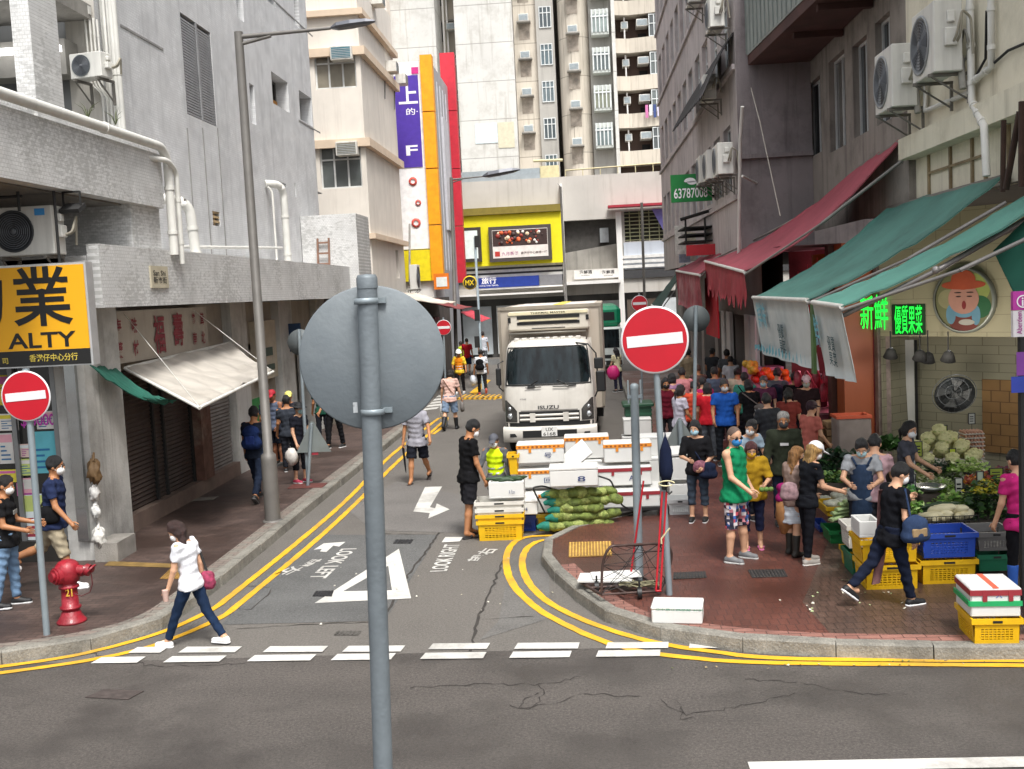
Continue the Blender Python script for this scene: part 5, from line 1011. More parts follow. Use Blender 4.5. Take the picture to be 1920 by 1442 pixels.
valance(t, F0-Vector((0, 0, .03)), F1-Vector((0, 0, .03)), 1.0, .95, MT('#8f3540', .8, 0, .4, 3., .2, dirt=.5, dcol='#c8b0b0'), 'valance', 30, .05, .04)
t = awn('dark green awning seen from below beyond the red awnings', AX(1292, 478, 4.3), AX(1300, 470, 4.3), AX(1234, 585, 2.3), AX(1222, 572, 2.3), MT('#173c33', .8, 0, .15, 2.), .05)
b = MB(); b.box(3.3, 26.5, 2.4, 3.34, 29, 3.9); tag(b.build('red_cloth', MT('#a3121f', .8, 0, .2, 1.5, .2, 10.)), 'bright red cloth hanging below the long red awning', 'cloth')
b = MB(); b.box(*[3.0, 30.5, 4.55], 4.4, 30.65, 4.85); tag(b.build('red_beam_sign', MT('#b3202c', .5)), 'short red strip sign above the smaller red awning', 'sign')
t = thing('roof_frame', 'black metal frame with mesh shelves above the smaller red awning', 'metal frame', (3.6, 32, 4.9))
b = MB()
for z in (4.95, 5.15, 5.35): b.box(3.0, 31.0, z, 4.2, 33, z+.04)
for x in (3.05, 3.6, 4.15): b.tube([(x, 31.05, 4.9), (x, 31.05, 5.6)], .03, 5)
b.tube([(2.9, 31, 5.6), (4.3, 31, 5.95)], .05, 5); pn(b.build('frame', DKI), t)
# hanging sign with a phone number
Yg = 30.; a, c = AY(1259, 380, Yg), AY(1334, 324, Yg)
t = thing('hanging_sign', 'green hanging sign with a white leaf emblem and a phone number', 'sign', (a.x, Yg, a.z))
b = MB(); b.box(a.x, Yg, a.z, c.x, Yg+.12, c.z); pn(b.build('sign_panel', MT('#0b7a35', .5)), t)
sg('63787008', 1264, 373, 1327, 354, Yg-.002, WP, t, .012)
Me = Matrix.Translation(AY(1295, 340, Yg-.012)) @ Matrix.Rotation(R(90), 4, 'X')
b = MB(); n = 20
def leaf(cx, cy, r_, a0, th):
    pts = [(cx+r_*math.cos(a0+math.pi*i/n), cy+r_*.62*math.sin(a0*0+math.pi*i/n)) for i in range(n+1)] + [(cx+r_*math.cos(a0+math.pi*i/n), cy+r_*.62*math.sin(math.pi*i/n)-th*math.sin(math.pi*i/n)) for i in range(n-1, 0, -1)]
    b.add([Me @ Vector((x, y, 0)) for x, y in pts], [tuple(range(len(pts)))])
leaf(-.02, .0, .16, 0, .13); Me = Me @ Matrix.Rotation(R(180), 4, 'Z'); leaf(-.04, -.0, .15, 0, .09); pn(b.build('emblem', WP), t)
b = MB(); b.box(c.x, Yg+.03, c.z-.2, 3.8, Yg+.09, c.z-.14); b.box(c.x, Yg+.03, a.z+.1, 3.8, Yg+.09, a.z+.16); pn(b.build('sign_arm', DKI), t)
# crowded little sign boards under it
q = random.Random(2)
for k in range(7):
    x = 2.95+k*.14; z = 4.5+q.uniform(-.1, .2); m = MB(); m.box(x, 33.5+k*.4, z, x+.35, 33.55+k*.4, z+q.uniform(.5, .9))
    tag(m.build('sign_board', MT(q.choice(['#c8c6c0', '#8b97a8', '#b5b09c', '#a9b7c9']), .7, 0, .3, 8.)), ('small pale sign board crowded below the green phone sign'), 'sign board', 'small sign boards below the green phone sign')
# information post on the right edge
Yi = 11.6; a, c = AY(1898, 632, Yi), AY(1932, 545, Yi)
t = thing('information_sign', 'pink and white information sign on a dark post at the right edge', 'sign', (c.x+.02, Yi, PZ))
b = MB(); b.box(a.x, Yi-.03, AY(1898, 582, Yi).z, c.x+.3, Yi+.03, c.z); pn(b.build('pink_panel', MT('#b5379b', .5)), t)
b = MB(); b.box(a.x, Yi-.03, a.z, c.x+.3, Yi+.03, AY(1898, 583, Yi).z); pn(b.build('white_panel', MT('#e3dfe2', .5)), t)
pn(txt('Aberdeen', (AY(1914, 625, Yi).x, Yi-.032, a.z+.03), (0, 0, 1), (-1, 0, 0), .24, .055, MT('#a63a90', .6), None), t); b = MB(); Mi = Matrix.Translation((AY(1916, 565, Yi).x, Yi-.036, AY(1916, 565, Yi).z)) @ Matrix.Rotation(R(90), 4, 'X'); b.lathe([(.055, 0), (.068, 0)], (0, 0, 0), 24, 0, Mi); pn(b.build('emblem', WP), t)
pn(txt('i', (AY(1913, 574, Yi).x, Yi-.034, AY(1913, 574, Yi).z), (1, 0, 0), (0, 0, 1), .02, .09, WP, None), t)
b = MB(); b.box(AY(1911, 700, Yi).x, Yi-.04, PZ, AY(1911, 700, Yi).x+.12, Yi+.04, a.z); pn(b.build('post', DKI), t)
b = MB(); b.box(AY(1893, 736, Yi).x, Yi-.05, AY(1893, 736, Yi).z, AY(1922, 736, Yi).x, Yi-.042, AY(1893, 706, Yi).z); pn(b.build('blue_panel', MT('#2b3f9e', .5)), t)
b = MB(); b.box(AY(1903, 706, Yi).x, Yi-.045, AY(1903, 704, Yi).z, AY(1922, 704, Yi).x, Yi-.041, AY(1903, 660, Yi).z); pn(b.build('purple_panel', MT('#7a3c92', .5)), t)
# ================================================================ posts, signs, lamps, hydrant
GAL = MT('#8b969c', .5, .35, .1, 4., .08, 60., dirt=.25, dcol='#7b7264'); RSG = MT('#b00a20', .45, 0, .06, 3.); WSG = MT('#d5d4d6', .5, 0, .03)
STL = MT('#6d6a66', .55, .3, .12, 3., .1, dirt=.3)
def no_entry(label, px, py, foot, Dpx, z0=PZ, pr=.038, top=.06, tilt=0.):
    q = G(foot[0], foot[1], z0); c = AY(px, py, q.y); r_ = Dpx/2*q.y/2000; t = thing('no_entry_sign', label, 'road sign', q)
    dx = c.x-q.x; b = MB(); b.tube([(0, 0, 0), (dx*(1+.0), 0, c.z-z0+r_+top)], pr, 14); b.build('post', GAL, t)
    Mx = Matrix.Translation((dx, -pr-.012, c.z-z0)) @ Matrix.Rotation(R(90), 4, 'X') @ Matrix.Rotation(R(tilt), 4, 'Z')
    b = MB(); b.lathe([(r_*.94, .006), (r_, .004), (r_, -.004), (0, -.005)], (0, 0, 0), 48, 0, Mx); b.build('sign_rim', WSG, t)
    b = MB(); b.lathe([(0, .0085), (r_*.945, .008)], (0, 0, 0), 48, 0, Mx); b.build('sign_face', RSG, t)
    b = MB(); w_, h = r_*.82, r_*.165; b.rbox(-w_, -h, .0092, w_, h, .0125, .0015, 0, Mx); b.build('white_bar', WSG, t); return t
no_entry('no entry sign on a leaning grey post at the left pavement edge', 53, 742, (88, 1190), 99, top=.02, tilt=3)
no_entry('largest round no entry sign above the trolley on the brick corner', 1227, 637, (1255, 1115), 126, top=-.2, tilt=3)
no_entry('small distant no entry sign beside the far lamp post left of the lorry', 832, 614, (838, 800), 29, 0, .03)
no_entry('no entry sign half hidden behind the largest no entry sign', 1199, 569, (1205, 760), 30, PZ, .03)
# sign pole in the foreground, back of a round sign
q = G(722, 1640, 0); t = thing('road_sign_back', 'large grey back of a round road sign on a tall pole in the foreground', 'road sign')
Yp = 4.75; tp, bt_ = AY(688, 528, Yp), AY(727, 1700, Yp); t.location = (bt_.x, Yp, 0); dv = (tp-bt_)
b = MB(); k = bt_.z/dv.z; p0 = Vector((bt_.x-dv.x*k, Yp, 0)); t.location = p0
PX = 38/2000*Yp/2
b.tube([Vector((0, 0, 0)), tp-p0], PX*1.0, 24); b.lathe([(PX*1.06, -.03), (PX*1.06, .015), (PX*.9, .03), (0, .034)], tp-p0, 20); b.build('post', MT('#6f777c', .55, .25, .12, 5., .15, 40., dirt=.35, dcol='#4b5256'), t)
c = AY(693, 673, Yp)-p0; rD = 139/2000*Yp
Mx = Matrix.Translation(c+Vector((0, PX+.02, 0))) @ Matrix.Rotation(R(90), 4, 'X') @ Matrix.Rotation(R(8), 4, 'Y')
b = MB(); b.lathe([(0, .004), (rD-.006, .004), (rD, .0), (rD, -.004), (0, -.005)], (0, 0, 0), 64, 0, Mx); b.build('sign_back', MT('#687075', .6, .15, .12, 2.5, .1, 40., dirt=.5, dcol='#8b9193', streak=.25), t)
b = MB()
for dy in (-.24, .26): b.lathe([(PX*1.1, -.014), (PX*1.22, -.012), (PX*1.22, .012), (PX*1.1, .014)], c+Vector((0, 0, dy)), 18); b.box(c.x-.05, PX*1.05, c.z+dy-.012, c.x+.08, PX+.02, c.z+dy+.012)
b.build('clamp', GAL, t)
b = MB(); sx = AY(650, 767, Yp).x-p0.x; sz = AY(650, 767, Yp).z; b.box(sx-.04, PX+.002, sz-.024, sx+.04, PX+.008, sz+.024); b.build('label_sticker', MT('#a9aeb1', .6), t)
for k_, s_ in enumerate(('HIGHWAYS', 'NO 1024 AX')): txt(s_, (sx-.034, PX+.0015, sz+.006-k_*.018), (1, 0, 0), (0, 0, 1), .06, .008, MT('#55585a', .7), t, 'lettering', 0, .0005) if k_ == 0 else None
# plain post with a twin bracket, next to the no entry sign
q = G(1199, 1092, PZ); tp = AY(1189, 722, q.y)
t = thing('sign_post', 'bare grey post with an empty twin bracket beside the trolley', 'post', q)
b = MB(); b.tube([(0, 0, 0), (tp.x-q.x, 0, tp.z-PZ)], .052, 14); b.lathe([(.055, -.05), (.055, 0), (.03, .02), (0, .022)], (tp.x-q.x, 0, tp.z-PZ), 14); b.build('post', GAL, t)
b = MB(); [b.box(tp.x-q.x+s_*.075-.01, -.02, tp.z-PZ-.22, tp.x-q.x+s_*.075+.01, .02, tp.z-PZ+.06) for s_ in (-1, 1)]; b.box(tp.x-q.x-.09, -.03, tp.z-PZ-.16, tp.x-q.x+.09, .03, tp.z-PZ-.12); b.build('bracket', GAL, t)
# street lamps
def lamp_post(label, foot, top, r0, r1, arm=None, head=None, z0=PZ, sleeve=True, Y=None):
    q = G(foot[0], foot[1], z0) if Y is None else AY(foot[0], foot[1], Y)
    if Y is not None: q.z = 0
    tp = AY(top[0], top[1], q.y); t = thing('street_lamp', label, 'street lamp', q); v = tp-q
    b = MB(); L_ = v.length; P = [Vector((0, 0, 0)), v*.13, v*.14, v*.145, v]; b.tube(P, [r0, r0, r0*.95, r1*1.15, r1], 16); b.lathe([(r0*1.35, 0), (r0*1.3, .02), (r0, .03)], (0, 0, 0), 14); b.build('post', STL, t)
    if arm:
        a = AY(arm[0], arm[1], q.y-(.0))-q; st = v*.99; b = MB(); m = st.lerp(a, .35); b.tube([st, m, a], [r1*.6, r1*.45, r1*.35], 8); b.tube([st-Vector((0, 0, .12)), m-Vector((0, 0, .03))], r1*.4, 6); b.build('arm', STL, t)
        h = AY(head[0], head[1], q.y)-q; d = h-a; n_ = d.normalized(); up = Vector((0, 0, 1)); sd = Vector((0, 1, 0)); w_ = d.length
        b = MB(); prof = [(0, .25), (.15, .9), (.45, 1.0), (.8, .8), (1, .25)]; vs = []
        for u, k in prof:
            c_ = a+d*u
            for s_, z_ in ((-1, .0), (-.7, .1), (.7, .1), (1, 0), (.7, -.06), (-.7, -.06)): vs.append(c_+sd*s_*w_*.17*k+up*z_*w_*k*.9)
        b.add(vs, [(i*6+j, i*6+(j+1) % 6, (i+1)*6+(j+1) % 6, (i+1)*6+j) for i in range(4) for j in range(6)] + [(5, 4, 3, 2, 1, 0), (24, 25, 26, 27, 28, 29)], 0, False); b.build('lamp_head', MT('#5d5f66', .4, .4, .1), t)
    return t
lt = lamp_post('tall grey street lamp on the left pavement with an arm over the street', (512, 977), (447, 60), .13, .07, (620, 53), (703, 40))
lamp_post('slim street lamp in front of the orange column with its arm over the street', (856, 700), (846, 333), .14, .07, (905, 331), (975, 318), 0, Y=44)
lamp_post('thin far street lamp in front of the food billboard', (1062, 560), (1051, 350), .12, .06, (1049, 348), (1045, 344), 0, Y=57)
b = MB(); q = AY(1208, 570, 55); b.tube([(q.x, 55, 0), AY(1203, 380, 55)], .07, 8); tag(b.build('lamp_column', STL), 'bare thin column in front of the purple triangle', 'post')
b = MB(); q = AY(905, 720, 42); b.tube([(q.x, 42, 0), AY(890, 445, 42)], .05, 8); t = b.build('traffic_pole', MT('#b5c6cf', .5, .2)); tag(t, 'pale blue pole left of the lorry with boxes on it', 'post')
b = MB(); 
for y_ in (452, 590, 640): p = AY(893, y_, 42); b.box(p.x-.06, 41.9, p.z-.25, p.x+.14, 42.1, p.z+.2)
b.build('pole_box', DKI, t)
q = AY(881, 530, 41); t = thing('round_sign', 'round black and yellow restaurant sign hanging over the far pavement', 'sign', q)
Mx = Matrix.Rotation(R(90), 4, 'X'); b = MB(); b.lathe([(0, .05), (.27, .05), (.27, -.05), (0, -.05)], (0, 0, 0), 28, 0, Mx); b.build('sign_disc', MT('#d8b81c', .5), t); b = MB(); b.lathe([(0, .056), (.235, .055)], (0, 0, 0), 28, 0, Mx); b.build('sign_face', MT('#17150f', .5), t)
txt('MX', (-.17, -.06, -.1), (1, 0, 0), (0, 0, 1), .34, .2, MT('#e0c020', .5), t, 'lettering', .02)
# backs of other signs
def disc_back(label, px, py, foot, D, nm='road_sign_back', tri=False, z0=PZ, pr=.035):
    q = G(foot[0], foot[1], z0); c = AY(px, py, q.y)-q; r_ = D/2*q.y/2000; t = thing(nm, label, 'road sign', q)
    b = MB(); b.tube([(0, 0, 0), (c.x, 0, c.z+(r_ if not tri else r_*.9))], pr, 10); b.build('post', GAL, t)
    M2 = Matrix.Translation((c.x, pr+.01, c.z)) @ Matrix.Rotation(R(90), 4, 'X'); b = MB()
    if tri:
        pts = [(-r_, -r_*.75), (r_, -r_*.75), (r_*.08, r_*1.0), (-r_*.08, r_*1.0)]; vs = [M2 @ Vector((x, y, z)) for z in (.004, -.004) for x, y in pts]; b.add(vs, [(0, 1, 2, 3), (7, 6, 5, 4)] + [(i, (i+1) % 4, 4+(i+1) % 4, 4+i) for i in range(4)])
    else: b.lathe([(0, .004), (r_, .003), (r_, -.004), (0, -.005)], (0, 0, 0), 36, 0, M2)
    b.build('sign_back', MT('#79807f' if tri else '#565c5e', .6, .2, .12, 3., dirt=.4, dcol='#5f5a52'), t); return t
disc_back('small round sign back beside the lamp post on the left pavement', 562, 642, (578, 910), 50)
t = disc_back('small pale triangular sign back low behind the lamp post', 586, 824, (577, 912), 68, 'triangular_sign_back', True)
b = MB(); b.box(.04, .05, .62, .24, .058, .7); b.build('red_label', MT('#8e2634', .6), t)
b = MB(); b.rbox(-.35, -.22, -.0, .35, .22, .02, .005); b.build('foot_plate', MT('#5a2f2a', .7), t)
disc_back('grey round sign back under the red fringe beside the big no entry sign', 1306, 598, (1300, 905), 50)
disc_back('grey triangular sign back with a rusty post amid the crowd', 1276, 815, (1282, 925), 62, 'triangular_sign_back', True, pr=.045)
# parking sign on the left shops
t = thing('parking_sign', 'dark blue square sign with a letter P on the left shopfronts', 'sign', AX(518, 660, -7.2)); q = AY(515, 660, 27); a, c = AY(514, 661, 27), AY(562, 606, 27)
t.location = a; b = MB(); b.box(a.x, 27, a.z, c.x, 27.1, c.z); pt(b.build('sign_panel', MT('#16304f', .5)), t); sg('P', 524, 638, 540, 614, 26.99, MT('#7f93a6', .6), t, .02)
# hydrant -------------------------------------------------------------------------
q = G(135, 1166, PZ); t = thing('fire_hydrant', 'red fire hydrant numbered 21 on the left pavement corner', 'fire hydrant', q, R(0)); HR = MT('#8f1a28', .45, .0, .3, 6., .35, 30., dirt=.8, dcol='#4d1518', coat=.15, grain=.15)
b = MB(); b.lathe([(0, 0), (.205, 0), (.205, .025), (.19, .04), (.15, .1), (.128, .16), (.12, .17)], (0, 0, 0), 24); b.build('base', HR, t)
b = MB(); b.lathe([(.118, .17), (.118, .2), (.145, .205), (.145, .235), (.118, .24), (.112, .42), (.112, .5), (.14, .505), (.14, .535), (.115, .55), (.115, .6)], (0, 0, 0), 24); b.build('barrel', HR, t)
b = MB(); b.lathe([(.1, .56), (.15, .6), (.175, .68), (.18, .76), (.165, .83), (.12, .885), (.06, .91), (0, .915)], (0, 0, 0), 24); b.tube([(0, 0, .72), (-.1, -.13, .7)], [.13, .13], 18); b.build('bonnet', HR, t)
b = MB(); d_ = Vector((-.55, -.83, 0)).normalized(); c0 = Vector((0, 0, .71))
for r_, s0, s1 in ((.125, .12, .19), (.105, .19, .22), (.07, .22, .26)): b.tube([c0+d_*s0, c0+d_*s1], r_, 18)
b.build('outlet_cap', HR, t)
b = MB(); 
for r_, s0, s1 in ((.075, .13, .24), (.1, .24, .265), (.085, .265, .33), (.1, .33, .345), (.04, .345, .38)): b.tube([Vector((s0, 0, .76)), Vector((s1, 0, .745))], r_, 16)
b.build('outlet_nozzle', HR, t)
b = MB(); b.tube([Vector((.36, -.03, .7)), Vector((.37, -.04, .55)), Vector((.33, -.06, .44)), Vector((.22, -.1, .4)), Vector((.13, -.1, .44))], .008, 5); b.build('chain', MT('#4c1218', .6), t)
t.scale = (.83, .83, .83); txt('21', (.01, -.132, .41), Vector((1, .0, 0)), (0, 0, 1), .1, .11, MT('#cfa53a', .6), t, 'number', .02, -.0)
# ================================================================ lorry
LW = MT('#c9c5bd', .38, 0, .06, 1., coat=.2, dirt=.35, dcol='#8d877c', streak=.3); LBX = MT('#b3a99b', .55, 0, .06, 1., streak=.4, dirt=.2); BLKP = MT('#161718', .5, 0, .15, 5.)
t = thing('lorry', 'white refrigerated lorry facing the camera between the foam boxes and the crowd', 'lorry', (-.86, 24.3, 0), R(-1.6)); LO = t
zs = [.5, .62, .75, 1.0, 1.25, 1.5, 1.62, 1.9, 2.2, 2.45, 2.56, 2.63, 2.66]
wz_ = [1.03, 1.05, 1.06, 1.06, 1.06, 1.06, 1.055, 1.035, 1.01, .985, .95, .88, .7]; fz_ = [.02, .0, 0, .01, .03, .06, .09, .16, .23, .3, .36, .46, .62]
def Pf(u, z, o=0.):
    w_ = np.interp(z, zs, wz_); f = np.interp(z, zs, fz_); e = .16*abs(u)**6
    return Vector((w_*u*(1-.03*abs(u)**8), f+e-o, z))
us = [-1+2*i/24 for i in range(25)]
b = MB(); rows = [[Vector((-wz_[k], 1.75, z))] + [Pf(u, z) for u in us] + [Vector((wz_[k], 1.75, z))] for k, z in enumerate(zs)]
b.sheet([list(r_) for r_ in rows]); b.poly(rows[-1]); b.poly([r_[0] for r_ in rows][::-1] + []); b.box(-1.0, 1.7, .5, 1.0, 1.75, 2.6); b.build('cab', LW, t)
def patch(pts_fn, u0, u1, z0, z1, mat, name, o=.006, n=14, m=8, par=None, shape=None):
    b = MB(); P = []
    for i in range(m+1):
        z = z0+(z1-z0)*i/m; a, c = (u0, u1) if shape is None else shape(i/m); P.append([Pf(a+(c-a)*j/n, z, o) for j in range(n+1)])
    b.sheet(P); return b.build(name, mat, par or t)
WSG_ = MT('#161e21', .1, 0, .9, 3.5, spec=.35, stretch=(2, 1, .5))  # stretched noise paints pale reflection streaks into the glass colour
patch(None, 0, 0, 1.66, 2.47, WSG_, 'windscreen', .008, 20, 8, None, lambda v: (-.93+.0*v+.04*(max(0, .12-v)/.12)+.05*(max(0, v-.9)/.1), .93-.04*(max(0, .12-v)/.12)-.05*(max(0, v-.9)/.1)))
b = MB(); ring = [Pf(-.95, 1.64, .012)]
for (u0, z0, u1, z1) in ((-.95, 1.64, .95, 1.64), (.95, 1.64, .95, 2.49), (.95, 2.49, -.95, 2.49), (-.95, 2.49, -.95, 1.64)): ring += [Pf(u0+(u1-u0)*i/10, z0+(z1-z0)*i/10, .012) for i in range(1, 11)]
b.tube(ring, .016, 6); b.build('windscreen_seal', BLKP, t)
b = MB(); b.box(-.25, .35, 1.75, .1, .4, 1.95); b.box(.0, .4, 1.9, .12, .45, 2.4); b.box(-.85, .3, 1.67, -.3, .34, 1.73); b.build('dashboard_items', MT('#5a6365', .6), t) if 0 else None
patch(None, -.62, .62, 1.03, 1.06, MT('#77736e', .5), 'panel_gap', .004); 
for s_ in (-1, 1):
    o = patch(None, 0, 0, .8, 1.3, MT('#4b4a48', .15, .2, .3, 5., coat=1.), 'headlight', .01, 6, 6, None, lambda v, s=s_: tuple(sorted((s*.99, s*(.7+.0*v+.24*max(0, v-.55)/.45)))))
    b = MB(); b.ball(Pf(s_*.86, .93, .0), (.07, .04, .07), 12); b.ball(Pf(s_*.86, 1.1, .0), (.05, .03, .05), 10); b.build('lamp_lens', MT('#b9bdbf', .1, .6), o)
b = MB()
for z in (.79, .86, .93, 1.0): P = [Pf(-.66+1.32*j/14, z, .012) for j in range(15)]
b.sheet([[Pf(-.66+1.32*j/14, z, .006) for j in range(15)] for z in (.78, 1.03)]); b.build('grille', BLKP, t)
b = MB()
for z in (.845, .94): b.sheet([[Pf(-.64+1.28*j/14, z_, o_) for j in range(15)] for z_, o_ in ((z-.03, .01), (z-.025, .035), (z+.025, .035), (z+.03, .01))])
for x in (-.36, .36): b.sheet([[Pf(x+.06*j, z_, .04) for j in (-1, 1)] for z_ in (.79, 1.0)])
b.build('grille_bar', LW, t)
b = MB(); b.sheet([[Pf(-.98+1.96*j/14, z_, .007) for j in range(15)] for z_ in (.69, .78)]); b.build('grille_shadow_gap', BLKP, t)
o = txt('ISUZU', Pf(-.24, 1.075, .01), (1, 0, 0), (0, .08, 1), .48, .085, MT('#4b4b4d', .3, .6), t, 'lettering', .02, .004); o = txt('F7NE', Pf(-.62, 1.3, .012), (1, 0, 0), (0, .1, 1), .14, .035, MT('#55555a', .4), t, 'lettering', 0, .0); 
b = MB(); prf = [(.0, .33), (-.07, .4), (-.08, .6), (-.04, .68), (.03, .69)]
b.sheet([[Vector((x, y+.1*abs(x/1.08)**6, z)) for x in [-1.08+2.16*j/16 for j in range(17)]] for y, z in prf]); b.sheet([[Vector((s_*1.08, yy+(.1 if k == 0 else 0), z)) for k, yy in enumerate((y, .5))] for y, z in prf for s_ in (1,)]); b.sheet([[Vector((-1.08, yy+(.1 if k == 0 else 0), z)) for k, yy in enumerate((y, .5))] for y, z in prf]); b.build('bumper', LW, t)
b = MB(); b.box(-.62, -.083, .44, .62, -.072, .6); b.box(-.92, -.06, .46, -.76, -.03, .54); b.box(.76, -.06, .46, .92, -.03, .54); b.build('bumper_vent', BLKP, t)
b = MB(); b.rbox(-.19, -.1, .46, .17, -.085, .68, .004); p = b.build('number_plate', MT('#d9d8d4', .5), t); txt('UX', (-.09, -.101, .58), (1, 0, 0), (0, 0, 1), .17, .08, BK, p, 'lettering', .01, .001); txt('6168', (-.15, -.101, .475), (1, 0, 0), (0, 0, 1), .28, .08, BK, p, 'lettering', .01, .001)
b = MB()
for s_ in (-1,): pass
for x in (-.45, .45): b.tube([Pf(x, 1.6, .03), Pf(x+.16, 1.61, .035)], .018, 6); b.tube([Pf(x-.0, 1.6, .04), Pf(x+.22 if x < 0 else x-.25, 1.74, .035)], .01, 5); b.tube([Pf(x-.05 if x < 0 else x-.0, 1.58, .05), Pf(x+.3 if x < 0 else x-.35, 1.59, .05)], .012, 5)
b.build('wiper', BLKP, t)
b = MB(); 
for s_ in (1,): b.tube([Pf(.7, 2.55, .0), Vector((.95, .15, 2.52)), Vector((1.12, .2, 2.3)), Vector((1.15, .2, 1.5)), Vector((1.06, .2, 1.3))], .018, 6); b.rbox(1.07, .12, 1.95, 1.28, .2, 2.2, .02); b.rbox(1.1, .1, 1.42, 1.32, .2, 1.9, .03)
b.tube([Vector((-1.03, .3, 2.2)), Vector((-1.14, .18, 2.15)), Vector((-1.14, .18, 1.6)), Vector((-1.06, .3, 1.5))], .016, 6); b.rbox(-1.2, .12, 1.65, -1.08, .2, 2.05, .02); b.build('mirror', BLKP, t)
b = MB(); b.tube([Vector((-.9, 1.0, 2.6)), Vector((-.9, .8, 2.8)), Vector((.9, .8, 2.8)), Vector((.9, 1.0, 2.6))], .018, 6)
for k in range(9): b.rbox(-.78+k*.18, .55, 2.63, -.66+k*.18, .8, 2.7, .015, 1)
b.build('roof_rail', [MT('#8d8a82', .4, .5), LW], t)
b = MB(); b.rbox(-1.26, 1.85, .85, 1.26, 7.6, 3.4, .02); b.build('cargo_box', LBX, t)
b = MB(); 
for x in (-1.27, 1.2): b.box(x, 1.83, .9, x+.07, 1.9, 3.33)
b.box(-1.27, 1.82, 3.34, 1.27, 1.9, 3.42); b.box(-1.0, 2.4, 3.402, 1.1, 7, 3.415, 1); b.box(.1, 2.0, 3.416, .35, 7, 3.43, 2); b.build('box_trim', [MT('#8f877b', .5, .3), MT('#d8cfc9', .6), MT('#e3cf5a', .6)], t)
b = MB(); b.rbox(-.98, 1.25, 2.84, .98, 1.83, 3.3, .04); rf = b.build('refrigeration_unit', MT('#c7c1b4', .45, 0, .05, coat=.1), t)
b = MB(); b.box(-.75, 1.235, 3.12, .75, 1.248, 3.2); b.box(-.75, 1.235, 2.98, .75, 1.248, 3.05); b.box(-.4, 1.235, 2.88, .4, 1.248, 2.9); b.box(-.97, 1.235, 3.05, -.9, 1.248, 3.17); b.box(.9, 1.235, 3.05, .97, 1.248, 3.17); b.build('unit_slot', BLKP, rf)
b = MB(); b.box(-.7, 1.2, 3.07, .7, 1.234, 3.1); b.box(-.95, 1.22, 3.22, .95, 1.248, 3.29); b.build('unit_bar', MT('#d8cfae', .4), rf); txt('THERMAL MASTER', (-.42, 1.219, 3.235), (1, 0, 0), (0, 0, 1), .84, .045, BK, rf, 'lettering', .01, .001)
def wheel(par, x, y, r_=.42, w_=.26):
    b = MB(); Mw = Matrix.Translation((x, y, r_)) @ Matrix.Rotation(R(90), 4, 'Y'); b.lathe([(r_*.55, -w_/2), (r_*.93, -w_/2), (r_, -w_*.35), (r_, w_*.35), (r_*.93, w_/2), (r_*.55, w_/2)], (0, 0, 0), 26, 0, Mw); o = b.build('tyre', MT('#171717', .9), par)
    b = MB(); b.lathe([(0, -w_*.2), (r_*.56, -w_*.45), (r_*.56, w_*.45), (0, w_*.2)], (0, 0, 0), 18, 0, Mw); b.build('rim', MT('#8b8b89', .5, .5), o)
for x in (-.88, .88):
    for y in (1.0, 6.0): wheel(t, x, y)
b = MB(); b.box(-.45, .4, .45, .45, 7.4, .84); b.box(-1.2, 3.0, .5, 1.2, 4.8, .8); b.box(-1.0, .35, .35, 1.0, .6, .5); b.build('chassis', BLKP, t)
# ================================================================ green minibus further up the street
t = thing('minibus', 'green and white minibus partly hidden behind the lorry', 'minibus', (.68, 46.5, 0), R(0))
b = MB(); b.rbox(-1.0, 0, .35, 1.0, 6.5, 2.05, .08); b.build('body', MT('#cfd6d2', .4), t); b = MB(); b.rbox(-.98, .15, 2.06, .98, 6.4, 2.98, .18); b.build('roof', MT('#128a62', .4), t)
b = MB(); b.rbox(-.8, .1, 1.2, .8, .2, 2.1, .03) if 0 else b.box(-.86, -.012, 1.15, .86, -.001, 1.95); b.build('windscreen', WSG_, t); b = MB(); b.box(-.7, .13, 2.35, .7, .149, 2.7); b.build('destination_board', BLKP, t)
b = MB(); b.box(-.95, -.06, .4, .95, .0, .6); b.box(-.5, -.02, .7, .5, -.005, .85); b.build('bumper', BLKP, t)
for s_ in (-1, 1): b = MB(); b.ball((s_*.78, -.01, .8), (.14, .04, .1), 10); b.build('headlight', MT('#d8dadb', .2, .3), t)
b = MB(); b.rbox(-.25, -.08, .42, .25, -.065, .56, .004); b.build('number_plate', MT('#dcdcd8', .5), t)
for x in (-.8, .8): wheel(t, x, 1.0, .35, .22); wheel(t, x, 5.2, .35, .22)
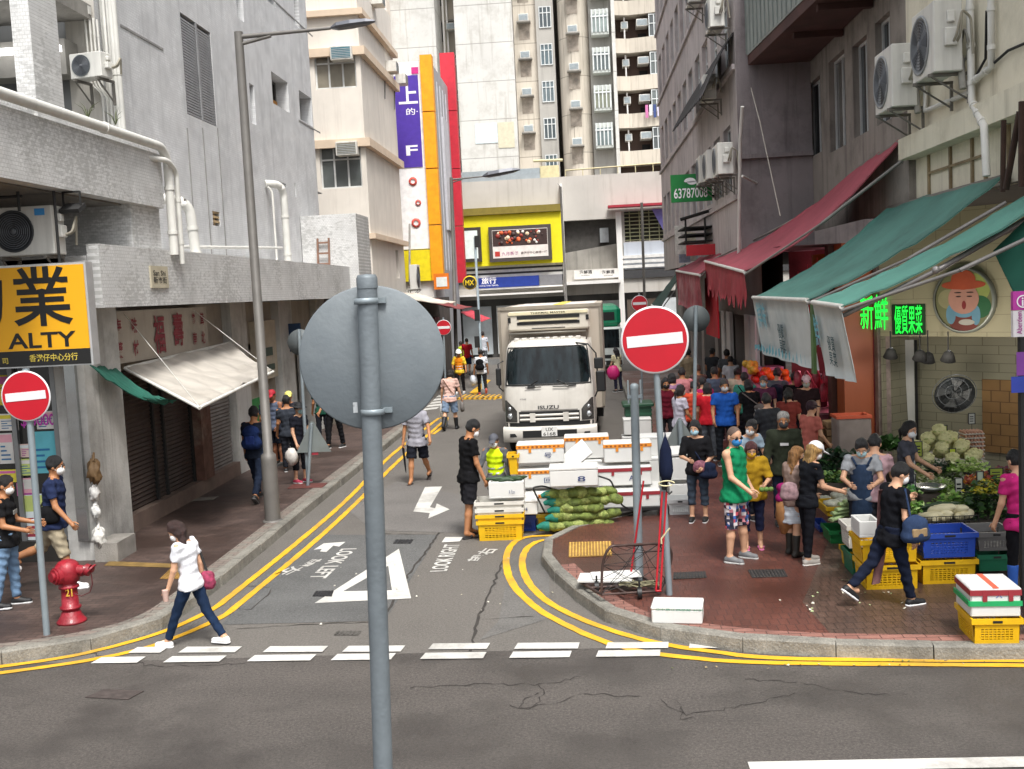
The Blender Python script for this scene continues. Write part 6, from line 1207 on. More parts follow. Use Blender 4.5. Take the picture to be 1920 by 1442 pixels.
# ================================================================ people: one skin surface each, grown from a distance field
def surface_nets(D, org, h):
    nx, ny, nz = D.shape; ins = D < 0
    c = np.zeros((nx-1, ny-1, nz-1), int)
    for a in (0, 1):
        for b in (0, 1):
            for e in (0, 1): c += ins[a:nx-1+a, b:ny-1+b, e:nz-1+e]
    act = (c > 0) & (c < 8); idx = -np.ones(act.shape, int); ii = np.argwhere(act); idx[act] = np.arange(len(ii))
    if not len(ii): return np.zeros((0, 3)), np.zeros((0, 4), int)
    acc = np.zeros((len(ii), 3)); cnt = np.zeros(len(ii))
    cor = [(a, b, e) for a in (0, 1) for b in (0, 1) for e in (0, 1)]
    for p in cor:
        for ax_ in range(3):
            if p[ax_]: continue
            q = list(p); q[ax_] = 1; d0 = D[ii[:, 0]+p[0], ii[:, 1]+p[1], ii[:, 2]+p[2]]; d1 = D[ii[:, 0]+q[0], ii[:, 1]+q[1], ii[:, 2]+q[2]]
            m = (d0 < 0) != (d1 < 0); t = np.where(m, d0/(np.where(m, d0-d1, 1)), 0); pt_ = np.array(p, float)[None, :].repeat(len(ii), 0); pt_[:, ax_] += t
            acc[m] += pt_[m]; cnt[m] += 1
    V = org + (ii + acc/cnt[:, None])*h; F = []
    for ax_, (u, v) in ((0, (1, 2)), (1, (2, 0)), (2, (0, 1))):
        sl = [slice(1, -1)]*3; sl[ax_] = slice(0, -1); s2 = list(sl); s2[ax_] = slice(1, None)
        a = ins[tuple(sl)]; b = ins[tuple(s2)]; e = np.argwhere(a != b)
        if not len(e): continue
        off = np.ones(3, int); off[ax_] = 0; e = e+off; A = ins[e[:, 0], e[:, 1], e[:, 2]]
        def g(du, dv): q = e.copy(); q[:, u] -= du; q[:, v] -= dv; return idx[q[:, 0], q[:, 1], q[:, 2]]
        f = np.stack([g(1, 1), g(0, 1), g(0, 0), g(1, 0)], 1); f[~A] = f[~A][:, ::-1]; F.append(f)
    return V, np.concatenate(F)
class SDF:
    def __init__(s): s.p = []
    def cap(s, a, b, ra, rb=None, sq=1., k=.025, cuts=()): s.p.append(('c', np.array(a, float), np.array(b, float), ra, ra if rb is None else rb, sq, k, cuts)); return s
    def ell(s, c, r, k=.02, cuts=(), Rm=None): s.p.append(('e', np.array(c, float), np.array(r, float), Rm, 0, 0, k, cuts)); return s
    def mesh(s, h, noise=0., cuts=(), seed=0):
        lo = np.full(3, 9.); hi = -lo
        for q in s.p:
            if q[0] == 'c': r = max(q[3], q[4]); lo = np.minimum(lo, np.minimum(q[1], q[2])-r); hi = np.maximum(hi, np.maximum(q[1], q[2])+r)
            else: r = q[2].max(); lo = np.minimum(lo, q[1]-r); hi = np.maximum(hi, q[1]+r)
        lo -= .04+h; hi += .04+h; n = np.ceil((hi-lo)/h).astype(int)+1
        X = [lo[i]+h*np.arange(n[i]) for i in range(3)]; D = np.full(n, .2)
        for q in s.p:
            m_ = .07
            if q[0] == 'c': r = max(q[3], q[4])+m_; l = np.minimum(q[1], q[2])-r; u = np.maximum(q[1], q[2])+r
            else: r = q[2].max()+m_; l = q[1]-r; u = q[1]+r
            i0 = np.maximum(((l-lo)/h).astype(int), 0); i1 = np.minimum(((u-lo)/h).astype(int)+2, n); sl = tuple(slice(a, b) for a, b in zip(i0, i1))
            P = np.stack(np.meshgrid(*[X[i][sl[i]] for i in range(3)], indexing='ij'), -1)
            if q[0] == 'c':
                a, b, ra, rb, sq = q[1:6]; Q = P.copy(); a_, b_ = a.copy(), b.copy(); Q[..., 1] = (Q[..., 1]-a[1])/sq+a[1]; b_[1] = (b[1]-a[1])/sq+a[1]
                ab = b_-a_; t = np.clip(((Q-a_)@ab)/max(ab@ab, 1e-9), 0, 1); d = np.linalg.norm(Q-a_-t[..., None]*ab, axis=-1)-(ra+(rb-ra)*t); d *= min(1, sq)**.5
            else:
                Q = P-q[1]; Q = Q@q[3] if q[3] is not None else Q; d = (np.linalg.norm(Q/q[2], axis=-1)-1)*q[2].min()
            for cp, cn in q[7]: cn = np.array(cn, float); cn /= np.linalg.norm(cn); d = np.maximum(d, (P-np.array(cp))@cn)
            o = D[sl]; k = q[6]; hh = np.clip(.5+.5*(o-d)/k, 0, 1); D[sl] = o*(1-hh)+d*hh-k*hh*(1-hh)
        if noise:
            G_ = np.meshgrid(*X, indexing='ij'); D = D+noise*(np.sin(G_[2]*46+G_[0]*21+seed)*np.sin(G_[0]*33-G_[2]*17+seed*2)+.6*np.sin(G_[1]*37+G_[2]*61+seed))
        if cuts:
            G_ = np.stack(np.meshgrid(*X, indexing='ij'), -1)
            for cp, cn in cuts: cn = np.array(cn, float); cn /= np.linalg.norm(cn); D = np.maximum(D, (G_-np.array(cp))@cn)
        return surface_nets(D, lo, h)
def nmesh(V, F, name, mats, parent, extra=None):
    me = bpy.data.meshes.new(name); vs = V.tolist(); fs = F.tolist(); mi = [0]*len(fs)
    if extra:
        b = len(vs); vs += extra.v; fs += [[b+i for i in f] for f in extra.f]; mi += extra.m
    me.from_pydata(vs, [], fs)
    for m_ in (mats if isinstance(mats, list) else [mats]): me.materials.append(m_)
    me.polygons.foreach_set('material_index', mi); me.polygons.foreach_set('use_smooth', [True]*len(fs)); me.update()
    o = bpy.data.objects.new(name, me); COL.objects.link(o); o.parent = parent; return o
def rx(a): c, s = math.cos(a), math.sin(a); return np.array([[1, 0, 0], [0, c, -s], [0, s, c]])
def ry(a): c, s = math.cos(a), math.sin(a); return np.array([[c, 0, s], [0, 1, 0], [-s, 0, c]])
def rz_(a): c, s = math.cos(a), math.sin(a); return np.array([[c, -s, 0], [s, c, 0], [0, 0, 1]])
SKIN = ['#b98566', '#a8744f', '#c79a7c', '#8f5f45']
def person(label, xy, yaw, h=1.68, z0=PZ, res=.014, skin=0, lean=6, legs=((0, 0, 4), (0, 0, 4)), arms=((0, 8, 15), (0, 8, 15)), head=(0, 0), hair=('short', '#141212'), mask=None, top=('tee', '#222222'), bottom=('trousers', '#22262e'),
           shoes=('shoe', '#222222', '#cfcfcf'), hat=None, build=1., loose=1., group=None, glasses=None, apron=None, printm=None, pose_in=(0, 0), vest=None, socks=None, lower=True):
    """legs: (pitch, knee, out) left/right in degrees, arms: (pitch, out, elbow[, inward]); yaw 0 faces away from the camera, 180 faces it"""
    s = h/1.68; B = build; pel = np.array([0, 0, .89*s]); J = {}
    Rl = rx(-R(lean)); up = Rl@np.array([0, 0, 1.]); neck = pel+up*.5*s; chest = pel+up*.36*s; mid = pel+up*.17*s
    Rh = Rl@rz_(R(head[0]))@rx(-R(head[1])); hb = pel+up*.545*s; hc = hb+Rh@np.array([0, .012, .115])*s
    for i, sd in ((0, -1), (1, 1)):
        p, k, o = legs[i]; hip = pel+np.array([sd*.088*s*B, 0, -.01]); d1 = np.array([sd*math.sin(R(o))*.6, math.sin(R(p)), -math.cos(R(p))]); d1 /= np.linalg.norm(d1)
        kn = hip+d1*.41*s; d2 = np.array([sd*math.sin(R(o))*.3, math.sin(R(p-k)), -math.cos(R(p-k))]); d2 /= np.linalg.norm(d2); an = kn+d2*.40*s; J['hip', i], J['kn', i], J['an', i] = hip, kn, an; J['sd', i] = d2
        a = arms[i]; inn = a[3] if len(a) > 3 else 0; sh = pel+Rl@np.array([sd*.172*s*(B*.6+.4), -.005, .46*s]); J['sh', i] = sh
        e1 = np.array([sd*math.sin(R(a[1])), math.sin(R(a[0]))*math.cos(R(a[1])), -math.cos(R(a[0]))*math.cos(R(a[1]))]); e1 = Rl@e1 if False else e1; el = sh+e1*.285*s
        f = R(a[0]+a[2]); e2 = np.array([sd*math.sin(R(a[1]*.6-inn)), math.sin(f)*math.cos(R(inn)), -math.cos(f)*math.cos(R(inn))]); e2 /= np.linalg.norm(e2); wr = el+e2*.245*s; J['el', i], J['wr', i], J['hd', i] = el, wr, e2
    zmin = min(J['an', 0][2], J['an', 1][2])-.075*s; root_z = -zmin
    b = SDF()
    b.ell(hc+Rh@np.array([0, -.008, .02])*s, np.array([.077, .096, .105])*s, .02, (), Rh); b.ell(hc+Rh@np.array([0, .03, -.05])*s, np.array([.056, .06, .065])*s, .03, (), Rh)
    b.ell(hc+Rh@np.array([0, .098, -.012])*s, np.array([.013, .02, .022])*s, .012, (), Rh)
    for sd in (-1, 1): b.ell(hc+Rh@np.array([sd*.079, -.008, -.008])*s, np.array([.012, .022, .032])*s, .008, (), Rh)
    b.cap(neck-up*.02*s, hc+Rh@np.array([0, -.02, -.04])*s, .056*s, .05*s)
    lg = .84 if bottom[0] in ('trousers', 'jeans', 'leggings', 'capri') else 1.; b.cap(pel+np.array([-.06*s*B, 0, 0]), pel+np.array([.06*s*B, 0, 0]), .08*s*B, None, .85, .03); b.cap(pel, chest, .095*s*B, .13*s*(B*.5+.5), .75, .05)
    b.cap(J['sh', 0], J['sh', 1], .06*s, None, .9, .06)
    for i in (0, 1):
        b.cap(J['hip', i], J['kn', i], .074*s*B*lg, .05*s*lg, 1, .02); b.cap(J['kn', i], J['kn', i]+(J['an', i]-J['kn', i])*.35, .05*s*lg, .053*s*lg, 1, .02); b.cap(J['kn', i]+(J['an', i]-J['kn', i])*.35, J['an', i], .053*s*lg, .034*s, 1, .02)
        b.cap(J['an', i], J['an', i]+np.array([0, .1, -.045])*s, .036*s, .03*s)
        b.cap(J['sh', i], J['el', i], .046*s, .036*s, 1, .03); b.cap(J['el', i], J['wr', i], .037*s, .026*s, 1, .015); b.cap(J['wr', i], J['wr', i]+J['hd', i]*.06*s, .026*s, .032*s, .8, .015)
    V, F = b.mesh(res)
    ex = MB(); fr = Rh@np.array([0, 1, 0.]); 
    for i, sd in ((0, -1), (1, 1)):     # fingers and thumb
        w_, e2 = J['wr', i], J['hd', i]; sdv = np.cross(e2, [1, 0, 0.]); sdv /= np.linalg.norm(sdv)+1e-9; cu = np.array([-sd*1., 0, 0]); cu = cu-e2*(cu@e2); cu /= np.linalg.norm(cu)+1e-9; wd = np.cross(e2, cu)
        for j, L_ in enumerate((.066, .075, .07, .055)):
            p = w_+e2*.078*s+wd*(j-1.5)*.0185*s; q = p+(e2*.9+cu*.35)*L_*.5*s; t_ = q+(e2*.5+cu*.85)*L_*.45*s; ex.tube([p, q, t_], [.0095*s, .0085*s, .006*s], 5)
        fw = wd if wd[1] > 0 else -wd
        p = w_+e2*.03*s+fw*.02*s; ex.tube([p, p+(fw*.7+e2*.6)*.035*s, p+(fw*.75+e2*1.3)*.05*s], [.013*s, .011*s, .008*s], 5)
    def hp(x, y, z): return Vector(hc+Rh@np.array([x, y, z])*s)
    for sd in (-1, 1):
        ex.ball(hp(sd*.031, .079, .012), .011*s, 8, 1); ex.ball(hp(sd*.031, .088, .012), .006*s, 6, 2); ex.tube([hp(sd*.016, .091, .032), hp(sd*.032, .092, .038), hp(sd*.048, .078, .033)], .004*s, 5, 2)
    ex.tube([hp(-.022, .086, -.055), hp(0, .094, -.053), hp(.022, .086, -.055)], .005*s, 5, 3)
    sk = MT(SKIN[skin], .55, 0, .06, 8., .05)
    body = nmesh(V, F, 'person', [sk, MT('#cfc8c0', .4), MT('#1a1413', .6), MT('#8a4a42', .6)], None, ex); tag(body, label, 'person', group)
    body.location = (xy[0], xy[1], z0+root_z); body.rotation_euler = (0, 0, R(yaw)); q = Vector((0, 0, 0)); z_foot = -root_z
    wr_ = .0055 if res < .02 else .004
    # ---- garments
    kind, c = top[0], top[1]; g = SDF(); r0 = .136*s*B*loose; hem = top[2] if len(top) > 2 else -.07; lo_ = np.array([0, .0, hem*s])
    if kind != 'none':
        g.cap(pel+lo_+np.array([-.05*s*B, 0, 0]), pel+lo_+np.array([.05*s*B, 0, 0]), r0*1.07, None, .92, .05, [(pel+lo_+np.array([0, 0, -.035]), (0, 0, -1))]); g.cap(pel+lo_, chest, r0*1.02, .148*s*(B*.5+.5)*loose, .78, .05, [(pel+lo_+np.array([0, 0, -.035]), (0, 0, -1))])
        g.cap(chest+Rl@np.array([-.06, 0, 0])*s, chest+Rl@np.array([.06, 0, 0])*s, .12*s*loose, None, .82, .05); g.cap(J['sh', 0]+np.array([.02, 0, -.01])*s, J['sh', 1]+np.array([-.02, 0, -.01])*s, .068*s, None, .9, .05, [(neck+up*.012*s, up)])
        sl_ = {'tee': .62, 'tank': 0, 'jacket': 1.9, 'shirt': .72, 'vest': 0, 'long': 1.93, 'elbow': .95}[kind]
        for i in (0, 1):
            sh, el, wr = J['sh', i], J['el', i], J['wr', i]; u = (el-sh)/np.linalg.norm(el-sh); v = (wr-el)/np.linalg.norm(wr-el)
            if 0 < sl_ <= 1: e = sh+(el-sh)*sl_; g.cap(sh, e, .062*s*loose, .06*s*loose, 1, .03, [(e, u)])
            elif sl_ > 1: e = el+(wr-el)*(sl_-1); g.cap(sh, el, .062*s*loose, .05*s*loose, 1, .03); g.cap(el, e, .05*s*loose, .042*s*loose, 1, .02, [(e, v)])
        V, F = g.mesh(res, wr_, seed=rnd.uniform(0, 9)); cm = CLOTH(c) if isinstance(c, str) else c
        sh_ = nmesh(V, F, {'tee': 'tee_shirt', 'tank': 'sleeveless_top', 'jacket': 'jacket', 'shirt': 'shirt', 'vest': 'vest', 'long': 'shirt', 'elbow': 'shirt'}[kind], cm, body)
        if printm:      # small print or badge on the chest
            w_, hh, zc, colr, bodyt = printm; cc = Vector(chest+Rl@np.array([0, .148*s*(B*.5+.5)*loose*.8+.012, zc]))
            if bodyt: txt(bodyt, cc+Vector((w_/2, 0, 0)), (-1, 0, 0), Vector(Rl@np.array([0, 0, 1.])), w_, hh, MT(colr, .8), sh_, 'shirt_print', .01, .004)
            else: m = MB(); m.box(cc.x-w_/2, cc.y-.004, cc.z, cc.x+w_/2, cc.y+.004, cc.z+hh); m.build('shirt_print', MT(colr, .8), sh_)
    if vest:        # reflective waistcoat bands over the top
        g = SDF(); g.cap(pel+np.array([0, 0, -.06*s]), chest, r0*1.09, .158*s*loose, .8, .05); g.cap(chest+Rl@np.array([-.05, 0, .02])*s, chest+Rl@np.array([.05, 0, .02])*s, .132*s*loose, None, .85, .05); V, F = g.mesh(res, wr_); vo = nmesh(V, F, 'reflective_vest', CLOTH(vest), body)
        g = SDF(); 
        for zz in (.06, .16): 
            m_ = pel+up*zz*s; g = SDF(); g.cap(pel+np.array([0, 0, -.06*s]), chest, r0*1.13, .164*s*loose, .8, .05); V, F = g.mesh(res, 0, [(m_+up*.02, up), (m_-up*.02, -up)]); nmesh(V, F, 'reflective_band', MT('#c3c6c4', .35, .4), vo)
    kind, c = bottom[0], bottom[1]; ln = {'trousers': 1.93, 'jeans': 1.95, 'shorts': .95, 'capri': 1.5, 'skirt': .0, 'leggings': 1.9, 'knee': 1.12}[kind]; g = SDF(); tg = .9 if kind == 'leggings' else 1.
    if kind == 'leggings': wr_ = .003
    if lower:
        wz = pel+np.array([0, 0, .06*s]); g.cap(pel+np.array([-.05*s*B, 0, .02]), pel+np.array([.05*s*B, 0, .02]), .118*s*B, None, .85, .05, [(wz, (0, 0, 1))])
        if kind == 'skirt': g.cap(pel, pel+np.array([0, 0, -.36*s]), .13*s*B, .17*s*B, .85, .04, [(pel+np.array([0, 0, -.38*s]), (0, 0, -1))])
        for i in (0, 1):
            hip, kn, an = J['hip', i], J['kn', i], J['an', i]; u = (kn-hip)/np.linalg.norm(kn-hip); v = (an-kn)/np.linalg.norm(an-kn); hip = hip+u*.05*s; lw = 1.12 if kind in ('shorts', 'knee') else 1.
            if 0 < ln <= 1: e = hip+(kn-hip)*ln; g.cap(hip, e, .1*s*B, .088*s*lw, 1, .02, [(e, u)])
            elif ln > 1:
                e = kn+(an-kn)*(ln-1); g.cap(hip, kn, .097*s*B*(tg*.5+.5), .066*s*tg*lw, 1, .02); g.cap(kn, e, .066*s*tg*lw, (.055 if kind not in ('capri', 'knee') else .066)*s*tg*lw, 1, .015, [(e, v)])
        V, F = g.mesh(res, wr_, seed=rnd.uniform(0, 9)); cm = CLOTH(c) if isinstance(c, str) else c; nmesh(V, F, {'jeans': 'jeans', 'skirt': 'skirt', 'shorts': 'shorts', 'knee': 'shorts', 'leggings': 'leggings'}.get(kind, 'trousers'), cm, body)
        for i in (0, 1):
            an = J['an', i]; d2 = J['sd', i]; pit = 0 if abs(an[2]-min(J['an', 0][2], J['an', 1][2])) < .04 else -R(38); f = np.array([0, math.cos(pit), math.sin(pit)]); dn = np.array([0, math.sin(pit), -math.cos(pit)])
            g = SDF(); hl = an-f*.03*s+dn*.035*s; toe = an+f*.15*s+dn*.045*s; sole_c = [(an+dn*.078*s, dn)]
            if shoes[0] == 'boot': g.cap(an-d2*.27*s, an, .062*s, .05*s, 1, .02, [(an-d2*.27*s, -d2)])
            if shoes[0] == 'sandal': g.cap(hl+dn*.034*s, toe+dn*.02*s, .04*s, .042*s, 1, .02, [(an+dn*.062*s, -dn)]+sole_c); g.cap(an+f*.06*s+dn*.045*s-np.array([.03, 0, 0]), an+f*.06*s+dn*.045*s+np.array([.03, 0, 0]), .022*s, None, 1, .01)
            else: g.cap(hl, toe, .043*s, .036*s, 1, .02, sole_c); g.cap(an+dn*.01, an+f*.06*s+dn*.03*s, .043*s, .04*s, 1, .02, sole_c+[(an-dn*.03*s, -dn)] if shoes[0] != 'boot' else sole_c)
            V, F = g.mesh(min(res, .012)); so_ = nmesh(V, F, {'boot': 'boot', 'sandal': 'sandal'}.get(shoes[0], 'shoe'), MT(shoes[1], .6, 0, .1, 10.), body)
            if shoes[0] == 'shoe': g = SDF(); g.cap(hl+dn*.03*s, toe+dn*.02*s, .046*s, .039*s, 1, .02, sole_c+[(an+dn*.052*s, -dn)]); V, F = g.mesh(min(res, .012)); nmesh(V, F, 'sole', MT(shoes[2], .6), so_)
    # ---- hair, hat, mask
    def rloc(x, y, z): return hc+Rh@np.array([x, y, z])*s
    def rdir(x, y, z): return Rh@np.array([x, y, z], float)
    if hair and hair[0] != 'bald':
        g = SDF(); fc = (rloc(0, .062, .045), rdir(0, 1, -.75)); g.ell(rloc(0, -.014, .03), np.array([.088, .105, .113])*s, .02, [fc], Rh)
        if hair[0] in ('bob', 'long', 'tail'): g.ell(rloc(0, -.03, -.01), np.array([.096, .092, .12])*s, .02, [(rloc(0, .03, 0), rdir(0, 1, -.1))], Rh)
        if hair[0] == 'bob': g.cap(rloc(-.06, -.03, -.03), rloc(-.07, -.02, -.09), .04*s, .03*s); g.cap(rloc(.06, -.03, -.03), rloc(.07, -.02, -.09), .04*s, .03*s); g.cap(rloc(0, -.06, 0), rloc(0, -.06, -.08), .06*s, .045*s)
        if hair[0] == 'long': 
            for x in (-.06, 0, .06): g.cap(rloc(x, -.06, 0), rloc(x, -.07, -.05)+np.array([x*.3, -.05, -.24])*s, .055*s, .035*s)
        if hair[0] == 'tail': g.cap(rloc(0, -.1, .02), rloc(0, -.14, -.06), .035*s, .03*s); g.cap(rloc(0, -.14, -.06), rloc(0, -.12, -.2), .03*s, .012*s)
        if hair[0] == 'bun': g.ell(rloc(0, -.12, .03), np.array([.045, .045, .045])*s)
        V, F = g.mesh(min(res, .012), .0045, seed=rnd.uniform(0, 9)); nmesh(V, F, 'hair', MT(hair[1], .5, 0, .6, 12., .9, 30., stretch=(6, 6, 1)), body)
    elif hair: g = SDF(); g.ell(rloc(0, -.014, .026), np.array([.079, .099, .102])*s, .02, [(rloc(0, .05, .06), rdir(0, 1, -.6))], Rh); V, F = g.mesh(min(res, .012)); nmesh(V, F, 'hair', MT(hair[1], .8, 0, .2, 60.), body)
    if hat:
        g = SDF()
        if hat[0] == 'cap': g.ell(rloc(0, -.012, .045), np.array([.093, .11, .098])*s, .02, [(rloc(0, 0, .045), rdir(0, .15, -1))], Rh); g.ell(rloc(0, .12, .045), np.array([.065, .085, .014])*s, .015, [(rloc(0, .04, 0), rdir(0, -1, 0))], Rh)
        if hat[0] == 'bucket': g.ell(rloc(0, -.01, .05), np.array([.093, .108, .092])*s, .02, [(rloc(0, 0, .045), rdir(0, 0, -1))], Rh); g.ell(rloc(0, 0, .045), np.array([.16, .17, .016])*s, .02, (), Rh)
        if hat[0] == 'helmet': g.ell(rloc(0, -.01, .05), np.array([.105, .125, .11])*s, .02, [(rloc(0, 0, .04), rdir(0, 0, -1))], Rh); g.ell(rloc(0, .02, .045), np.array([.12, .15, .014])*s, .02, (), Rh)
        V, F = g.mesh(min(res, .011)); nmesh(V, F, {'cap': 'cap', 'bucket': 'hat', 'helmet': 'helmet'}[hat[0]], MT(hat[1], .7, 0, .08, 8.), body)
    if mask:
        g = SDF(); g.ell(rloc(0, .045, -.042), np.array([.066, .068, .062])*s, .02, [(rloc(0, .04, 0), rdir(0, -1, .1)), (rloc(0, 0, .004), rdir(0, -.1, 1))], Rh); V, F = g.mesh(min(res, .009))
        e_ = MB(); [e_.tube([Vector(rloc(sd*.055, .055, z_)), Vector(rloc(sd*.084, -.01, .0))], .0025, 4) for sd in (-1, 1) for z_ in (-.015, -.07)]; nmesh(V, F, 'face_mask', MT(mask, .8, 0, .04, 20.), body, e_)
    if glasses:
        m = MB(); 
        for sd in (-1, 1): m.ball(Vector(rloc(sd*.034, .09, .012)), (.026*s, .008, .017*s), 10, 0, Matrix(Rh.tolist()).to_4x4()); m.tube([Vector(rloc(sd*.06, .08, .014)), Vector(rloc(sd*.082, -.01, .005))], .003, 4)
        m.tube([Vector(rloc(-.01, .096, .014)), Vector(rloc(.01, .096, .014))], .003, 4); m.build('glasses', MT('#15171a', .15), body)
    if apron:
        g = SDF(); g.cap(pel+np.array([0, 0, -.3*s]), chest, r0*1.1, .155*s*loose, .85, .05); V, F = g.mesh(res, .002, [(pel+np.array([0, .01, 0]), (0, -1, 0)), (chest+up*.06, up), (pel+np.array([0, 0, -.3]), (0, 0, -1))]); ap = nmesh(V, F, 'apron', CLOTH(apron), body)
        m = MB(); [m.tube([Vector(J['sh', i]+np.array([.05*(1 if i == 0 else -1), .07, .04])*s), Vector(chest+np.array([(-.07 if i == 0 else .07), .13, .04])*s)], .015, 6) for i in (0, 1)]; m.build('apron_strap', CLOTH(apron), body if False else ap)
    body['_j'] = ''
    del body['_j']
    Mw = Matrix.Translation(body.location) @ Matrix.Rotation(R(yaw), 4, 'Z'); W = lambda p: Mw @ Vector(p)
    return body, {k: W(v) for k, v in J.items() if k[0] in ('hip', 'kn', 'an', 'sh', 'el', 'wr')} | {'pel': W(pel), 'chest': W(chest), 'neck': W(neck), 'M': Mw, 's': s}
def by_feet(px, yfoot, yhead, z0=PZ):
    """where somebody stands and how tall they are, from the pixels of feet and crown"""
    q = G(px, yfoot, z0); t = AY(px, yhead, q.y); return (q.x, q.y), min(1.86, max(1.46, t.z-z0))
def by_head(px, yhead, h, z0=PZ): q = G(px, yhead, z0+h); return (q.x, q.y)
def bag(label, p, sz, col, strap=None, name='shoulder_bag', rz=0, sag=.02, m2=None):
    g = SDF(); w_, d, hh = sz; g.cap((-w_*.3, 0, -hh*.28), (w_*.3, 0, -hh*.28), d, None, 1, .06); g.cap((-w_*.26, 0, hh*.2), (w_*.26, 0, hh*.2), d*.8, None, 1, .08); g.cap((0, 0, -hh*.25), (0, 0, hh*.25), d*.95, None, 1, .06)
    V, F = g.mesh(.014, .003); o = nmesh(V, F, name, CLOTH(col) if isinstance(col, str) else col, None); o.location = p; o.rotation_euler = (0, 0, R(rz)); tag(o, label, 'bag' if name != 'backpack' else 'backpack')
    if m2: m = MB(); m.rbox(-w_*.3, -d-.012, -hh*.3, w_*.3, -d+.02, hh*.05, .01); m.build('front_pocket', CLOTH(m2), o)
    if strap:
        m = MB(); q = Matrix.Rotation(-R(rz), 4, 'Z'); m.tube([q @ (Vector(s_)-Vector(p)) for s_ in strap], .014, 6); m.build('strap', CLOTH(col if isinstance(col, str) else '#333333'), o)
    return o
STAND = ((2, 3, 3), (-3, 2, 3)); WALK = ((24, 10, 2), (-20, 18, 2)); WALK2 = ((-22, 16, 2), (22, 6, 2))
P = person
# ---------------- left side
def F_(px, yf, yh): return by_feet(px, yf, yh)
(xy, h) = by_feet(367, 1211, 962, 0)
o, J = P('woman in white tee shirt and dark jeans walking over the give way line', xy, 78, h, 0, .011, 2, 7, ((25, 3, 3), (-19, 14, 3)), ((8, 9, 12), (-14, 8, 12)), (18, 28), ('long', '#33201d'), '#e9e9ea', ('tee', '#dcdde2', -.05), ('leggings', '#1b2a42'), ('shoe', '#e4e2e0', '#dcdcdc'), build=.95)
def at(J, k, off=(0, 0, 0)): return J[k]+Vector(off)
bag('small patterned pink bag on the hip of the woman in white', J['hip', 1]+Vector((.12, .08, -.02)), (.14, .05, .2), MT('#8a2f4c', .8, 0, .6, 22.), [J['hip', 1]+Vector((.12, .08, .08)), J['sh', 1]+Vector((.03, .02, .05))])
w_ = J['wr', 0]; m = MB(); m.lathe([(.028, -.12), (.036, 0), (.037, .01), (0, .012)], (w_.x-.02, w_.y-.03, w_.z-.0), 14); tag(m.build('drink_cup', MT('#b89a8e', .5)), 'small brown drink cup held by the woman in white', 'cup')
xy, h = by_feet(22, 1138, 891)
P('man in black tee shirt and blue jeans at the left edge with a phone', xy, -78, h, PZ, .011, 1, 2, ((4, 4, 6), (-8, 4, 4)), ((12, 10, 62), (10, 8, 66)), (-5, 12), ('short', '#1c1a1a'), '#e6e6e4', ('tee', '#1b1b1d'), ('jeans', MT('#6a86a4', .9, 0, .2, 5., .5, 20.)), ('shoe', '#1a1a1c', '#d0d0d0'), build=1.08, printm=(.14, .05, -.06, '#8a8a86', None))
q = AY(62, 975, xy[1]-.1); m = MB(); m.rbox(q.x-.005, q.y-.04, q.z-.0, q.x+.1, q.y+.035, q.z+.012, .003); tag(m.build('phone', MT('#c9cbd0', .3)), 'phone in the hands of the man at the left edge', 'phone')
xy, h = by_feet(112, 1102, 851)
o, J = P('man in navy polo shirt and khaki cargo shorts striding right', xy, -78, h, PZ, .011, 1, 5, ((-30, 42, 3), (16, 4, 3)), ((-14, 10, 16), (14, 12, 26)), (0, 3), ('short', '#141416'), '#e8e8e6', ('tee', '#232c49'), ('knee', '#a39882'), ('shoe', '#dedede', '#e5e5e5'), build=1.14, loose=1.05, glasses=1)
bag('black sling bag worn by the man in the navy polo', J['pel']+Vector((.02, -.2, .1)), (.3, .07, .2), '#151517', [J['pel']+Vector((-.1, -.2, .15)), J['sh', 0]+Vector((0, 0, .04))], rz=10)
xy, h = by_feet(884, 1006, 784, 0)
P('man in black tee shirt, shorts and sandals beside the yellow crates', xy, -62, h, 0, .011, 1, 4, ((3, 3, 3), (-6, 4, 3)), ((4, 6, 14), (6, 7, 16)), (-6, 26), ('short', '#121214'), '#dfe2e4', ('tee', '#121214'), ('shorts', '#1e1e22'), ('sandal', '#17171a', '#222'), loose=1.08)
xy = AY(927, 815, 17.3)[:2]
P('worker in yellow reflective vest and grey cap behind the foam boxes', (xy[0], xy[1]), 172, 1.5, 0, .012, 1, 4, STAND, ((10, 14, 30), (24, 18, 40)), (0, 14), ('short', '#1c1c1e'), '#e2e4e5', ('long', '#5a5c60'), ('trousers', '#1f2125'), ('shoe', '#222', '#333'), ('cap', '#4a4c54'), vest='#c8e21c')
xy, h = by_feet(786, 905, 742, 0)
o, J = P('man in grey shirt and dark shorts walking towards the camera with umbrella', xy, 170, h, 0, .012, 1, 3, ((-14, 26, 2), (14, 4, 2)), ((16, 22, 14), (2, 10, 8)), (0, 5), ('short', '#222'), '#dcdcdc', ('shirt', '#8d8c94', -.12), ('shorts', '#1a1c24'), ('sandal', '#2c2320', '#222'), loose=1.1)
def furled(label, a, b_, r_=.035, col='#15161a'):
    m = MB(); a, b_ = Vector(a), Vector(b_); P_ = [a.lerp(b_, t) for t in (0, .08, .1, .3, .7, .97, 1.05)]; m.tube(P_, [.012, .012, r_*.6, r_, r_*.8, .012, .004], 10); t = m.build('umbrella', CLOTH(col)); tag(t, label, 'umbrella')
    k = MB(); k.tube([a, a+(a-b_).normalized()*.06, a+(a-b_).normalized()*.09+Vector((.03, 0, 0)), a+(a-b_).normalized()*.06+Vector((.06, 0, 0))], .01, 6); k.build('handle', DKI, t); return t
furled('furled black umbrella carried by the man in the grey shirt', J['wr', 1]+Vector((-.02, 0, 0)), J['wr', 1]+Vector((.02, -.02, -.62)), .025)
xy, h = by_feet(846, 806, 690, 0)
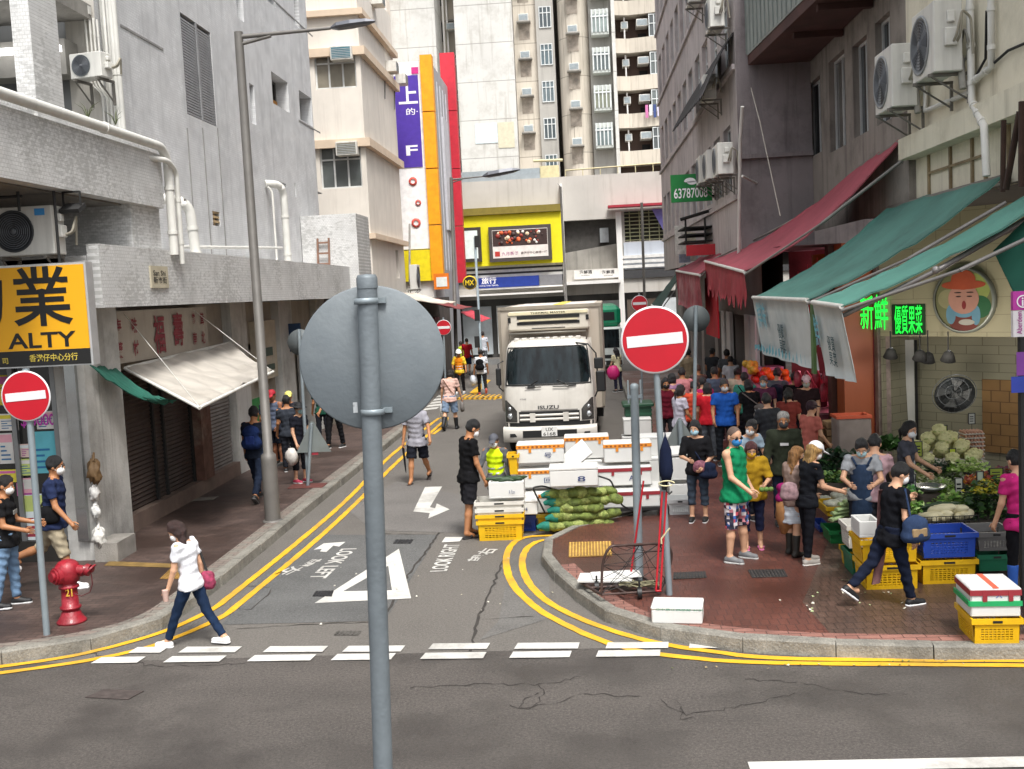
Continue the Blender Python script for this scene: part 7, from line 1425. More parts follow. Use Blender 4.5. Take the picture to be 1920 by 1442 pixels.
o, J = P('person in pale pink top, blue shorts and black boots walking away', xy, -8, h, 0, .014, 2, 14, ((-16, 20, 4), (12, 2, 4)), ((4, 12, 10), (6, 14, 14)), (0, 30), ('bob', '#15120f'), None, ('tee', '#c9a79c'), ('shorts', '#7688a0'), ('boot', '#14161a', '#222'), build=1.05)
m = MB(); m.tube([J['sh', 0]+Vector((0, -.1, .05)), J['chest']+Vector((0, -.17, -.1)), J['hip', 1]+Vector((.05, -.1, .1))], .012, 5); tag(m.build('bag_strap', CLOTH('#6b5140')), 'brown strap across the back of the person in pale pink', 'strap')
for lab, w__, c_, z in (('thin white carrier bag in left hand of person in pale pink', 0, '#c9cdd0', .22), ('dark purchases in a clear bag held by person in pale pink', 1, '#6f6a66', .14)):
    m = MB(); p_ = J['wr', w__]+Vector((0, 0, -.1)); m.ball(p_+Vector((0, 0, -z)), (.07, .06, z), 12, wob=.2, seed=w__); tag(m.build('carrier_bag', MT(c_, .5, 0, .2, 9.)), lab, 'bag')
xy, h = by_feet(864, 738, 655, 0)
P('worker with white helmet and orange and yellow jacket up the street', xy, 175, h, 0, .016, 1, 3, ((-4, 4, 5), (8, 2, 5)), ((10, 16, 30), (10, 14, 60, 20)), (20, 15), ('short', '#222'), None, ('elbow', '#d9b83a'), ('trousers', '#1c1a1c'), ('shoe', '#bbb', '#ccc'), ('helmet', '#e4e4e0'), vest='#e0861c')
xy, h = by_feet(905, 740, 655, 0)
o, J = P('person with black backpack and white shirt walking away beside the lorry', xy, 10, h, 0, .016, 1, 4, ((10, 4, 2), (-20, 30, 2)), ((4, 12, 8), (6, 10, 14)), (0, 6), ('short', '#1b1718'), None, ('shirt', '#c9cdd4'), ('trousers', '#1b1b1e'), ('shoe', '#9a2c38', '#c66'), build=1.05)
bag('black backpack on the person in white beside the lorry', J['chest']+Vector((-.03, -.22, -.1)), (.26, .1, .42), '#141417', None, 'backpack')
m = MB(); m.ball(J['wr', 0]+Vector((-.02, 0, -.3)), (.16, .12, .2), 12, wob=.2, seed=4); tag(m.build('carrier_bag', MT('#c9cfd8', .5, 0, .2, 9.)), 'pale carrier bag held by the person with the black backpack', 'bag')
for px, yf, yh, lab, top_, bot_, skn, yaw in ((878, 702, 632, 'man in red tee shirt walking away up the left kerb', '#a81e2a', '#22304a', 1, 0), (868, 700, 640, 'worker in yellow green vest beside the man in red', '#b9cf3a', '#222428', 1, 60), (908, 690, 612, 'far pedestrian in a pale grey tee shirt beside the pale pole', '#b9bcc4', '#5f6266', 1, 0)):
    xy, h = by_feet(px, yf, yh, 0); P(lab, xy, yaw, h, 0, .018, skn, 3, WALK if px == 878 else STAND, ((5, 8, 10),)*2, (0, 5), ('bald' if px == 878 else 'short', '#2a2422'), None, ('tee', top_), ('shorts' if px == 878 else 'trousers', bot_))
# people on the left pavement
xy, h = by_feet(485, 938, 757)
o, J = P('man with blue backpack walking away beside the grey street lamp', xy, -5, h, PZ, .013, 1, 3, WALK, ((6, 8, 12), (-4, 8, 12)), (0, 8), ('short', '#17161a'), None, ('tee', '#1d2330'), ('trousers', '#202839'), ('shoe', '#222', '#555'))
bag('dark blue backpack with pink patch on man by the street lamp', J['chest']+Vector((0, -.2, -.08)), (.28, .11, .44), '#1c2c55', None, 'backpack', m2='#24346a')
xy, h = by_feet(523, 872, 729)
P('man in red cap and grey vest on the left pavement', xy, 150, h, PZ, .014, 3, 5, STAND, ((10, 14, 30), (8, 12, 20)), (30, 15), ('short', '#222'), None, ('tank', '#5b6478'), ('shorts', '#1c202b'), ('shoe', '#333', '#444'), ('cap', '#a3182a'), build=1.15)
xy, h = by_feet(549, 866, 733)
P('person in pale yellow cap standing behind the group on left pavement', xy, 200, h, PZ, .015, 1, 3, STAND, ((5, 8, 20),)*2, (0, 5), ('short', '#333'), None, ('tee', '#2c2c33'), ('trousers', '#2a2a2e'), hat=('cap', '#d6cf72'))
xy, h = by_feet(566, 905, 754)
o, J = P('woman in black with a mask and pink shoes on left pavement', xy, -120, h, PZ, .013, 2, 3, STAND, ((6, 8, 20),)*2, (0, 8), ('short', '#121214'), '#9fc4c9', ('tee', '#1c1d26'), ('capri', '#1a1a20'), ('shoe', '#b03a52', '#d8d8d8'), ('bucket', '#17171a'))
m = MB(); m.ball(J['wr', 1]+Vector((-.1, -.05, -.25)), (.13, .1, .18), 12, wob=.15, seed=5); tag(m.build('carrier_bag', MT('#cfcac4', .5, 0, .2, 9.)), 'white carrier bag held by the woman with pink shoes', 'bag')
xy, h = by_feet(630, 840, 705)
P('person in black trousers partly hidden by the big grey sign back', xy, 160, h, PZ, .014, 1, 3, ((-8, 4, 5), (10, 3, 5)), ((8, 10, 30),)*2, (0, 8), ('short', '#222'), None, ('tee', '#1d2a24'), ('trousers', '#17171a'), ('shoe', '#222', '#e0e0e0'))
for px, yh, lab, c_ in ((503, 735, 'grey haired person behind the man with the blue backpack', '#39404d'), (600, 712, 'person in dark green top behind the big sign back', '#1e4a3c'), (536, 742, 'person in dark top between the two capped people', '#30343c')):
    P(lab, by_head(px, yh, 1.66), 20, 1.66, PZ, .016, 1, 3, STAND, ((5, 8, 20),)*2, (0, 8), ('short', '#4a4644' if px == 503 else '#1b1a1a'), None, ('tee', c_), ('trousers', '#23252c'))
# ---------------- right side, front row
xy, h = by_feet(1311, 977, 787)
o, J = P('woman in black with pale blue mask standing by the foam boxes', xy, 165, h, PZ, .012, 2, 4, ((0, 2, 3), (4, 3, 3)), ((8, 14, 40, 35), (18, 12, 66, 40)), (-8, 10), ('bob', '#17171a'), '#9fc6d6', ('elbow', '#19191c'), ('capri', '#39434f'), ('shoe', '#161618', '#ddd'), loose=1.06)
bag('dark bag with white paw print on the woman in black', J['hip', 0]+Vector((.06, -.18, .0)), (.28, .06, .26), '#1b2236', [J['hip', 0]+Vector((-.02, -.16, .1)), J['sh', 1]+Vector((.02, -.06, .02))])
bag('small floral pouch hanging from the woman in black', J['pel']+Vector((.02, -.2, .05)), (.18, .05, .15), MT('#7a4a58', .8, 0, .6, 25.), None, 'pouch')
CHK = MT('#c9c4c8', .85, 0, .25, 9., .2); nt = CHK.node_tree
def checks(c1, cols, sc=22.):
    m = bpy.data.materials.new('check_cloth'); m.use_nodes = True; N, L = m.node_tree.nodes, m.node_tree.links; b = N['Principled BSDF']; b.inputs['Roughness'].default_value = .9
    tc = N.new('ShaderNodeTexCoord'); sn = N.new('ShaderNodeVectorMath'); sn.operation = 'SCALE'; sn.inputs[3].default_value = sc; fl = N.new('ShaderNodeVectorMath'); fl.operation = 'FLOOR'; wn_ = N.new('ShaderNodeTexWhiteNoise'); wn_.noise_dimensions = '3D'
    L.new(tc.outputs['Object'], sn.inputs[0]); L.new(sn.outputs[0], fl.inputs[0]); L.new(fl.outputs[0], wn_.inputs['Vector']); cr = N.new('ShaderNodeValToRGB'); cr.color_ramp.interpolation = 'CONSTANT'; L.new(wn_.outputs['Value'], cr.inputs[0])
    e = cr.color_ramp.elements; e[0].color = (*lin(cols[0]), 1); e[1].position = 1/len(cols); e[1].color = (*lin(cols[1]), 1)
    for i in range(2, len(cols)): x = e.new(i/len(cols)); x.color = (*lin(cols[i]), 1)
    L.new(cr.outputs[0], b.inputs['Base Color']); return m
xy, h = by_feet(1384, 1051, 798)
P('man in green sleeveless top and checked shorts on the red bricks', xy, -122, h, PZ, .011, 2, -2, ((2, 2, 8), (-2, 2, 8)), ((2, 10, 30, 12), (14, 8, 40, 10)), (-30, 16), ('bald', '#5b4a42'), '#2f7fc0', ('tank', '#15784f', -.1), ('knee', checks(0, ['#cfc6c8', '#22243a', '#b84a58', '#d9d3d4', '#3c62a8', '#2a2b3a', '#c9808a'])), ('shoe', '#6f7072', '#b9b9b6'), build=1.15, loose=1.12, glasses=1)
xy, h = by_feet(1412, 1027, 823)
o, J = P('woman in mustard top and yellow mask counting coins', xy, 178, h, PZ, .011, 2, 8, ((2, 2, 2), (12, 14, 2)), ((16, 14, 62, 30), (16, 14, 62, 30)), (0, 18), ('bob', '#4a2326'), '#d0a025', ('elbow', '#9a7a1e', -.1), ('capri', '#1c2038'), ('sandal', '#c66a94', '#c66a94'), build=1.12, loose=1.12)
m = MB(); p_ = J['wr', 0]+Vector((-.06, -.1, -.02)); m.ball(p_+Vector((.3, -.0, -.3)), (.13, .1, .34), 14, wob=.12, seed=8); tag(m.build('carrier_bag', MT('#a6764a', .5, 0, .3, 9.)), 'long brown carrier bag beside the woman in mustard', 'bag')
m = MB(); [m.ball(p_+Vector((.06*k, -.02, -.02)), (.04, .03, .035), 8) for k in range(3)]; tag(m.build('greens_bundle', MT('#5a7a38', .7, 0, .4, 20.)), 'small bundle of greens in the hands of the woman in mustard', 'vegetable')
P('grey haired man in olive jacket and dark mask facing the camera', by_head(1468, 770, 1.72), 172, 1.72, PZ, .012, 1, 3, STAND, ((4, 12, 20), (4, 12, 24)), (0, 10), ('short', '#8f8d8a'), '#3a3c40', ('jacket', '#2e3328', -.1), ('trousers', '#262f40'), ('shoe', '#222', '#444'), printm=(.12, .04, -.05, '#c9c9c9', None), loose=1.15)
P('person in pale blue grey tee shirt bending behind the man in green', by_head(1393, 782, 1.6), -150, 1.62, PZ, .013, 2, 18, STAND, ((20, 10, 30),)*2, (-50, 10), ('short', '#1a1a1c'), '#d2d6d8', ('tee', '#8d9fae'), ('trousers', '#2a2c33'))
xy, h = by_feet(1489, 1042, 850)
o, J = P('woman in brown tee shirt and striped skirt with dark boots', xy, -60, h, PZ, .012, 2, 6, STAND, ((6, 10, 50, 10),)*2, (-20, 14), ('long', '#8a6238'), None, ('tee', '#8a756c'), ('skirt', MT('#c3cad2', .85, 0, .3, 3., .1, stretch=(.4, .4, 26))), ('boot', '#262420', '#222'))
bag('magenta bag hanging from the woman in the striped skirt', J['hip', 0]+Vector((-.08, -.02, .08)), (.16, .05, .3), '#8a1d5c', None)
xy, h = by_feet(1516, 1056, 826)
o, J = P('blonde woman in white cap and black clothes at the vegetable stall', xy, -72, h, PZ, .011, 2, 8, ((4, 2, 3), (-4, 2, 3)), ((10, 8, 60), (14, 8, 58)), (-5, 22), ('long', '#a5814c'), '#dfe0e0', ('tee', '#15171c'), ('leggings', '#14151b'), ('shoe', '#9a958f', '#cfccc6'), ('cap', '#dcdcde'), build=.95)
bag('patterned grey bag between the two women at the stall', J['hip', 0]+Vector((-.2, -.1, .12)), (.2, .06, .22), MT('#8d7276', .85, 0, .5, 18.), None)
xy, h = by_feet(1672, 1134, 864)
o, J = P('woman in black walking past the yellow crates with a blue satchel', xy, -72, h, PZ, .011, 2, 9, ((-26, 22, 3), (14, 2, 3)), ((18, 10, 96, 5), (-4, 10, 20)), (-12, 14), ('short', '#121214'), '#dde2e4', ('tee', '#121318', -.12), ('trousers', '#171d2e'), ('shoe', '#17181b', '#e6e6e6'), build=1.02, loose=1.06)
bag('blue and tan satchel on the woman walking past the crates', J['hip', 1]+Vector((.17, -.16, .08)), (.3, .08, .27), '#2c3b57', [J['hip', 1]+Vector((.12, -.16, .2)), J['sh', 1]+Vector((0, -.04, .06))], rz=18, m2='#8f7a5c')
m = MB(); p_ = J['sh', 0]+Vector((-.06, -.12, 0)); m.sheet([[p_+Vector((-.05-.1*v**2+.05*u, .03*math.sin(v*5+u), -v*1.05)) for u in (0, 1, 2)] for v in [j/9 for j in range(10)]], .012); tag(m.build('long_scarf', CLOTH('#6f4f4f')), 'long brown patterned cloth hanging from the woman with the satchel', 'scarf')
xy = by_head(1906, 848, 1.6); q = G(1912, 1100)
P('woman in bright pink top at the right edge of the stall', (xy[0]+.04, xy[1]), 20, 1.62, PZ, .012, 2, 4, STAND, ((4, 10, 14), (4, 10, 14)), (0, 14), ('short', '#161618'), None, ('tee', '#c02c74', -.1), ('leggings', '#17171b'), ('boot', '#2c5fb8', '#222'), build=1.05)
# vendors
P('stall vendor in denim apron with mask and blue glove', by_head(1615, 815, 1.6), 165, 1.6, PZ, .012, 2, 8, STAND, ((24, 14, 58, 30), (30, 14, 50, 30)), (0, 28), ('bun', '#1a1a1c'), '#a9cbd2', ('tee', '#8d9094'), ('trousers', '#2a2c33'), apron='#2c3b52', build=1.05)
P('person in pink behind the vendor in the denim apron', by_head(1638, 812, 1.62), -20, 1.6, PZ, .014, 2, 5, STAND, ((20, 10, 40),)*2, (0, 25), ('short', '#1a1a1c'), None, ('tee', '#a88a90'), ('trousers', '#2a2c33'))
P('vendor in grey behind the cauliflowers with a white mask', by_head(1694, 788, 1.62), -120, 1.62, PZ, .013, 2, 5, STAND, ((20, 10, 40),)*2, (-25, 12), ('tail', '#1a1a1c'), '#dfe2e4', ('tee', '#4a4c55'), ('trousers', '#24262c'))
# crowd in the market street
crowd = [
 (1357, 710, 1.74, 176, 'man in royal blue tee shirt in the middle of the market crowd', 'tee', '#1f4f9e', '#22262c', 'short', '#2c2a2a', '#b9bcc0', 1.15, None),
 (1405, 712, 1.6, 15, 'woman in black with a grey tote bag in the market crowd', 'tee', '#161619', '#1a1b20', 'bob', '#141416', None, 1.05, None),
 (1396, 699, 1.66, -10, 'person in teal shirt with a black strap in the crowd', 'tee', '#3f8a78', '#23252c', 'short', '#1c1c1e', None, 1.1, None),
 (1456, 690, 1.72, -25, 'man in grey tee shirt with dark backpack at the red lit stall', 'tee', '#5b5e66', '#15161a', 'short', '#161618', None, 1.0, None),
 (1489, 698, 1.68, -20, 'person in black tee shirt facing the red lit meat stall', 'tee', '#131316', '#1d1e24', 'short', '#161618', None, 1.05, None),
 (1512, 703, 1.7, 160, 'man in pale cap and dark brown tee shirt with grey mask', 'tee', '#2c1f22', '#24262c', 'short', '#222', '#aeb6ae', 1.1, ('cap', '#d2b6bc')),
 (1516, 752, 1.58, -60, 'woman in salmon pink with a dark beret near the meat stall', 'tee', '#b5675c', '#2a2a30', 'short', '#2c1422', None, 1.05, ('cap', '#341a28')),
 (1363, 655, 1.72, 5, 'person in grey tee shirt seen from behind far in the crowd', 'tee', '#585c60', '#24262c', 'short', '#161618', None, 1.1, None),
 (1333, 653, 1.66, -40, 'person in charcoal top left of the grey tee shirt', 'tee', '#33363a', '#5a5a58', 'short', '#161618', None, 1.05, None),
 (1344, 622, 1.66, 180, 'person in white and lilac shirt with orange head cover', 'shirt', '#b9bad6', '#23252c', 'short', '#1a1a1c', '#b9402c', 1.0, None),
 (1385, 648, 1.68, 150, 'person in dark bucket hat beside the white doors', 'tee', '#2c3036', '#23252c', 'short', '#1a1a1c', None, 1.05, ('bucket', '#2a2c32')),
 (1300, 715, 1.6, -15, 'person in orange tee shirt behind the grey triangle sign', 'tee', '#c04a34', '#39393c', 'short', '#1a1a1c', None, 1.1, None),
 (1326, 718, 1.6, -5, 'person in crimson tee shirt next to the royal blue one', 'tee', '#b8202c', '#5a5f66', 'bob', '#1a1a1c', None, 1.05, None),
 (1271, 722, 1.6, -60, 'young woman in pale tee shirt with mask behind the triangle sign', 'tee', '#b5b1be', '#25272d', 'tail', '#241c1c', '#9a9c94', .95, None),
 (1247, 708, 1.64, 175, 'woman in dark red top and black mask behind the big no entry post', 'tank', '#5a1624', '#2a2a2e', 'bob', '#17171a', '#1a1a1c', 1.0, None),
 (1279, 690, 1.66, 5, 'person in pale pink tee shirt seen from behind in the crowd', 'tee', '#b5787c', '#3a3c42', 'short', '#222022', None, 1.15, None),
 (1309, 684, 1.6, 10, 'brown haired person behind the crowd near the post', 'tee', '#5a4440', '#3a3a3c', 'short', '#4a3428', None, 1.0, None),
 (1318, 708, 1.58, 0, 'person in raspberry top squeezed behind the crimson one', 'tee', '#a02458', '#2c2c30', 'short', '#1a1a1c', None, 1.0, None),
 (1303, 612, 1.7, 20, 'distant pedestrian in dark clothes beside the far doors', 'tee', '#26282c', '#1d1e22', 'short', '#1a1a1c', None, 1.0, None),
 (1540, 700, 1.6, 60, 'butcher in dark red top standing at the meat stall', 'tee', '#5c2430', '#2a2a2c', 'short', '#1a1a1c', None, 1.0, None),
 (1262, 700, 1.62, 30, 'woman in mauve top between the pale pink and dark red ones', 'tee', '#8a6a86', '#2c2c30', 'bob', '#1a1a1c', '#c9d2d6', 1.0, None),
 (1341, 688, 1.7, 10, 'man in slate shirt behind the royal blue tee shirt', 'shirt', '#4a5666', '#2c2c30', 'short', '#222', None, 1.05, None),
 (1381, 690, 1.62, -20, 'woman in cream blouse behind the teal shirt', 'shirt', '#b9b09a', '#2c2c30', 'bun', '#1a1a1c', None, 1.0, None),
 (1432, 704, 1.64, 170, 'older woman in plum top left of the dark backpack', 'tee', '#5c3048', '#2c2c30', 'short', '#55504e', '#9fc0cc', 1.1, None),
 (1440, 738, 1.66, 20, 'man in charcoal shirt behind the olive jacket', 'shirt', '#303236', '#26282c', 'short', '#161618', None, 1.1, None),
 (1476, 728, 1.6, -30, 'woman in brick red top beside the salmon one', 'tee', '#7a3630', '#2c2c30', 'tail', '#1a1a1c', None, 1.0, None),
 (1425, 668, 1.66, 180, 'fruit seller in navy top behind the orange heap', 'tee', '#26304a', '#2c2c30', 'short', '#161618', '#d9dde0', 1.0, None),
 (1290, 655, 1.66, 0, 'distant person in beige jacket walking up the arcade', 'long', '#8f8068', '#2c2c30', 'short', '#222', None, 1.0, None),
 (1370, 668, 1.6, 0, 'person in white top just behind the grey tee shirt', 'shirt', '#c4c6cc', '#4a4c50', 'short', '#1a1a1c', None, 1.0, None),
]
CJ = {}
for px, yh, h, yaw, lab, tk, tc_, bc, hk, hcl, mk, bd, ht in crowd:
    o, CJ[px] = P(lab, by_head(px, yh, h), yaw, h, PZ, .015 if yh > 680 else .018, 1 if px % 2 else 2, 4, STAND, ((6, 10, 26, 8), (10, 9, 34, 8)), ((px*7) % 30-15, 8), (hk, hcl), mk, (tk, tc_), ('trousers', bc), build=bd, hat=ht, loose=1.06)
J = CJ[1405]; bag('grey tote bag with white lettering on the woman in black', J['hip', 1]+Vector((.1, -.12, .12)), (.3, .06, .34), '#6b6562', [J['hip', 1]+Vector((.05, -.14, .25)), J['sh', 0]+Vector((0, -.1, .05))])
txt('LeTAO', J['hip', 1]+Vector((-.02, -.21, .1)), (1, 0, 0), (0, 0, 1), .2, .07, MT('#d8d8d8', .7), bpy.data.objects[[o.name for o in bpy.data.objects if o.get('label', '').startswith('grey tote bag')][0]], 'lettering').matrix_parent_inverse = Matrix.Translation(-(J['hip', 1]+Vector((.1, -.12, .12))))
J = CJ[1456]; bag('dark navy backpack worn at the red lit stall', J['chest']+Vector((-.05, -.19, -.1)), (.28, .11, .4), '#232838', None, 'backpack', -25)
J = CJ[1396]; m = MB(); m.tube([J['sh', 0]+Vector((.02, -.1, .05)), J['chest']+Vector((0, -.17, -.1)), J['hip', 1]+Vector((.05, -.12, .1))], .013, 5); tag(m.build('bag_strap', CLOTH('#17171a')), 'black strap across the teal shirt', 'strap')
# pedestrian by the minibus, two far people
P('woman in cream top beside the green minibus', by_head(1156, 652, 1.6, 0), 40, 1.6, 0, .018, 2, 4, STAND, ((10, 10, 30),)*2, (0, 5), ('long', '#1a1a1c'), None, ('tee', '#d2cba8'), ('trousers', '#2a2a3c'))
q = G(1152, 700, .9); m = MB(); m.ball((q.x-.05, q.y-.3, .95), (.22, .12, .24), 12, wob=.1, seed=2); tag(m.build('carrier_bag', MT('#d02a78', .5)), 'bright pink bag carried beside the minibus', 'bag')
for px, yh, lab, c_ in ((1152, 605, 'distant pedestrian in yellow top beyond the minibus', '#b5b08a'), (1163, 598, 'distant pedestrian in dark top beyond the minibus', '#33363c')): P(lab, by_head(px, yh, 1.65, 0), 0, 1.65, 0, .022, 1, 3, STAND, ((5, 8, 10),)*2, (0, 5), ('short', '#1a1a1c'), None, ('tee', c_), ('trousers', '#2a2c33'))
# ================================================================ goods
FOAM = MT('#d0d0cd', .6, 0, .03, 6., .08, 120., dirt=.12, dcol='#b5b0a6'); TAPE = MT('#d9882a', .4, 0, .15, 12.); TAPR = MT('#8d2a32', .5); TAPG = MT('#1f9a5a', .5); INK = MT('#33406a', .8)
def foam(label, px, Y, d=.38, tape='o', lid=True, rz=0., name='foam_box', mark=None, z=None, group='white foam boxes', bands=True):
    x0, y0, x1, y1 = px; a, c, tp = AY(x0, y1, Y), AY(x1, y1, Y), AY((x0+x1)/2, y0, Y); w_ = c.x-a.x; zb = AY((x0+x1)/2, y1, Y).z if z is None else z; h = tp.z-zb
    t = thing(name, label, 'foam box', ((a.x+c.x)/2, Y+d/2, zb), rz, group); lh = min(.05, h*.2) if lid else 0
    b = MB(); b.rbox(-w_/2, -d/2, 0, w_/2, d/2, h-lh, .012); 
    if not lid: b = MB(); b.rbox(-w_/2, -d/2, 0, w_/2, d/2, .03, .004); b.rbox(-w_/2, -d/2, .03, w_/2, -d/2+.03, h, .005); b.rbox(-w_/2, d/2-.03, .03, w_/2, d/2, h, .005); b.rbox(-w_/2, -d/2+.03, .03, -w_/2+.03, d/2-.03, h, .005); b.rbox(w_/2-.03, -d/2+.03, .03, w_/2, d/2-.03, h, .005)
    b.build('box_body', FOAM, t)
    if lid: b = MB(); b.rbox(-w_/2-.006, -d/2-.006, h-lh+.001, w_/2+.006, d/2+.006, h, .012); b.build('lid', FOAM, t)
    if tape:
        tm = {'o': TAPE, 'r': TAPR, 'g': TAPG}[tape]; b = MB(); q = rnd.uniform(-.004, .004); e = .009
        b.box(-w_/2-e, -d/2-e, h-lh-.025+q, w_/2+e, d/2+e, h-lh+.03+q)
        for x in (-w_*.22, w_*.3): b.box(x-.022, -d/2-.012, h-lh-.09, x+.022, -d/2-e-.0005, h-lh+.02)
        if tape == 'o':
            for k in range(int(w_/.07)): x = -w_/2+.03+k*.07; b.box(x, -d/2-.0125, h-lh-.012, x+.035, -d/2-.0121, h-lh+.015, 1)
        b.build('tape', [tm, MT('#8d4a18', .6)], t)
    if mark: txt(mark, (w_*.08, -d/2-.013, h*.25), (1, 0, 0), (0, 0, 1), w_*.16, h*.28, INK, t, 'handwriting', .005, .001)
    return t
foam('closed foam box with orange tape at the top left of the pile', (970, 832, 1058, 868), 17.05, .42, mark='号'); foam('taped foam box under the top left one in the pile', (970, 880, 1058, 914), 17.0, .42, mark='回')
foam('lowest taped box at the left of the pile behind the trolley handle', (982, 925, 1042, 962), 16.85, .42)
foam('untaped wide foam box resting on the green vegetable sacks', (1031, 876, 1122, 912), 16.1, .42, None, mark='8'); foam('double taped foam box at the back centre of the pile', (1060, 818, 1142, 860), 18.25, .4); foam('foam box under the double taped one in the pile', (1062, 864, 1130, 905), 18.15, .4, None)
foam('orange taped foam box at the top right behind the bare post', (1133, 830, 1222, 866), 17.15, .42); foam('foam box with a dark red lid edge in the middle of the pile', (1122, 875, 1222, 910), 17.05, .42, 'r', mark='A3')
foam('lowest foam box with dark red tape on the black cart', (1124, 920, 1238, 956), 16.85, .45, 'r'); foam('large plain foam box at the back right of the pile', (1190, 818, 1270, 855), 18.95, .45, None); foam('plain foam box below the large back right one', (1196, 858, 1262, 905), 18.75, .45, None); foam('plain foam box at the foot of the back right stack', (1226, 908, 1262, 955), 18.45, .4, None, name='foam_box')
foam('open foam box with lid ajar beside the furled umbrella', (1258, 858, 1298, 900), 17.45, .42, None, lid=False)
t = foam('foam box with greens squeezed below the open one', (1256, 908, 1298, 934), 17.35, .4, None, lid=False)
def lidp(label, c0, c1, c2, c3):
    b = MB(); b.sheet([[c0, c1], [c3, c2]], .03, smooth=False); tag(b.build('foam_cover', FOAM), label, 'foam lid')
q = AY(1258, 856, 17.45); lidp('foam lid lying slanted on the open box by the umbrella', q, AY(1300, 852, 17.45), AY(1290, 838, 17.95), AY(1250, 840, 17.95))
b = MB(); b.rbox(-.26, -.17, 0, .26, .17, .04, .008, 0, Matrix.Translation(AY(1080, 868, 17.3)+Vector((0, 0, .1))) @ Matrix.Rotation(R(-38), 4, 'Y') @ Matrix.Rotation(R(50), 4, 'X')); tag(b.build('foam_cover', FOAM), 'loose foam lid leaning between the stacked boxes', 'foam lid')
t = foam('small foam box full of cucumbers beside the man in black', (917, 904, 983, 934), 16.05, .38, None, lid=False, mark='R 九m'); foam('foam box with scribbled characters on the blue crate', (938, 938, 1008, 966), 16.3, .4, None, mark='Ar4')
foam('lone foam box with green print on the brick kerb corner', (1227, 1138, 1322, 1178), 11.3, .36, None, rz=R(-9), z=PZ+.006)
o = bpy.data.objects[[o.name for o in bpy.data.objects if o.get('label', '').startswith('lone foam')][0]]
txt('◎中農江蔬菜鮮 公司', (-.22, -.1875, .15), (1, 0, 0), (0, 0, 1), .5, .022, MT('#2f8a6a', .7), o, 'lettering', 0, .002)
t = foam('big foam box with red and green bands on the yellow crate', (1824, 1102, 1916, 1157), 10.42, .5, 'r', rz=R(-3)); 
b = MB(); b.box(-.245, -.262, .11, .245, -.2505, .16); b.box(-.255, -.255, .11, -.2405, .25, .16); b.build('green_band', TAPG, t); b = MB(); b.box(-.03, -.257, .287, .03, .257, .292); b.build('red_band', MT('#d8583c', .5), t)
txt('久', (-.0, -.2515, .19), (1, 0, 0), (0, 0, 1), .06, .07, MT('#5a6aa8', .7), t, 'handwriting')
# crates
def crate(label, px, Y, d, col, z=None, rz=0., hfull=None, group='plastic crates', solid=False, name='plastic_crate', slots=(8, 5)):
    x0, y0, x1, y1 = px; a, c = AY(x0, (y0+y1)/2, Y), AY(x1, (y0+y1)/2, Y); w_ = c.x-a.x; zb = AY((x0+x1)/2, y1, Y).z if z is None else z; h = hfull or AY((x0+x1)/2, y0, Y).z-zb
    t = thing(name, label, 'crate', ((a.x+c.x)/2, Y+d/2, zb), rz, group); m = MT(col, .45, 0, .08, 5., .05, dirt=.3); ta = .06*h; b = MB(); W2, D2 = w_/2-.02, d/2-.02
    hs = [] if solid else [((i+.12)/(slots[0]), (j+.2)/slots[1], (i+.88)/slots[0], (j+.75)/slots[1]) for i in range(slots[0]) for j in range(slots[1])]
    for (ax_, ay, bx, by) in ((-W2, -D2, W2, -D2), (W2, -D2, W2, D2), (W2, D2, -W2, D2), (-W2, D2, -W2, -D2)):
        p0, p1 = Vector((ax_, ay, 0)), Vector((bx, by, 0)); u = (p1-p0).normalized(); L_ = (p1-p0).length; n = Vector((u.y, -u.x, 0)); vd = (Vector((0, 0, h-.06))+n*ta).normalized()
        mg = L_*.13; H2 = [(mg+q_[0]*(L_-2*mg), .04+q_[1]*(h-.14), mg+q_[2]*(L_-2*mg), .04+q_[3]*(h-.14)) for q_ in hs]; b.wall(p0-u*0, u, vd, L_, h-.05, H2, .012)
    b.box(-W2, -D2, 0, W2, D2, .012); b.build('crate_wall', m, t); b = MB(); o_ = ta
    for (p, q_) in (((-W2-o_-.02, -D2-o_-.02), (W2+o_+.02, -D2-o_+.0)), ((-W2-o_-.02, D2+o_), (W2+o_+.02, D2+o_+.02)), ((-W2-o_-.02, -D2-o_), (-W2-o_, D2+o_)), ((W2+o_, -D2-o_), (W2+o_+.02, D2+o_))): b.box(p[0], p[1], h-.055, q_[0], q_[1], h)
    b.build('rim', m, t); b = MB(); b.box(-w_*.1, -D2-o_-.0235, h-.042, w_*.1, -D2-o_-.0205, h-.018); b.build('handle_slot', BLKP, t); return t
Y_, BL_, GN_, GY_, WT_ = '#dcae12', '#2348a8', '#16694a', '#8f8f8c', '#cfccc4'
YB = 16.05
crate('lowest yellow crate beside the man in black', (896, 984, 981, 1017), YB, .45, Y_, 0, hfull=.31, slots=(9, 6)); crate('second yellow crate nested on the lowest by the man', (895, 984, 982, 1017), YB, .45, Y_, .1, hfull=.31) ; crate('lower white crate nested on the yellow pair', (895, 984, 982, 1017), YB, .45, WT_, .2, hfull=.3); crate('top white crate nested on the yellow pair', (894, 984, 983, 1017), YB, .46, WT_, .31, hfull=.3)
crate('blue crate under the scribbled foam box', (948, 968, 1006, 1000), 16.62, .4, BL_, 0); crate('dull yellow crate left of the vegetable sacks', (1008, 964, 1052, 999), 16.6, .4, '#b89a12', 0, solid=True); crate('light grey crate at the foot of the stack by the post', (1253, 937, 1298, 968), 16.8, .4, '#b5b7b7', PZ)
SY1 = 12.36
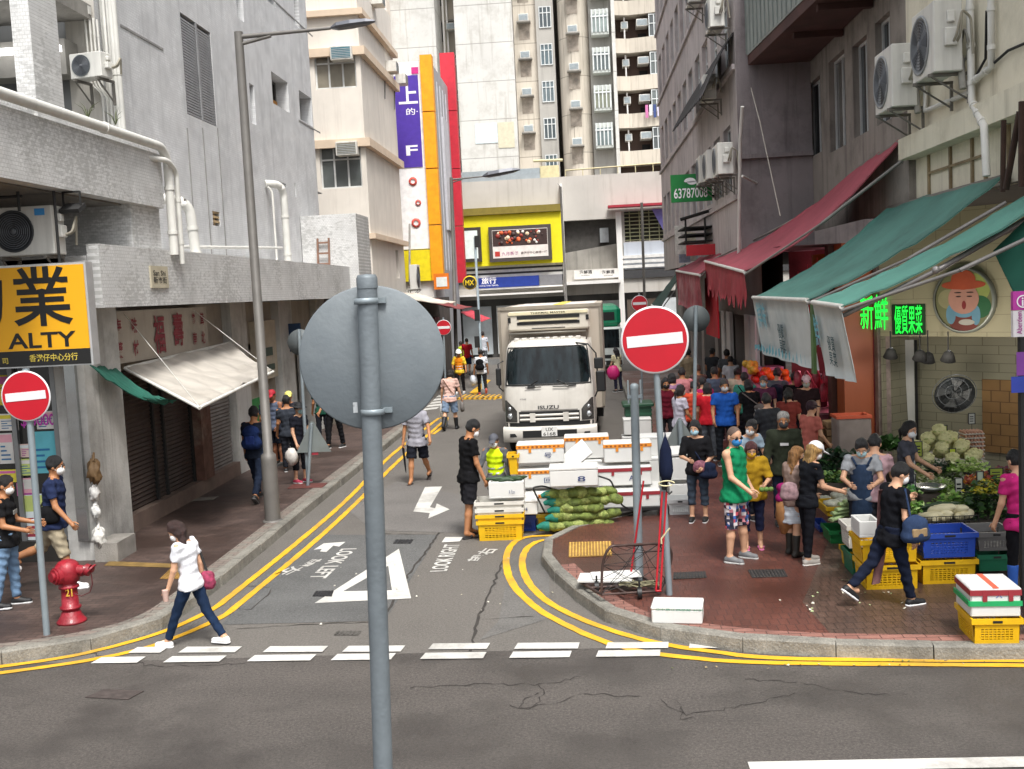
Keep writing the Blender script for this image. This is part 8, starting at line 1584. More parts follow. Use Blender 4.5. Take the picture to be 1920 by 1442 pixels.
crate('lower yellow crate beneath the celery stack', (1622, 1060, 1724, 1104), SY1, .5, Y_, PZ, slots=(8, 5)); crate('upper yellow crate beneath the celery stack', (1615, 1012, 1722, 1060), SY1+.02, .5, Y_, PZ+.315, slots=(8, 5))
crate('yellow crate under the bright blue one', (1728, 1050, 1832, 1096), SY1+.15, .5, Y_, PZ, slots=(9, 6)); crate('bright blue crate of the vegetable stall front row', (1730, 1000, 1832, 1050), SY1+.13, .5, BL_, PZ+.32, slots=(9, 5))
crate('dark green crate at the right end of the stall front', (1834, 1040, 1905, 1070), SY1+.35, .5, GN_, PZ+.08, solid=True); crate('grey crate on the dark green one at stall front right', (1834, 998, 1903, 1040), SY1+.37, .5, '#6f6e6c', PZ+.32)
crate('yellow crate at the right edge under the banded foam box', (1828, 1160, 1918, 1210), 10.4, .55, Y_, PZ, rz=R(-3), slots=(8, 5))
crate('pale crate leaning behind the upper yellow crate', (1590, 985, 1640, 1040), SY1+.7, .4, WT_, PZ+.32); crate('green crate behind the lower yellow crate', (1598, 1040, 1630, 1085), SY1+.6, .5, GN_, PZ, solid=True); crate('narrow yellow crate left of the green one', (1590, 1035, 1612, 1078), SY1+.9, .4, Y_, PZ, solid=True)
crate('deep green tub below the bagged vegetables', (1556, 995, 1598, 1046), 14.6, .5, '#1f7a42', PZ, solid=True, name='plastic_tub'); crate('mustard yellow tub with bagged vegetables in it', (1550, 950, 1602, 996), 14.7, .6, '#b8961a', PZ+.36, solid=True, name='plastic_tub'); crate('blue tub behind the two women at the stall', (1535, 985, 1556, 1030), 15.3, .5, '#23459a', PZ, solid=True, name='plastic_tub'); crate('yellow tub behind the two women at the stall', (1528, 945, 1552, 985), 15.4, .5, '#b8961a', PZ+.36, solid=True, name='plastic_tub')
# polystyrene tray box under the celery
foam('small open foam tray on the yellow crates', (1612, 978, 1652, 1008), SY1+.0, .4, None, lid=False)
# vegetables
def leaves(name, label, cat, c, r, cols, n=260, sz=.06, seed=1, flat=.6, kind='stuff'):
    q = random.Random(seed); b = MB()
    for k in range(n):
        while True:
            p = Vector((q.uniform(-1, 1), q.uniform(-1, 1), q.uniform(-1, 1)))
            if .3 < p.length < 1: break
        p = Vector((p.x*r[0], p.y*r[1], abs(p.z)*r[2]*(1 if p.z > 0 else -.2))); s_ = sz*q.uniform(.5, 1.2); Mq = Matrix.Rotation(q.uniform(0, 6.28), 3, 'Z') @ Matrix.Rotation(q.uniform(-flat, flat)+.3, 3, 'X') @ Matrix.Rotation(q.uniform(-flat, flat), 3, 'Y')
        v = [p + Mq @ Vector(u)*s_ for u in ((-.5, 0, 0), (-.3, .7, .12), (0, 1, .05), (.3, .7, .12), (.5, 0, 0), (0, .3, -.08))]; b.add(v, [(0, 5, 2, 1), (5, 4, 3, 2)], q.randrange(len(cols)), True)
    o = b.build(name, [MT(c_, .55, 0, .25, 12.) for c_ in cols]); o.location = c; return tag(o, label, cat, None, kind)
def heap(name, label, group, pts, mk):
    first = None
    for k, (p, r_) in enumerate(pts):
        if first is None: first = mk(); o = first
        else: o = copy_tree(first)
        o.location = p; o.rotation_euler = (r_*.7, r_*1.3, r_*5); tag(o, label, name.replace('_', ' '), group)
q = random.Random(21)
def mkc():
    t = bpy.data.objects.new('cauliflower', None); COL.objects.link(t); b = MB(); b.ball((0, 0, .02), (.105, .105, .085), 14, wob=.06, seed=3)
    for k in range(16): a, e = q.uniform(0, 6.28), q.uniform(.1, 1.2); b.ball((.09*math.cos(a)*math.sin(e), .09*math.sin(a)*math.sin(e), .03+.07*math.cos(e)), .034, 8, wob=.1, seed=k)
    b.build('curd', MT('#d6d29c', .8, 0, .12, 30., .4, 60.), t); b = MB()
    for k in range(6): a = k*1.05; b.sheet([[Vector((math.cos(a+v)*r_, math.sin(a+v)*r_, z)) for v in (-.35, 0, .35)] for r_, z in ((.03, -.06), (.095, -.02), (.1, .04))])
    b.build('leaf', MT('#9fae6a', .6, 0, .2, 15.), t); return t
def at3(x, y, Y): return AY(x, y, Y)
TB = thing('stall_table', 'tiered stall counter carrying the heaped vegetables in front of the corner shop', 'stall table', (4.9, 16.6, PZ))
TBX = [(1600, 1000, 900, 13.8+.6, 1.3), ]
b = MB(); b.box(-1.3, -.9, .0, 1.25, 1.6, .4); b.box(-.9, .1, .4, 1.3, 1.6, .56); b.box(-.75, -3.1, 0, 1.5, -.91, .36); b.build('counter', MT('#3a332c', .8, 0, .3, 2.), TB)
b = MB(); b.box(.3, .2, .561, 1.3, 1.4, .66); b.box(-1.0, -.6, .401, -.2, -.2, .48); b.box(-1.32, -.92, .34, 1.27, -.901, .39); b.build('shelf_board', MT('#7d7c78', .6, .2), TB)
pts = []
for r_, n, z in ((.36, 9, 0), (.24, 7, .13), (.12, 4, .25), (0, 1, .35)):
    for k in range(n): a = k*6.283/n+z; c_ = at3(1752, 862, 16.3); pts.append(((c_.x+.08+r_*1.45*math.cos(a), c_.y+r_*.8*math.sin(a), c_.z+.03+z*1.1), q.uniform(-.4, .4)))
heap('cauliflower', 'pale yellow cauliflower in the big heap beside the vendor in grey', 'cauliflowers heaped on the stall', pts, mkc)
leaves('broccoli_heap', 'dark green broccoli heap below the cauliflowers', 'vegetables', at3(1752, 882, 15.9), (.42, .2, .16), ['#1f3a24', '#16301c', '#2f4d2c'], 420, .05, 3)
leaves('leaf_heap', 'pale leafy greens under clear wrap in the middle of the stall', 'vegetables', at3(1772, 900, 16.2), (.42, .25, .2), ['#7d9a52', '#a9b98a', '#c9cfb8', '#5f8040'], 420, .08, 5)
leaves('leaf_heap', 'large heap of dark leafy greens at the right of the stall', 'vegetables', at3(1850, 985, 14.4), (.42, .3, .62), ['#24401c', '#1a3316', '#35562a', '#4d6b30'], 1100, .09, 7); leaves('flower_greens', 'yellow flowering greens on top of the dark leafy heap', 'vegetables', at3(1858, 920, 14.3), (.34, .2, .14), ['#b9a92a', '#5c7a30', '#c9c04a'], 260, .05, 8)
leaves('leaf_heap', 'dark green long leaves spread left of the denim apron vendor', 'vegetables', at3(1578, 878, 17.6), (.5, .3, .3), ['#1c3a20', '#16301c', '#2f5428'], 500, .12, 9); leaves('leaf_heap', 'bright chives beside the cauliflower heap', 'vegetables', at3(1665, 838, 17.6), (.3, .2, .15), ['#3f6a2c', '#2f5420'], 200, .12, 10)
leaves('leaf_heap', 'mixed pale sprouts and lettuce at the back of the stall', 'vegetables', at3(1715, 905, 15.6), (.3, .25, .16), ['#c9cf9a', '#8fae5a', '#e0dfc0'], 300, .06, 31); leaves('leaf_heap', 'green peppers and herbs left of the weighing scale', 'vegetables', at3(1690, 925, 14.6), (.25, .2, .14), ['#3f7a34', '#5f9a44', '#a9c97a'], 220, .06, 32); leaves('leaf_heap', 'orange and purple vegetables in front of the cardboard screen', 'vegetables', at3(1880, 900, 16.2), (.3, .2, .2), ['#a04a24', '#7a3a50', '#5f6a30'], 220, .06, 33); leaves('leaf_heap', 'bright green bunches below the lettuce', 'vegetables', at3(1790, 945, 14.6), (.3, .2, .16), ['#5f8f3a', '#86b04e', '#b9cf80'], 300, .07, 34); leaves('celery_leaves', 'pale green lettuce bunch under the price tags', 'vegetables', at3(1776, 925, 15.2), (.14, .1, .22), ['#a9c96a', '#8fb84e', '#c5d89a'], 160, .07, 12); leaves('fallen_leaf', 'a few bits of leaf litter on the wet pavement by the crates', 'litter', tuple(G(1603, 1090, PZ+.01)), (.12, .1, .03), ['#8fa86a', '#c9cfb0'], 8, .05, 14)
for k, (x, y, Yc, r_, cols, lab) in enumerate(((1712, 890, 15.9, (.22, .2, .16), ['#e2dfb8', '#cfd39a', '#b5c27a'], 'creamy napa cabbages in front of the cauliflowers'), (1815, 880, 15.8, (.3, .2, .14), ['#a8c46a', '#8ab04c', '#d2dca0'], 'fresh lime green lettuces in front of the egg stack'),
        (1840, 905, 15.2, (.25, .2, .14), ['#8a3a2c', '#b5482c', '#c9873a'], 'red and orange peppers between the eggs and the flowering greens'), (1700, 958, 13.4, (.2, .16, .16), ['#7fa648', '#5f8a38', '#b9cf86'], 'leafy stems heaped right behind the walking woman'), (1758, 912, 15.4, (.2, .16, .12), ['#c9d6a4', '#9ab86a', '#e0e4c4'], 'pale spring greens beside the weighing scale'),
        (1632, 935, 14.3, (.2, .16, .1), ['#6a9a48', '#3f7a34', '#c5d6a0'], 'loose greens lying over the celery bunches'), (1560, 900, 16.4, (.25, .2, .14), ['#4f7a3a', '#2f5a2c', '#8fae5a'], 'green vegetables behind the bagged vegetables'))): leaves('leaf_heap', lab, 'vegetables', at3(x, y, Yc), r_, cols, 280, .07, 40+k)
leaves('litter', 'dry bits of litter in the gutter along the right kerb', 'litter', (2.6, 10.32, .012), (2.4, .08, .01), ['#8a7a58', '#b5ad98', '#5f6a3a'], 40, .03, 61, .1); leaves('litter', 'small scraps scattered over the side street by the triangle', 'litter', tuple(G(800, 1090, .012)), (2.0, 2.2, .004), ['#c9c5b8', '#a8a08c'], 34, .03, 62, .1)
# celery stalks: each bunch its own thing
def mks():
    b = MB()
    for k in range(5): x = -.03+.015*k; b.tube([(x, -.2, .01*(k % 2)), (x, 0, .015+.01*(k % 2)), (x*1.6, .22, .02)], [.018, .015, .006], 6, 0); b.tube([(x*1.4, .1, .02), (x*2.2, .3, .03)], [.012, .02], 5, 1)
    return b.build('celery_bunch', [MT('#a9c08a', .5, 0, .15, 20.), MT('#4f7a35', .6, 0, .2, 12.)])
pts = []; base = at3(1616, 968, 14.15)
for lv in range(5):
    for k in range(6-lv): pts.append(((base.x-.26+.1*k+.05*lv, base.y+.1*math.sin(k), base.z+.055*lv), q.uniform(-.12, .12)))
first = None
for p, r_ in pts:
    o = mks() if first is None else copy_tree(first); first = first or o; o.location = p; o.rotation_euler = (r_, r_, R(-70)+r_*2); tag(o, 'pale green celery bunch stacked on the yellow crates', 'celery', 'celery bunches on the crates')
def mkd(): b = MB(); b.tube([(-.17, 0, 0), (-.12, 0, 0), (0, 0, 0), (.12, 0, 0), (.16, 0, 0), (.18, 0, 0)], [.02, .05, .062, .055, .03, .004], 12); return b.build('radish', MT('#d3cba8', .5, 0, .1, 9.))
pts = [((at3(1765+q.uniform(-30, 55), 975-q.uniform(0, 22), 13.7)), q.uniform(-.5, .5)) for k in range(16)]
first = None
for p, r_ in pts:
    o = mkd() if first is None else copy_tree(first); first = first or o; o.location = p; o.rotation_euler = (r_*.4, r_*.5, r_*5); tag(o, 'long pale radish heaped in the black rack over the blue crate', 'radish', 'radishes in the black rack')
def mkg(): b = MB(); b.tube([(-.15, 0, 0), (-.1, 0, 0), (.1, 0, 0), (.15, 0, 0)], [.01, .024, .024, .008], 8); return b.build('cucumber', MT('#263f22', .5, 0, .2, 12.))
first = None
for k in range(22):
    g_ = k < 12; p = at3(1735+q.uniform(-2, 45), 955-q.uniform(-4, 12), 14.1) if g_ else at3(950+q.uniform(-24, 24), 899+q.uniform(-4, 0), 16.25)
    o = mkg() if first is None else copy_tree(first); first = first or o; o.location = p; o.rotation_euler = (0, q.uniform(-.2, .2), q.uniform(-.6, .6)); tag(o, 'dark cucumber piled behind the radishes' if g_ else 'cucumber in the small foam box by the man in black', 'cucumber', 'cucumbers behind the radishes' if g_ else 'cucumbers in the foam box')
t = thing('wire_rack', 'black wire rack holding radishes on the blue crate', 'rack', tuple(at3(1778, 986, 13.45))); b = MB()
for z in (0, .06, .12): b.tube([(-.38, 0, z), (.38, 0, z)], .006, 5)
for k in range(14): x = -.37+.057*k; b.tube([(x, 0, 0), (x, 0, .12)], .005, 4); b.tube([(x, 0, 0), (x, .4, 0)], .004, 4)
b.build('wire_panel', BLKP, t)
# eggs: each tray a thing
def mke():
    t = bpy.data.objects.new('egg_tray', None); COL.objects.link(t); b = MB()
    for i in range(6):
        for j in range(5): b.ball((-.125+.05*i, -.1+.05*j, .03), (.021, .021, .028), 8)
    b.build('egg', MT('#b98a72', .5, 0, .1, 9.), t); t.children[0]['kind'] = 'stuff'; b = MB(); b.box(-.155, -.13, 0, .155, .13, .016); b.build('tray', MT('#b9b2a8', .9), t); return t
c_ = at3(1822, 858, 16.6); first = None
for k in range(7):
    o = mke() if first is None else copy_tree(first); first = first or o; o.location = (c_.x+.01*math.sin(k*3), c_.y, c_.z+.062*k); tag(o, ['lowest', 'second', 'third', 'fourth', 'fifth', 'sixth', 'topmost'][k]+' tray of brown eggs in the tall egg stack', 'egg tray', 'stacked egg trays')
# price cards
cards = [(1766, 815, 16.4, '#8a9a3a', 18, 32), (1722, 842, 16.0, '#9aa83f', 12, 26), (1786, 855, 16.0, '#b5c53a', 10, 26), (1798, 915, 14.8, '#c9cbbf', 12, 36), (1868, 890, 15.2, '#8a9a2f', 22, 22), (1712, 870, 15.6, '#c5c7c2', 8, 38), (1712, 905, 14.9, '#c9ccca', 8, 30), (1822, 785, 17.2, '#b9bcb5', 10, 18), (1838, 915, 14.6, '#a9b5a0', 10, 60)]
for k, (x, y, Yc, c_, w_, h) in enumerate(cards):
    p = at3(x, y, Yc); s_ = Yc/2000; t = thing('price_card', ['tall price card standing among the cauliflowers', 'yellow price card left of the cauliflowers', 'lime price card below the egg stack', 'white price card before the lettuce', 'green price card above the flowering greens', 'narrow upper white card behind the walking woman', 'narrow lower white card behind the walking woman', 'small card over the topmost egg tray', 'long pale card beside the dark leafy heap'][k], 'price card', p)
    b = MB(); W2, H2 = w_*s_*.5, h*s_*.5; b.box(-W2, 0, -H2, W2, .006, H2); b.build('card', MT(c_, .6), t); b = MB(); e = .012
    for (x0, z0, x1, z1) in ((-W2-e, -H2-e, -W2, H2+e), (W2, -H2-e, W2+e, H2+e), (-W2, H2, W2, H2+e), (-W2, -H2-e, W2, -H2)): b.box(x0, -.005, z0, x1, .01, z1)
    b.tube([(0, .0, -H2-.01), (0, .0, -H2-.3)], .005, 5); b.build('frame', BLKP, t); m_ = MB(); [m_.box(-W2*.7, -.0015, -H2*.6+i_*H2*.45, W2*.6, -.0003, -H2*.6+i_*H2*.45+H2*.18) for i_ in range(3)]; m_.build('card_print', BK, t)
# scale and bags of vegetables
t = thing('weighing_scale', 'white dial scale with a steel pan behind the walking woman', 'scale', tuple(at3(1742, 950, 15.0))); b = MB(); b.rbox(-.16, -.14, 0, .16, .14, .2, .03); b.build('scale_body', MT('#5c534b', .5), t); b = MB(); b.lathe([(0, .26), (.18, .26), (.23, .3), (.235, .3), (.18, .25), (0, .245)], (0, 0, 0), 24); b.build('pan', MT('#b9bcbc', .25, .8), t)
for k, (x, y, Yc) in enumerate(((1560, 945, 14.9), (1582, 940, 15.0), (1572, 930, 15.2), (1545, 938, 15.5), (1592, 925, 15.4))):
    b = MB(); b.ball((0, 0, 0), (.12, .1, .07), 12, wob=.18, seed=k+30); o = b.build('vegetable_bag', MT('#a9ab9a', .35, 0, .35, 9., .3)); o.location = at3(x, y, Yc); tag(o, 'clear bag of pale vegetables in the mustard tubs', 'bag', 'bagged vegetables in the tubs')
# net sacks on a trolley
NET = MT('#6f7d38', .75, 0, .6, 14., .9, 40., dirt=.8, dcol='#26401e'); TEAL = MT('#0f6f60', .7, 0, .3, 20., .4)
sk = [(1070, 926, 0), (1105, 922, .1), (1075, 940, 0), (1112, 938, -.1), (1082, 954, .05), (1108, 966, .0), (1078, 968, .1), (1100, 980, -.05), (1062, 984, .1)]
for k, (x, y, r_) in enumerate(sk):
    p = at3(x, y, 16.35+.1*(k % 2)); t = thing('vegetable_sack', 'green net sack of gourds piled under the wide foam box', 'sack', p, r_, 'net sacks of gourds on the trolley'); b = MB(); qq = random.Random(k)
    P_ = [Vector((-.38+.095*i, .02*math.sin(i+k), .012*math.sin(i*1.7+k))) for i in range(9)]; b.tube(P_, [.02]+[qq.uniform(.05, .085) for _ in range(7)]+[.03], 12); [b.ball((-.27+.15*i+qq.uniform(-.03, .03), qq.uniform(-.03, .03), qq.uniform(-.02, .03)), (.13, qq.uniform(.07, .09), qq.uniform(.065, .085)), 12, 1 if i % 2 else 0, Matrix.Rotation(qq.uniform(-.3, .3), 4, 'Y'), .12, i+k) for i in range(5)]; o = b.build('sack_body', [NET, MT('#8f9a55', .75, 0, .5, 18., .9, 40.)], t)
    b = MB(); b.tube([Vector((-.46, .0, -.02)), Vector((-.4, 0, 0)), Vector((-.33, 0, 0)), Vector((-.27, 0, 0))], [.03, .05, .078, .084], 10); b.build('net_end', TEAL, t)
def trolley(label, pts_px, Y, plat, name='trolley'):
    t = thing(name, label, 'trolley', tuple(at3(plat[0], plat[1], Y))); o = t.location; b = MB(); b.tube(bend([at3(x, y, Y+dy) for x, y, dy in pts_px], .06), .014, 8); pt(b.build('handle', BLKP), t)
    w_ = plat[2]; b = MB(); b.box(-w_/2, 0, .0, w_/2, .7, .05); b.build('platform', BLKP, t)
    for x in (-w_/2+.1, w_/2-.1):
        for y in (.08, .6): b = MB(); b.cyl((x-.03, y, -.07), (x+.03, y, -.07), .075, None, 14); b.build('wheel', MT('#1c1c1c', .9), t)
    return t
trolley('black trolley with bent handle carrying the vegetable sacks', [(1022, 962, 0), (998, 914, -.1), (1018, 911, .0), (1040, 918, .2), (1075, 958, .3)], 16.3, (1085, 993, .9)); trolley('black flat cart carrying the right half of the foam pile', [(1120, 892, -.3), (1145, 900, -.3), (1166, 948, -.2), (1198, 963, -.1), (1205, 985, 0)], 16.75, (1185, 958, 1.15), 'flat_cart')
# front hand trolley with net and foam sheets
t = thing('hand_trolley', 'rusty hand trolley with string netting and a foam sheet beside the posts', 'trolley', tuple(G(1195, 1132, PZ))); YT = 12.4
b = MB(); crate('yellow tub held by the worker in the reflective vest', (953, 852, 972, 890), 16.9, .3, Y_, None, solid=True, name='plastic_tub'); RU = MT('#4a3a36', .5, .4, .4, 8., .2); H0 = [at3(1128, 1112, YT-.25), at3(1130, 1060, YT-.25), at3(1142, 1028, YT-.25), at3(1165, 1023, YT-.2), at3(1235, 1020, YT+.05), at3(1258, 1032, YT+.1), at3(1255, 1065, YT+.1), at3(1238, 1108, YT+.05)]
b.tube(spline(H0, 4), .016, 8); pt(b.build('handle_frame', RU), t)
b = MB(); c0, c1, c2, c3 = at3(1085, 1090, 12.9), at3(1128, 1115, YT-.25), at3(1240, 1108, YT), at3(1205, 1082, 13.0)
for a_, e_ in ((c0, c1), (c1, c2), (c2, c3), (c3, c0), (c0.lerp(c1, .5), c3.lerp(c2, .5)), (c0.lerp(c3, .4), c1.lerp(c2, .4))): b.tube([a_, e_], .017, 6)
pt(b.build('platform', RU), t)
b = MB(); qn = random.Random(6); fr_ = spline(H0, 4); pts = [fr_[i] for i in range(0, len(fr_), 2)]
for k in range(26): a_, e_ = qn.choice(pts), qn.choice([c0, c1, c2, c3, c1.lerp(c2, qn.random()), c2.lerp(c3, qn.random())]+pts); m_ = a_.lerp(e_, .5)-Vector((0, 0, qn.uniform(0, .08))); b.tube([a_, m_, e_], .004, 4)
pt(b.build('string_net', BLKP), t)
b = MB(); 
for x, y, Yc in ((1200, 1128, YT-.1), (1120, 1120, YT+.2)): p = at3(x, y, Yc); p.z = PZ+.07; b.cyl(p-Vector((.025, 0, 0)), p+Vector((.025, 0, 0)), .07, None, 16); b.tube([p, p+Vector((0, 0, .14))], .012, 5)
pt(b.build('wheel', BLKP), t)
s_ = AY(1140, 1086, 12.8); b = MB(); b.rbox(-.36, -.17, 0, .3, .17, .035, .008, 0, TM(s_, R(-6))); b.rbox(-.2, -.14, .036, .4, .16, .06, .008, 0, TM(s_, R(5))); tag(b.build('foam_sheet', FOAM), 'flat foam sheets lying on the hand trolley', 'foam sheet')
b = MB(); p = at3(1190, 1100, 12.5); [b.tube([p+Vector((qn.uniform(-.2, .3), qn.uniform(-.1, .2), .04*qn.random())) for _ in range(6)], .012, 5) for _ in range(5)]; tag(b.build('rope_bundle', MT('#8a8468', .9, 0, .4, 9.)), 'tangle of grey rope and sacking in the hand trolley', 'rope')
# red dolly handles against the posts, umbrella, cable ties
for lab, a_, c_ in (('red and black folding dolly leaning on the post with the umbrella', at3(1234, 1108, 12.2), at3(1246, 918, 12.35)), ('thin red bar leaning between the two posts', at3(1183, 1075, 12.9), at3(1207, 898, 12.95))):
    b = MB(); v = c_-a_; sd = Vector((.025, 0, 0)) if lab[0] == 'r' else Vector((.0, 0, 0)); [b.tube([a_+s2*sd, a_+s2*sd+v*.98], .012, 8) for s2 in ((-1, 1) if sd.x else (0,))]; b.tube([a_-sd, a_+sd+Vector((.01, 0, 0))], .012, 6); t = b.build('folding_dolly', MT('#b01424', .45)); tag(t, lab, 'dolly')
    if sd.x: b = MB(); b.tube([c_, c_+Vector((.01, 0, .16))], .035, 8); b.box(c_.x-.05, c_.y-.03, c_.z+.16, c_.x+.06, c_.y+.03, c_.z+.2); b.build('dolly_grip', BLKP, t)
furled('furled navy umbrella hanging point up on the no entry post', at3(1250, 912, 12.3), at3(1247, 815, 12.3), .085, '#161d33')
b = MB(); p = at3(1249, 905, 12.2); b.tube([p+Vector((.09*math.cos(a*.5), -.05, .03*math.sin(a*.5))) for a in range(12)], .008, 5); p2 = at3(1240, 1010, 12.2); b.tube([p2+Vector((0, 0, -.06)), p2, p2+Vector((.1, 0, .12))], .01, 5); tag(b.build('cable_tie', MT('#c9c29a', .6)), 'pale straps knotted round the umbrella and red dolly', 'strap')
# bins and further stalls
q0 = AY(1196, 780, 25); t = thing('wheelie_bin', 'dark green wheeled bin behind the largest no entry sign', 'bin', (q0.x, 25, .0)); b = MB(); prism(b, [(-.3, -.35), (.3, -.35), (.3, .35), (-.3, .35)], .1, 1.0); [b.box(-.31, -.365, .2+.1*k, .31, -.352, .24+.1*k) for k in range(8)]; b.build('bin_body', MT('#15452f', .5, 0, .15), t); b = MB(); b.rbox(-.36, -.42, 1.0, .36, .4, 1.08, .02); b.build('lid', MT('#12402a', .5), t)
for x in (-.25, .25): b = MB(); b.cyl((x-.04, .3, .1), (x+.04, .3, .1), .1, None, 14); b.build('wheel', BLKP, t)
foam('pale box stacked in front of the dark green wheeled bin', (1170, 785, 1222, 815), 24.3, .5, None)
foam('second pale box under the one by the green bin', (1168, 818, 1224, 850), 24.3, .5, None)
q0 = at3(1603, 830, 19.2); t = thing('lidded_bin', 'pale grey insulated bin with an orange rim beside the orange pillar', 'bin', (q0.x, 19.2, PZ)); h_ = at3(1603, 785, 19.2).z-PZ; b = MB(); b.rbox(-.3, 0, 0, .3, .5, h_, .03); b.build('bin_body', MT('#8f8580', .6, 0, .15, dirt=.4), t); b = MB(); [b.box(*v_) for v_ in ((-.31, -.01, h_, .31, .05, h_+.05), (-.31, .45, h_, .31, .51, h_+.05), (-.31, .05, h_, -.25, .45, h_+.05), (.25, .05, h_, .31, .45, h_+.05))]; b.build('rim', MT('#c5583a', .6), t)
q0 = at3(1548, 860, 19.8); t = thing('stall_table', 'brown wooden stall table with crates by the orange pillar', 'stall table', (q0.x, 19.8, PZ)); b = MB(); b.box(-.45, 0, .5, .45, .6, .56); b.box(-.43, .02, .1, .43, .58, .45); b.build('counter', MT('#7a4520', .7, 0, .3, 3.), t); b = MB(); [b.rbox(-.35+.4*i, .05, .57+.14*j, 0+.4*i-.02, .45, .69+.14*j, .01) for i in range(2) for j in range(3)]; b.build('wooden_tray', MT('#a98a66', .7, 0, .3, 5.), t)
c_ = at3(1455, 712, 25.5); t = thing('fruit_stall', 'fruit stall under pink cloth in the middle of the market street', 'stall table', (c_.x, 25.5, PZ)); b = MB(); b.box(-1.0, -.2, 0, 1.0, 1.4, c_.z-PZ-.08); b.build('counter', MT('#b5778c', .8, 0, .2), t); b = MB(); b.box(-.6, .6, c_.z-PZ-.079, .3, 1.3, c_.z-PZ+.25); b.build('pink_box', MT('#c98aa8', .7), t)
def mko(col, nm): b = MB(); b.ball((0, 0, 0), .085, 12, wob=.06); return b.build(nm, MT(col, .45, 0, .15, 12.))
for nm, col, cx, cy, n, lab in (('orange', '#e0641c', 1452, 706, 26, 'orange in the bright heap on the fruit stall'), ('lemon', '#cfa53a', 1408, 692, 12, 'yellow fruit at the left end of the fruit stall'), ('tomato', '#c92a1c', 1425, 712, 6, 'red tomato at the front edge of the fruit stall')):
    first = None
    for k in range(n): p = at3(cx+q.uniform(-24, 24)*(1 if n > 20 else .5), cy-q.uniform(-5, 12), 25.3+q.uniform(0, .5)); o = mko(col, nm) if first is None else copy_tree(first); first = first or o; o.location = p; tag(o, lab, nm, lab.replace(nm+' in', nm+'s in'))
for k in range(12):
    x, y = 1495+k*6, 712+(k % 3)*12; p = at3(x, y, 22.6+.12*(k % 4)); b = MB(); b.ball((0, 0, 0), (.09, .06, .2), 10, wob=.2, seed=k); o = b.build('meat_cut', MT('#a03a4a', .35, 0, .5, 9.)); o.location = p; tag(o, 'cut of red meat hanging in the butcher stall', 'meat', 'meat hanging in the butcher stall')
t = thing('butcher_counter', 'low pink lit butcher counter behind the crowd', 'stall table', (4.9, 22.4, PZ)); b = MB(); b.box(-.5, -.5, 0, .6, 1.4, .85); b.build('counter', MT('#8a4a58', .5, 0, .3, 3.), t); b = MB(); b.box(-.52, -.52, .851, .62, 1.42, .89); b.build('counter_top', MT('#b58a92', .3, .4), t)
leaves('litter', 'scattered pale scraps on the wet pavement near the stall', 'litter', tuple(G(1600, 1130, PZ+.006)), (.9, .5, .004), ['#c9c5b5', '#9aa57a'], 26, .035, 17, .1)
# clutter along the far left pavement
for k, (x, y, Yc, c_, lab) in enumerate(((805, 565, 38, '#8f7f78', 'cloth awning over the far left shops beyond the big sign back'), (845, 575, 42, '#7d3a3c', 'dark red awning over the far left shops near the round sign'), (895, 598, 47, '#b23a48', 'small bright red awning far up the left side'))):
    w_ = (1.6, 1.5, .9)[k]; p = at3(x, y, Yc); t = awning('awning', lab, 'awning', (p.x-w_*.7, Yc+4, p.z+.35), (p.x-w_*.7, Yc-1, p.z+.35), (p.x+w_*.3, Yc-1, p.z-.1), (p.x+w_*.3, Yc+4, p.z-.1), MT(c_ if k else '#c9bfb2', .8, 0, .15, 2.), 4, 6, .05)
LS = thing('far_left_shops', 'dim row of far shopfronts on the left with red goods outside', 'shopfront', (-7, 36, PZ)); b = MB(); b.box(-7.7, 33.5, 0, -6.7, 40, 3.6); b.box(-7.3, 41, 0, -6.2, 49.9, 3.7); b.build('wall', MT('#4a423e', .85, 0, .4, 1.2), LS).location = -LS.location
b = MB(); b.box(-6.18, 43.2, 0.6, -6.0, 44.6, 2.9); b.box(-6.69, 35.5, .3, -6.6, 37, 2.6, 1); pt(b.build('shop_display', [MT('#7a1c28', .6, 0, .3), MT('#3a5a4c', .6, 0, .3)]), LS)

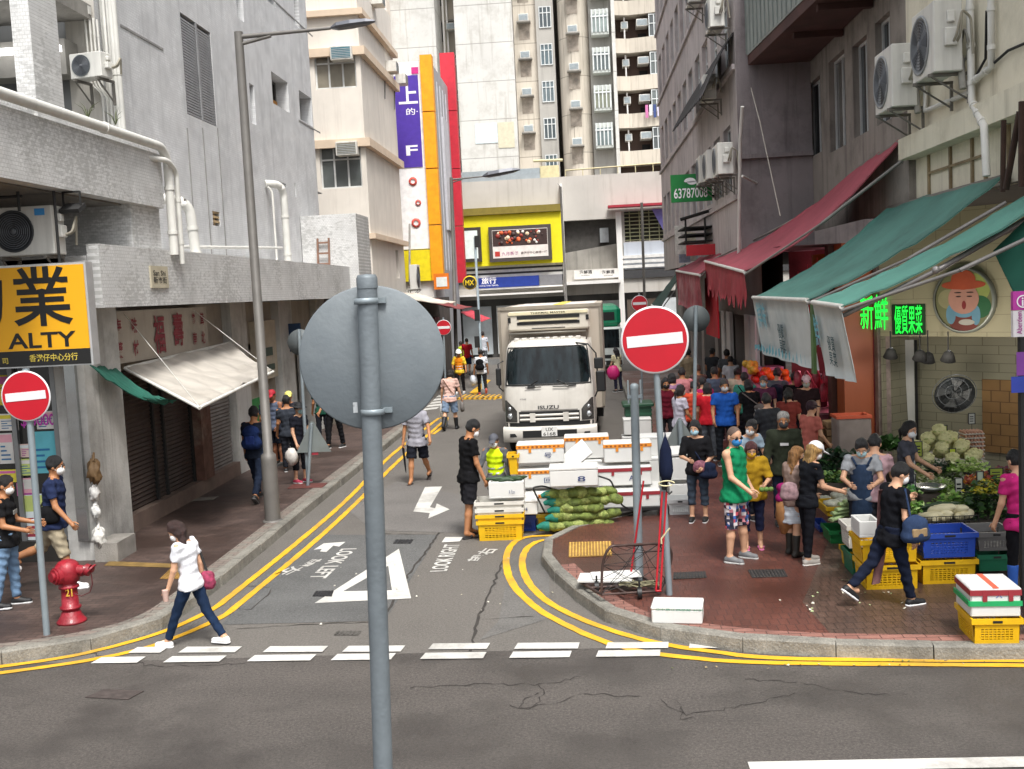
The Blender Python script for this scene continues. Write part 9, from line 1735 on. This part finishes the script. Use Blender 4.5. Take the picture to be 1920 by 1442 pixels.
# separate pieces that stand apart into parts of their own
def islands(o):
    me = o.data; n = len(me.vertices); par = list(range(n))
    def f(i):
        while par[i] != i: par[i] = par[par[i]]; i = par[i]
        return i
    for p in me.polygons:
        v = p.vertices; r = f(v[0])
        for i in v[1:]: par[f(i)] = r
    G_ = {}
    for i in range(n): G_.setdefault(f(i), []).append(i)
    gs = []
    for ids in G_.values(): P_ = np.array([me.vertices[i].co[:] for i in ids]); gs.append([set(ids), P_.min(0)-.004, P_.max(0)+.004])
    ch = True
    while ch:
        ch = False
        for i in range(len(gs)):
            for j in range(len(gs)-1, i, -1):
                if (gs[i][1] <= gs[j][2]).all() and (gs[j][1] <= gs[i][2]).all(): gs[i] = [gs[i][0] | gs[j][0], np.minimum(gs[i][1], gs[j][1]), np.maximum(gs[i][2], gs[j][2])]; gs.pop(j); ch = True
    return [g[0] for g in gs]
SPL = {'shutter_guide', 'bracket', 'hanger', 'clamp', 'mirror', 'guy_wire', 'panel_seam', 'waste_pipe', 'riser_pipe', 'lamp_lens', 'wiper', 'rusty_batten', 'rusty_post', 'white_band', 'dark_band', 'pole_box', 'apron_strap', 'wheel', 'base_course', 'column', 'ceiling_beam', 'fascia_wall', 'canopy', 'frame', 'box_trim', 'bumper', 'bumper_vent', 'white_pier', 'fin_wall', 'wall', 'string_course', 'grille_bar', 'unit_slot', 'unit_bar', 'sign_arm', 'valve_cover', 'coolant_pipe', 'folding_arm', 'conduit', 'chassis', 'terrace_parapet', 'sign_frame', 'shop_back_wall', 'balcony_soffit', 'handwriting', 'shelf_board', 'counter', 'shop_display', 'roof_rail', 'terrace_soffit', 'ledge', 'recess_window', 'wooden_tray', 'poster_mark', 'card_print'}
for o in list(bpy.data.objects):
    if o.type != 'MESH' or o.parent is None or o.name.split('.')[0] not in SPL or o.data.users > 1 or len(o.data.polygons) > 900: continue
    gs = islands(o)
    if not 1 < len(gs) <= 12: continue
    me = o.data; mats = list(me.materials)
    for k, g in enumerate(gs):
        ids = sorted(g); mp = {v: i for i, v in enumerate(ids)}; ps_ = [p for p in me.polygons if p.vertices[0] in g]
        m2 = bpy.data.meshes.new(o.name.split('.')[0]); m2.from_pydata([me.vertices[i].co[:] for i in ids], [], [[mp[v] for v in p.vertices] for p in ps_])
        for m_ in mats: m2.materials.append(m_)
        m2.polygons.foreach_set('material_index', [p.material_index for p in ps_]); m2.polygons.foreach_set('use_smooth', [p.use_smooth for p in ps_]); m2.update()
        if k == 0: keep = m2
        else: c = o.copy(); c.data = m2; COL.objects.link(c)
    o.data = keep
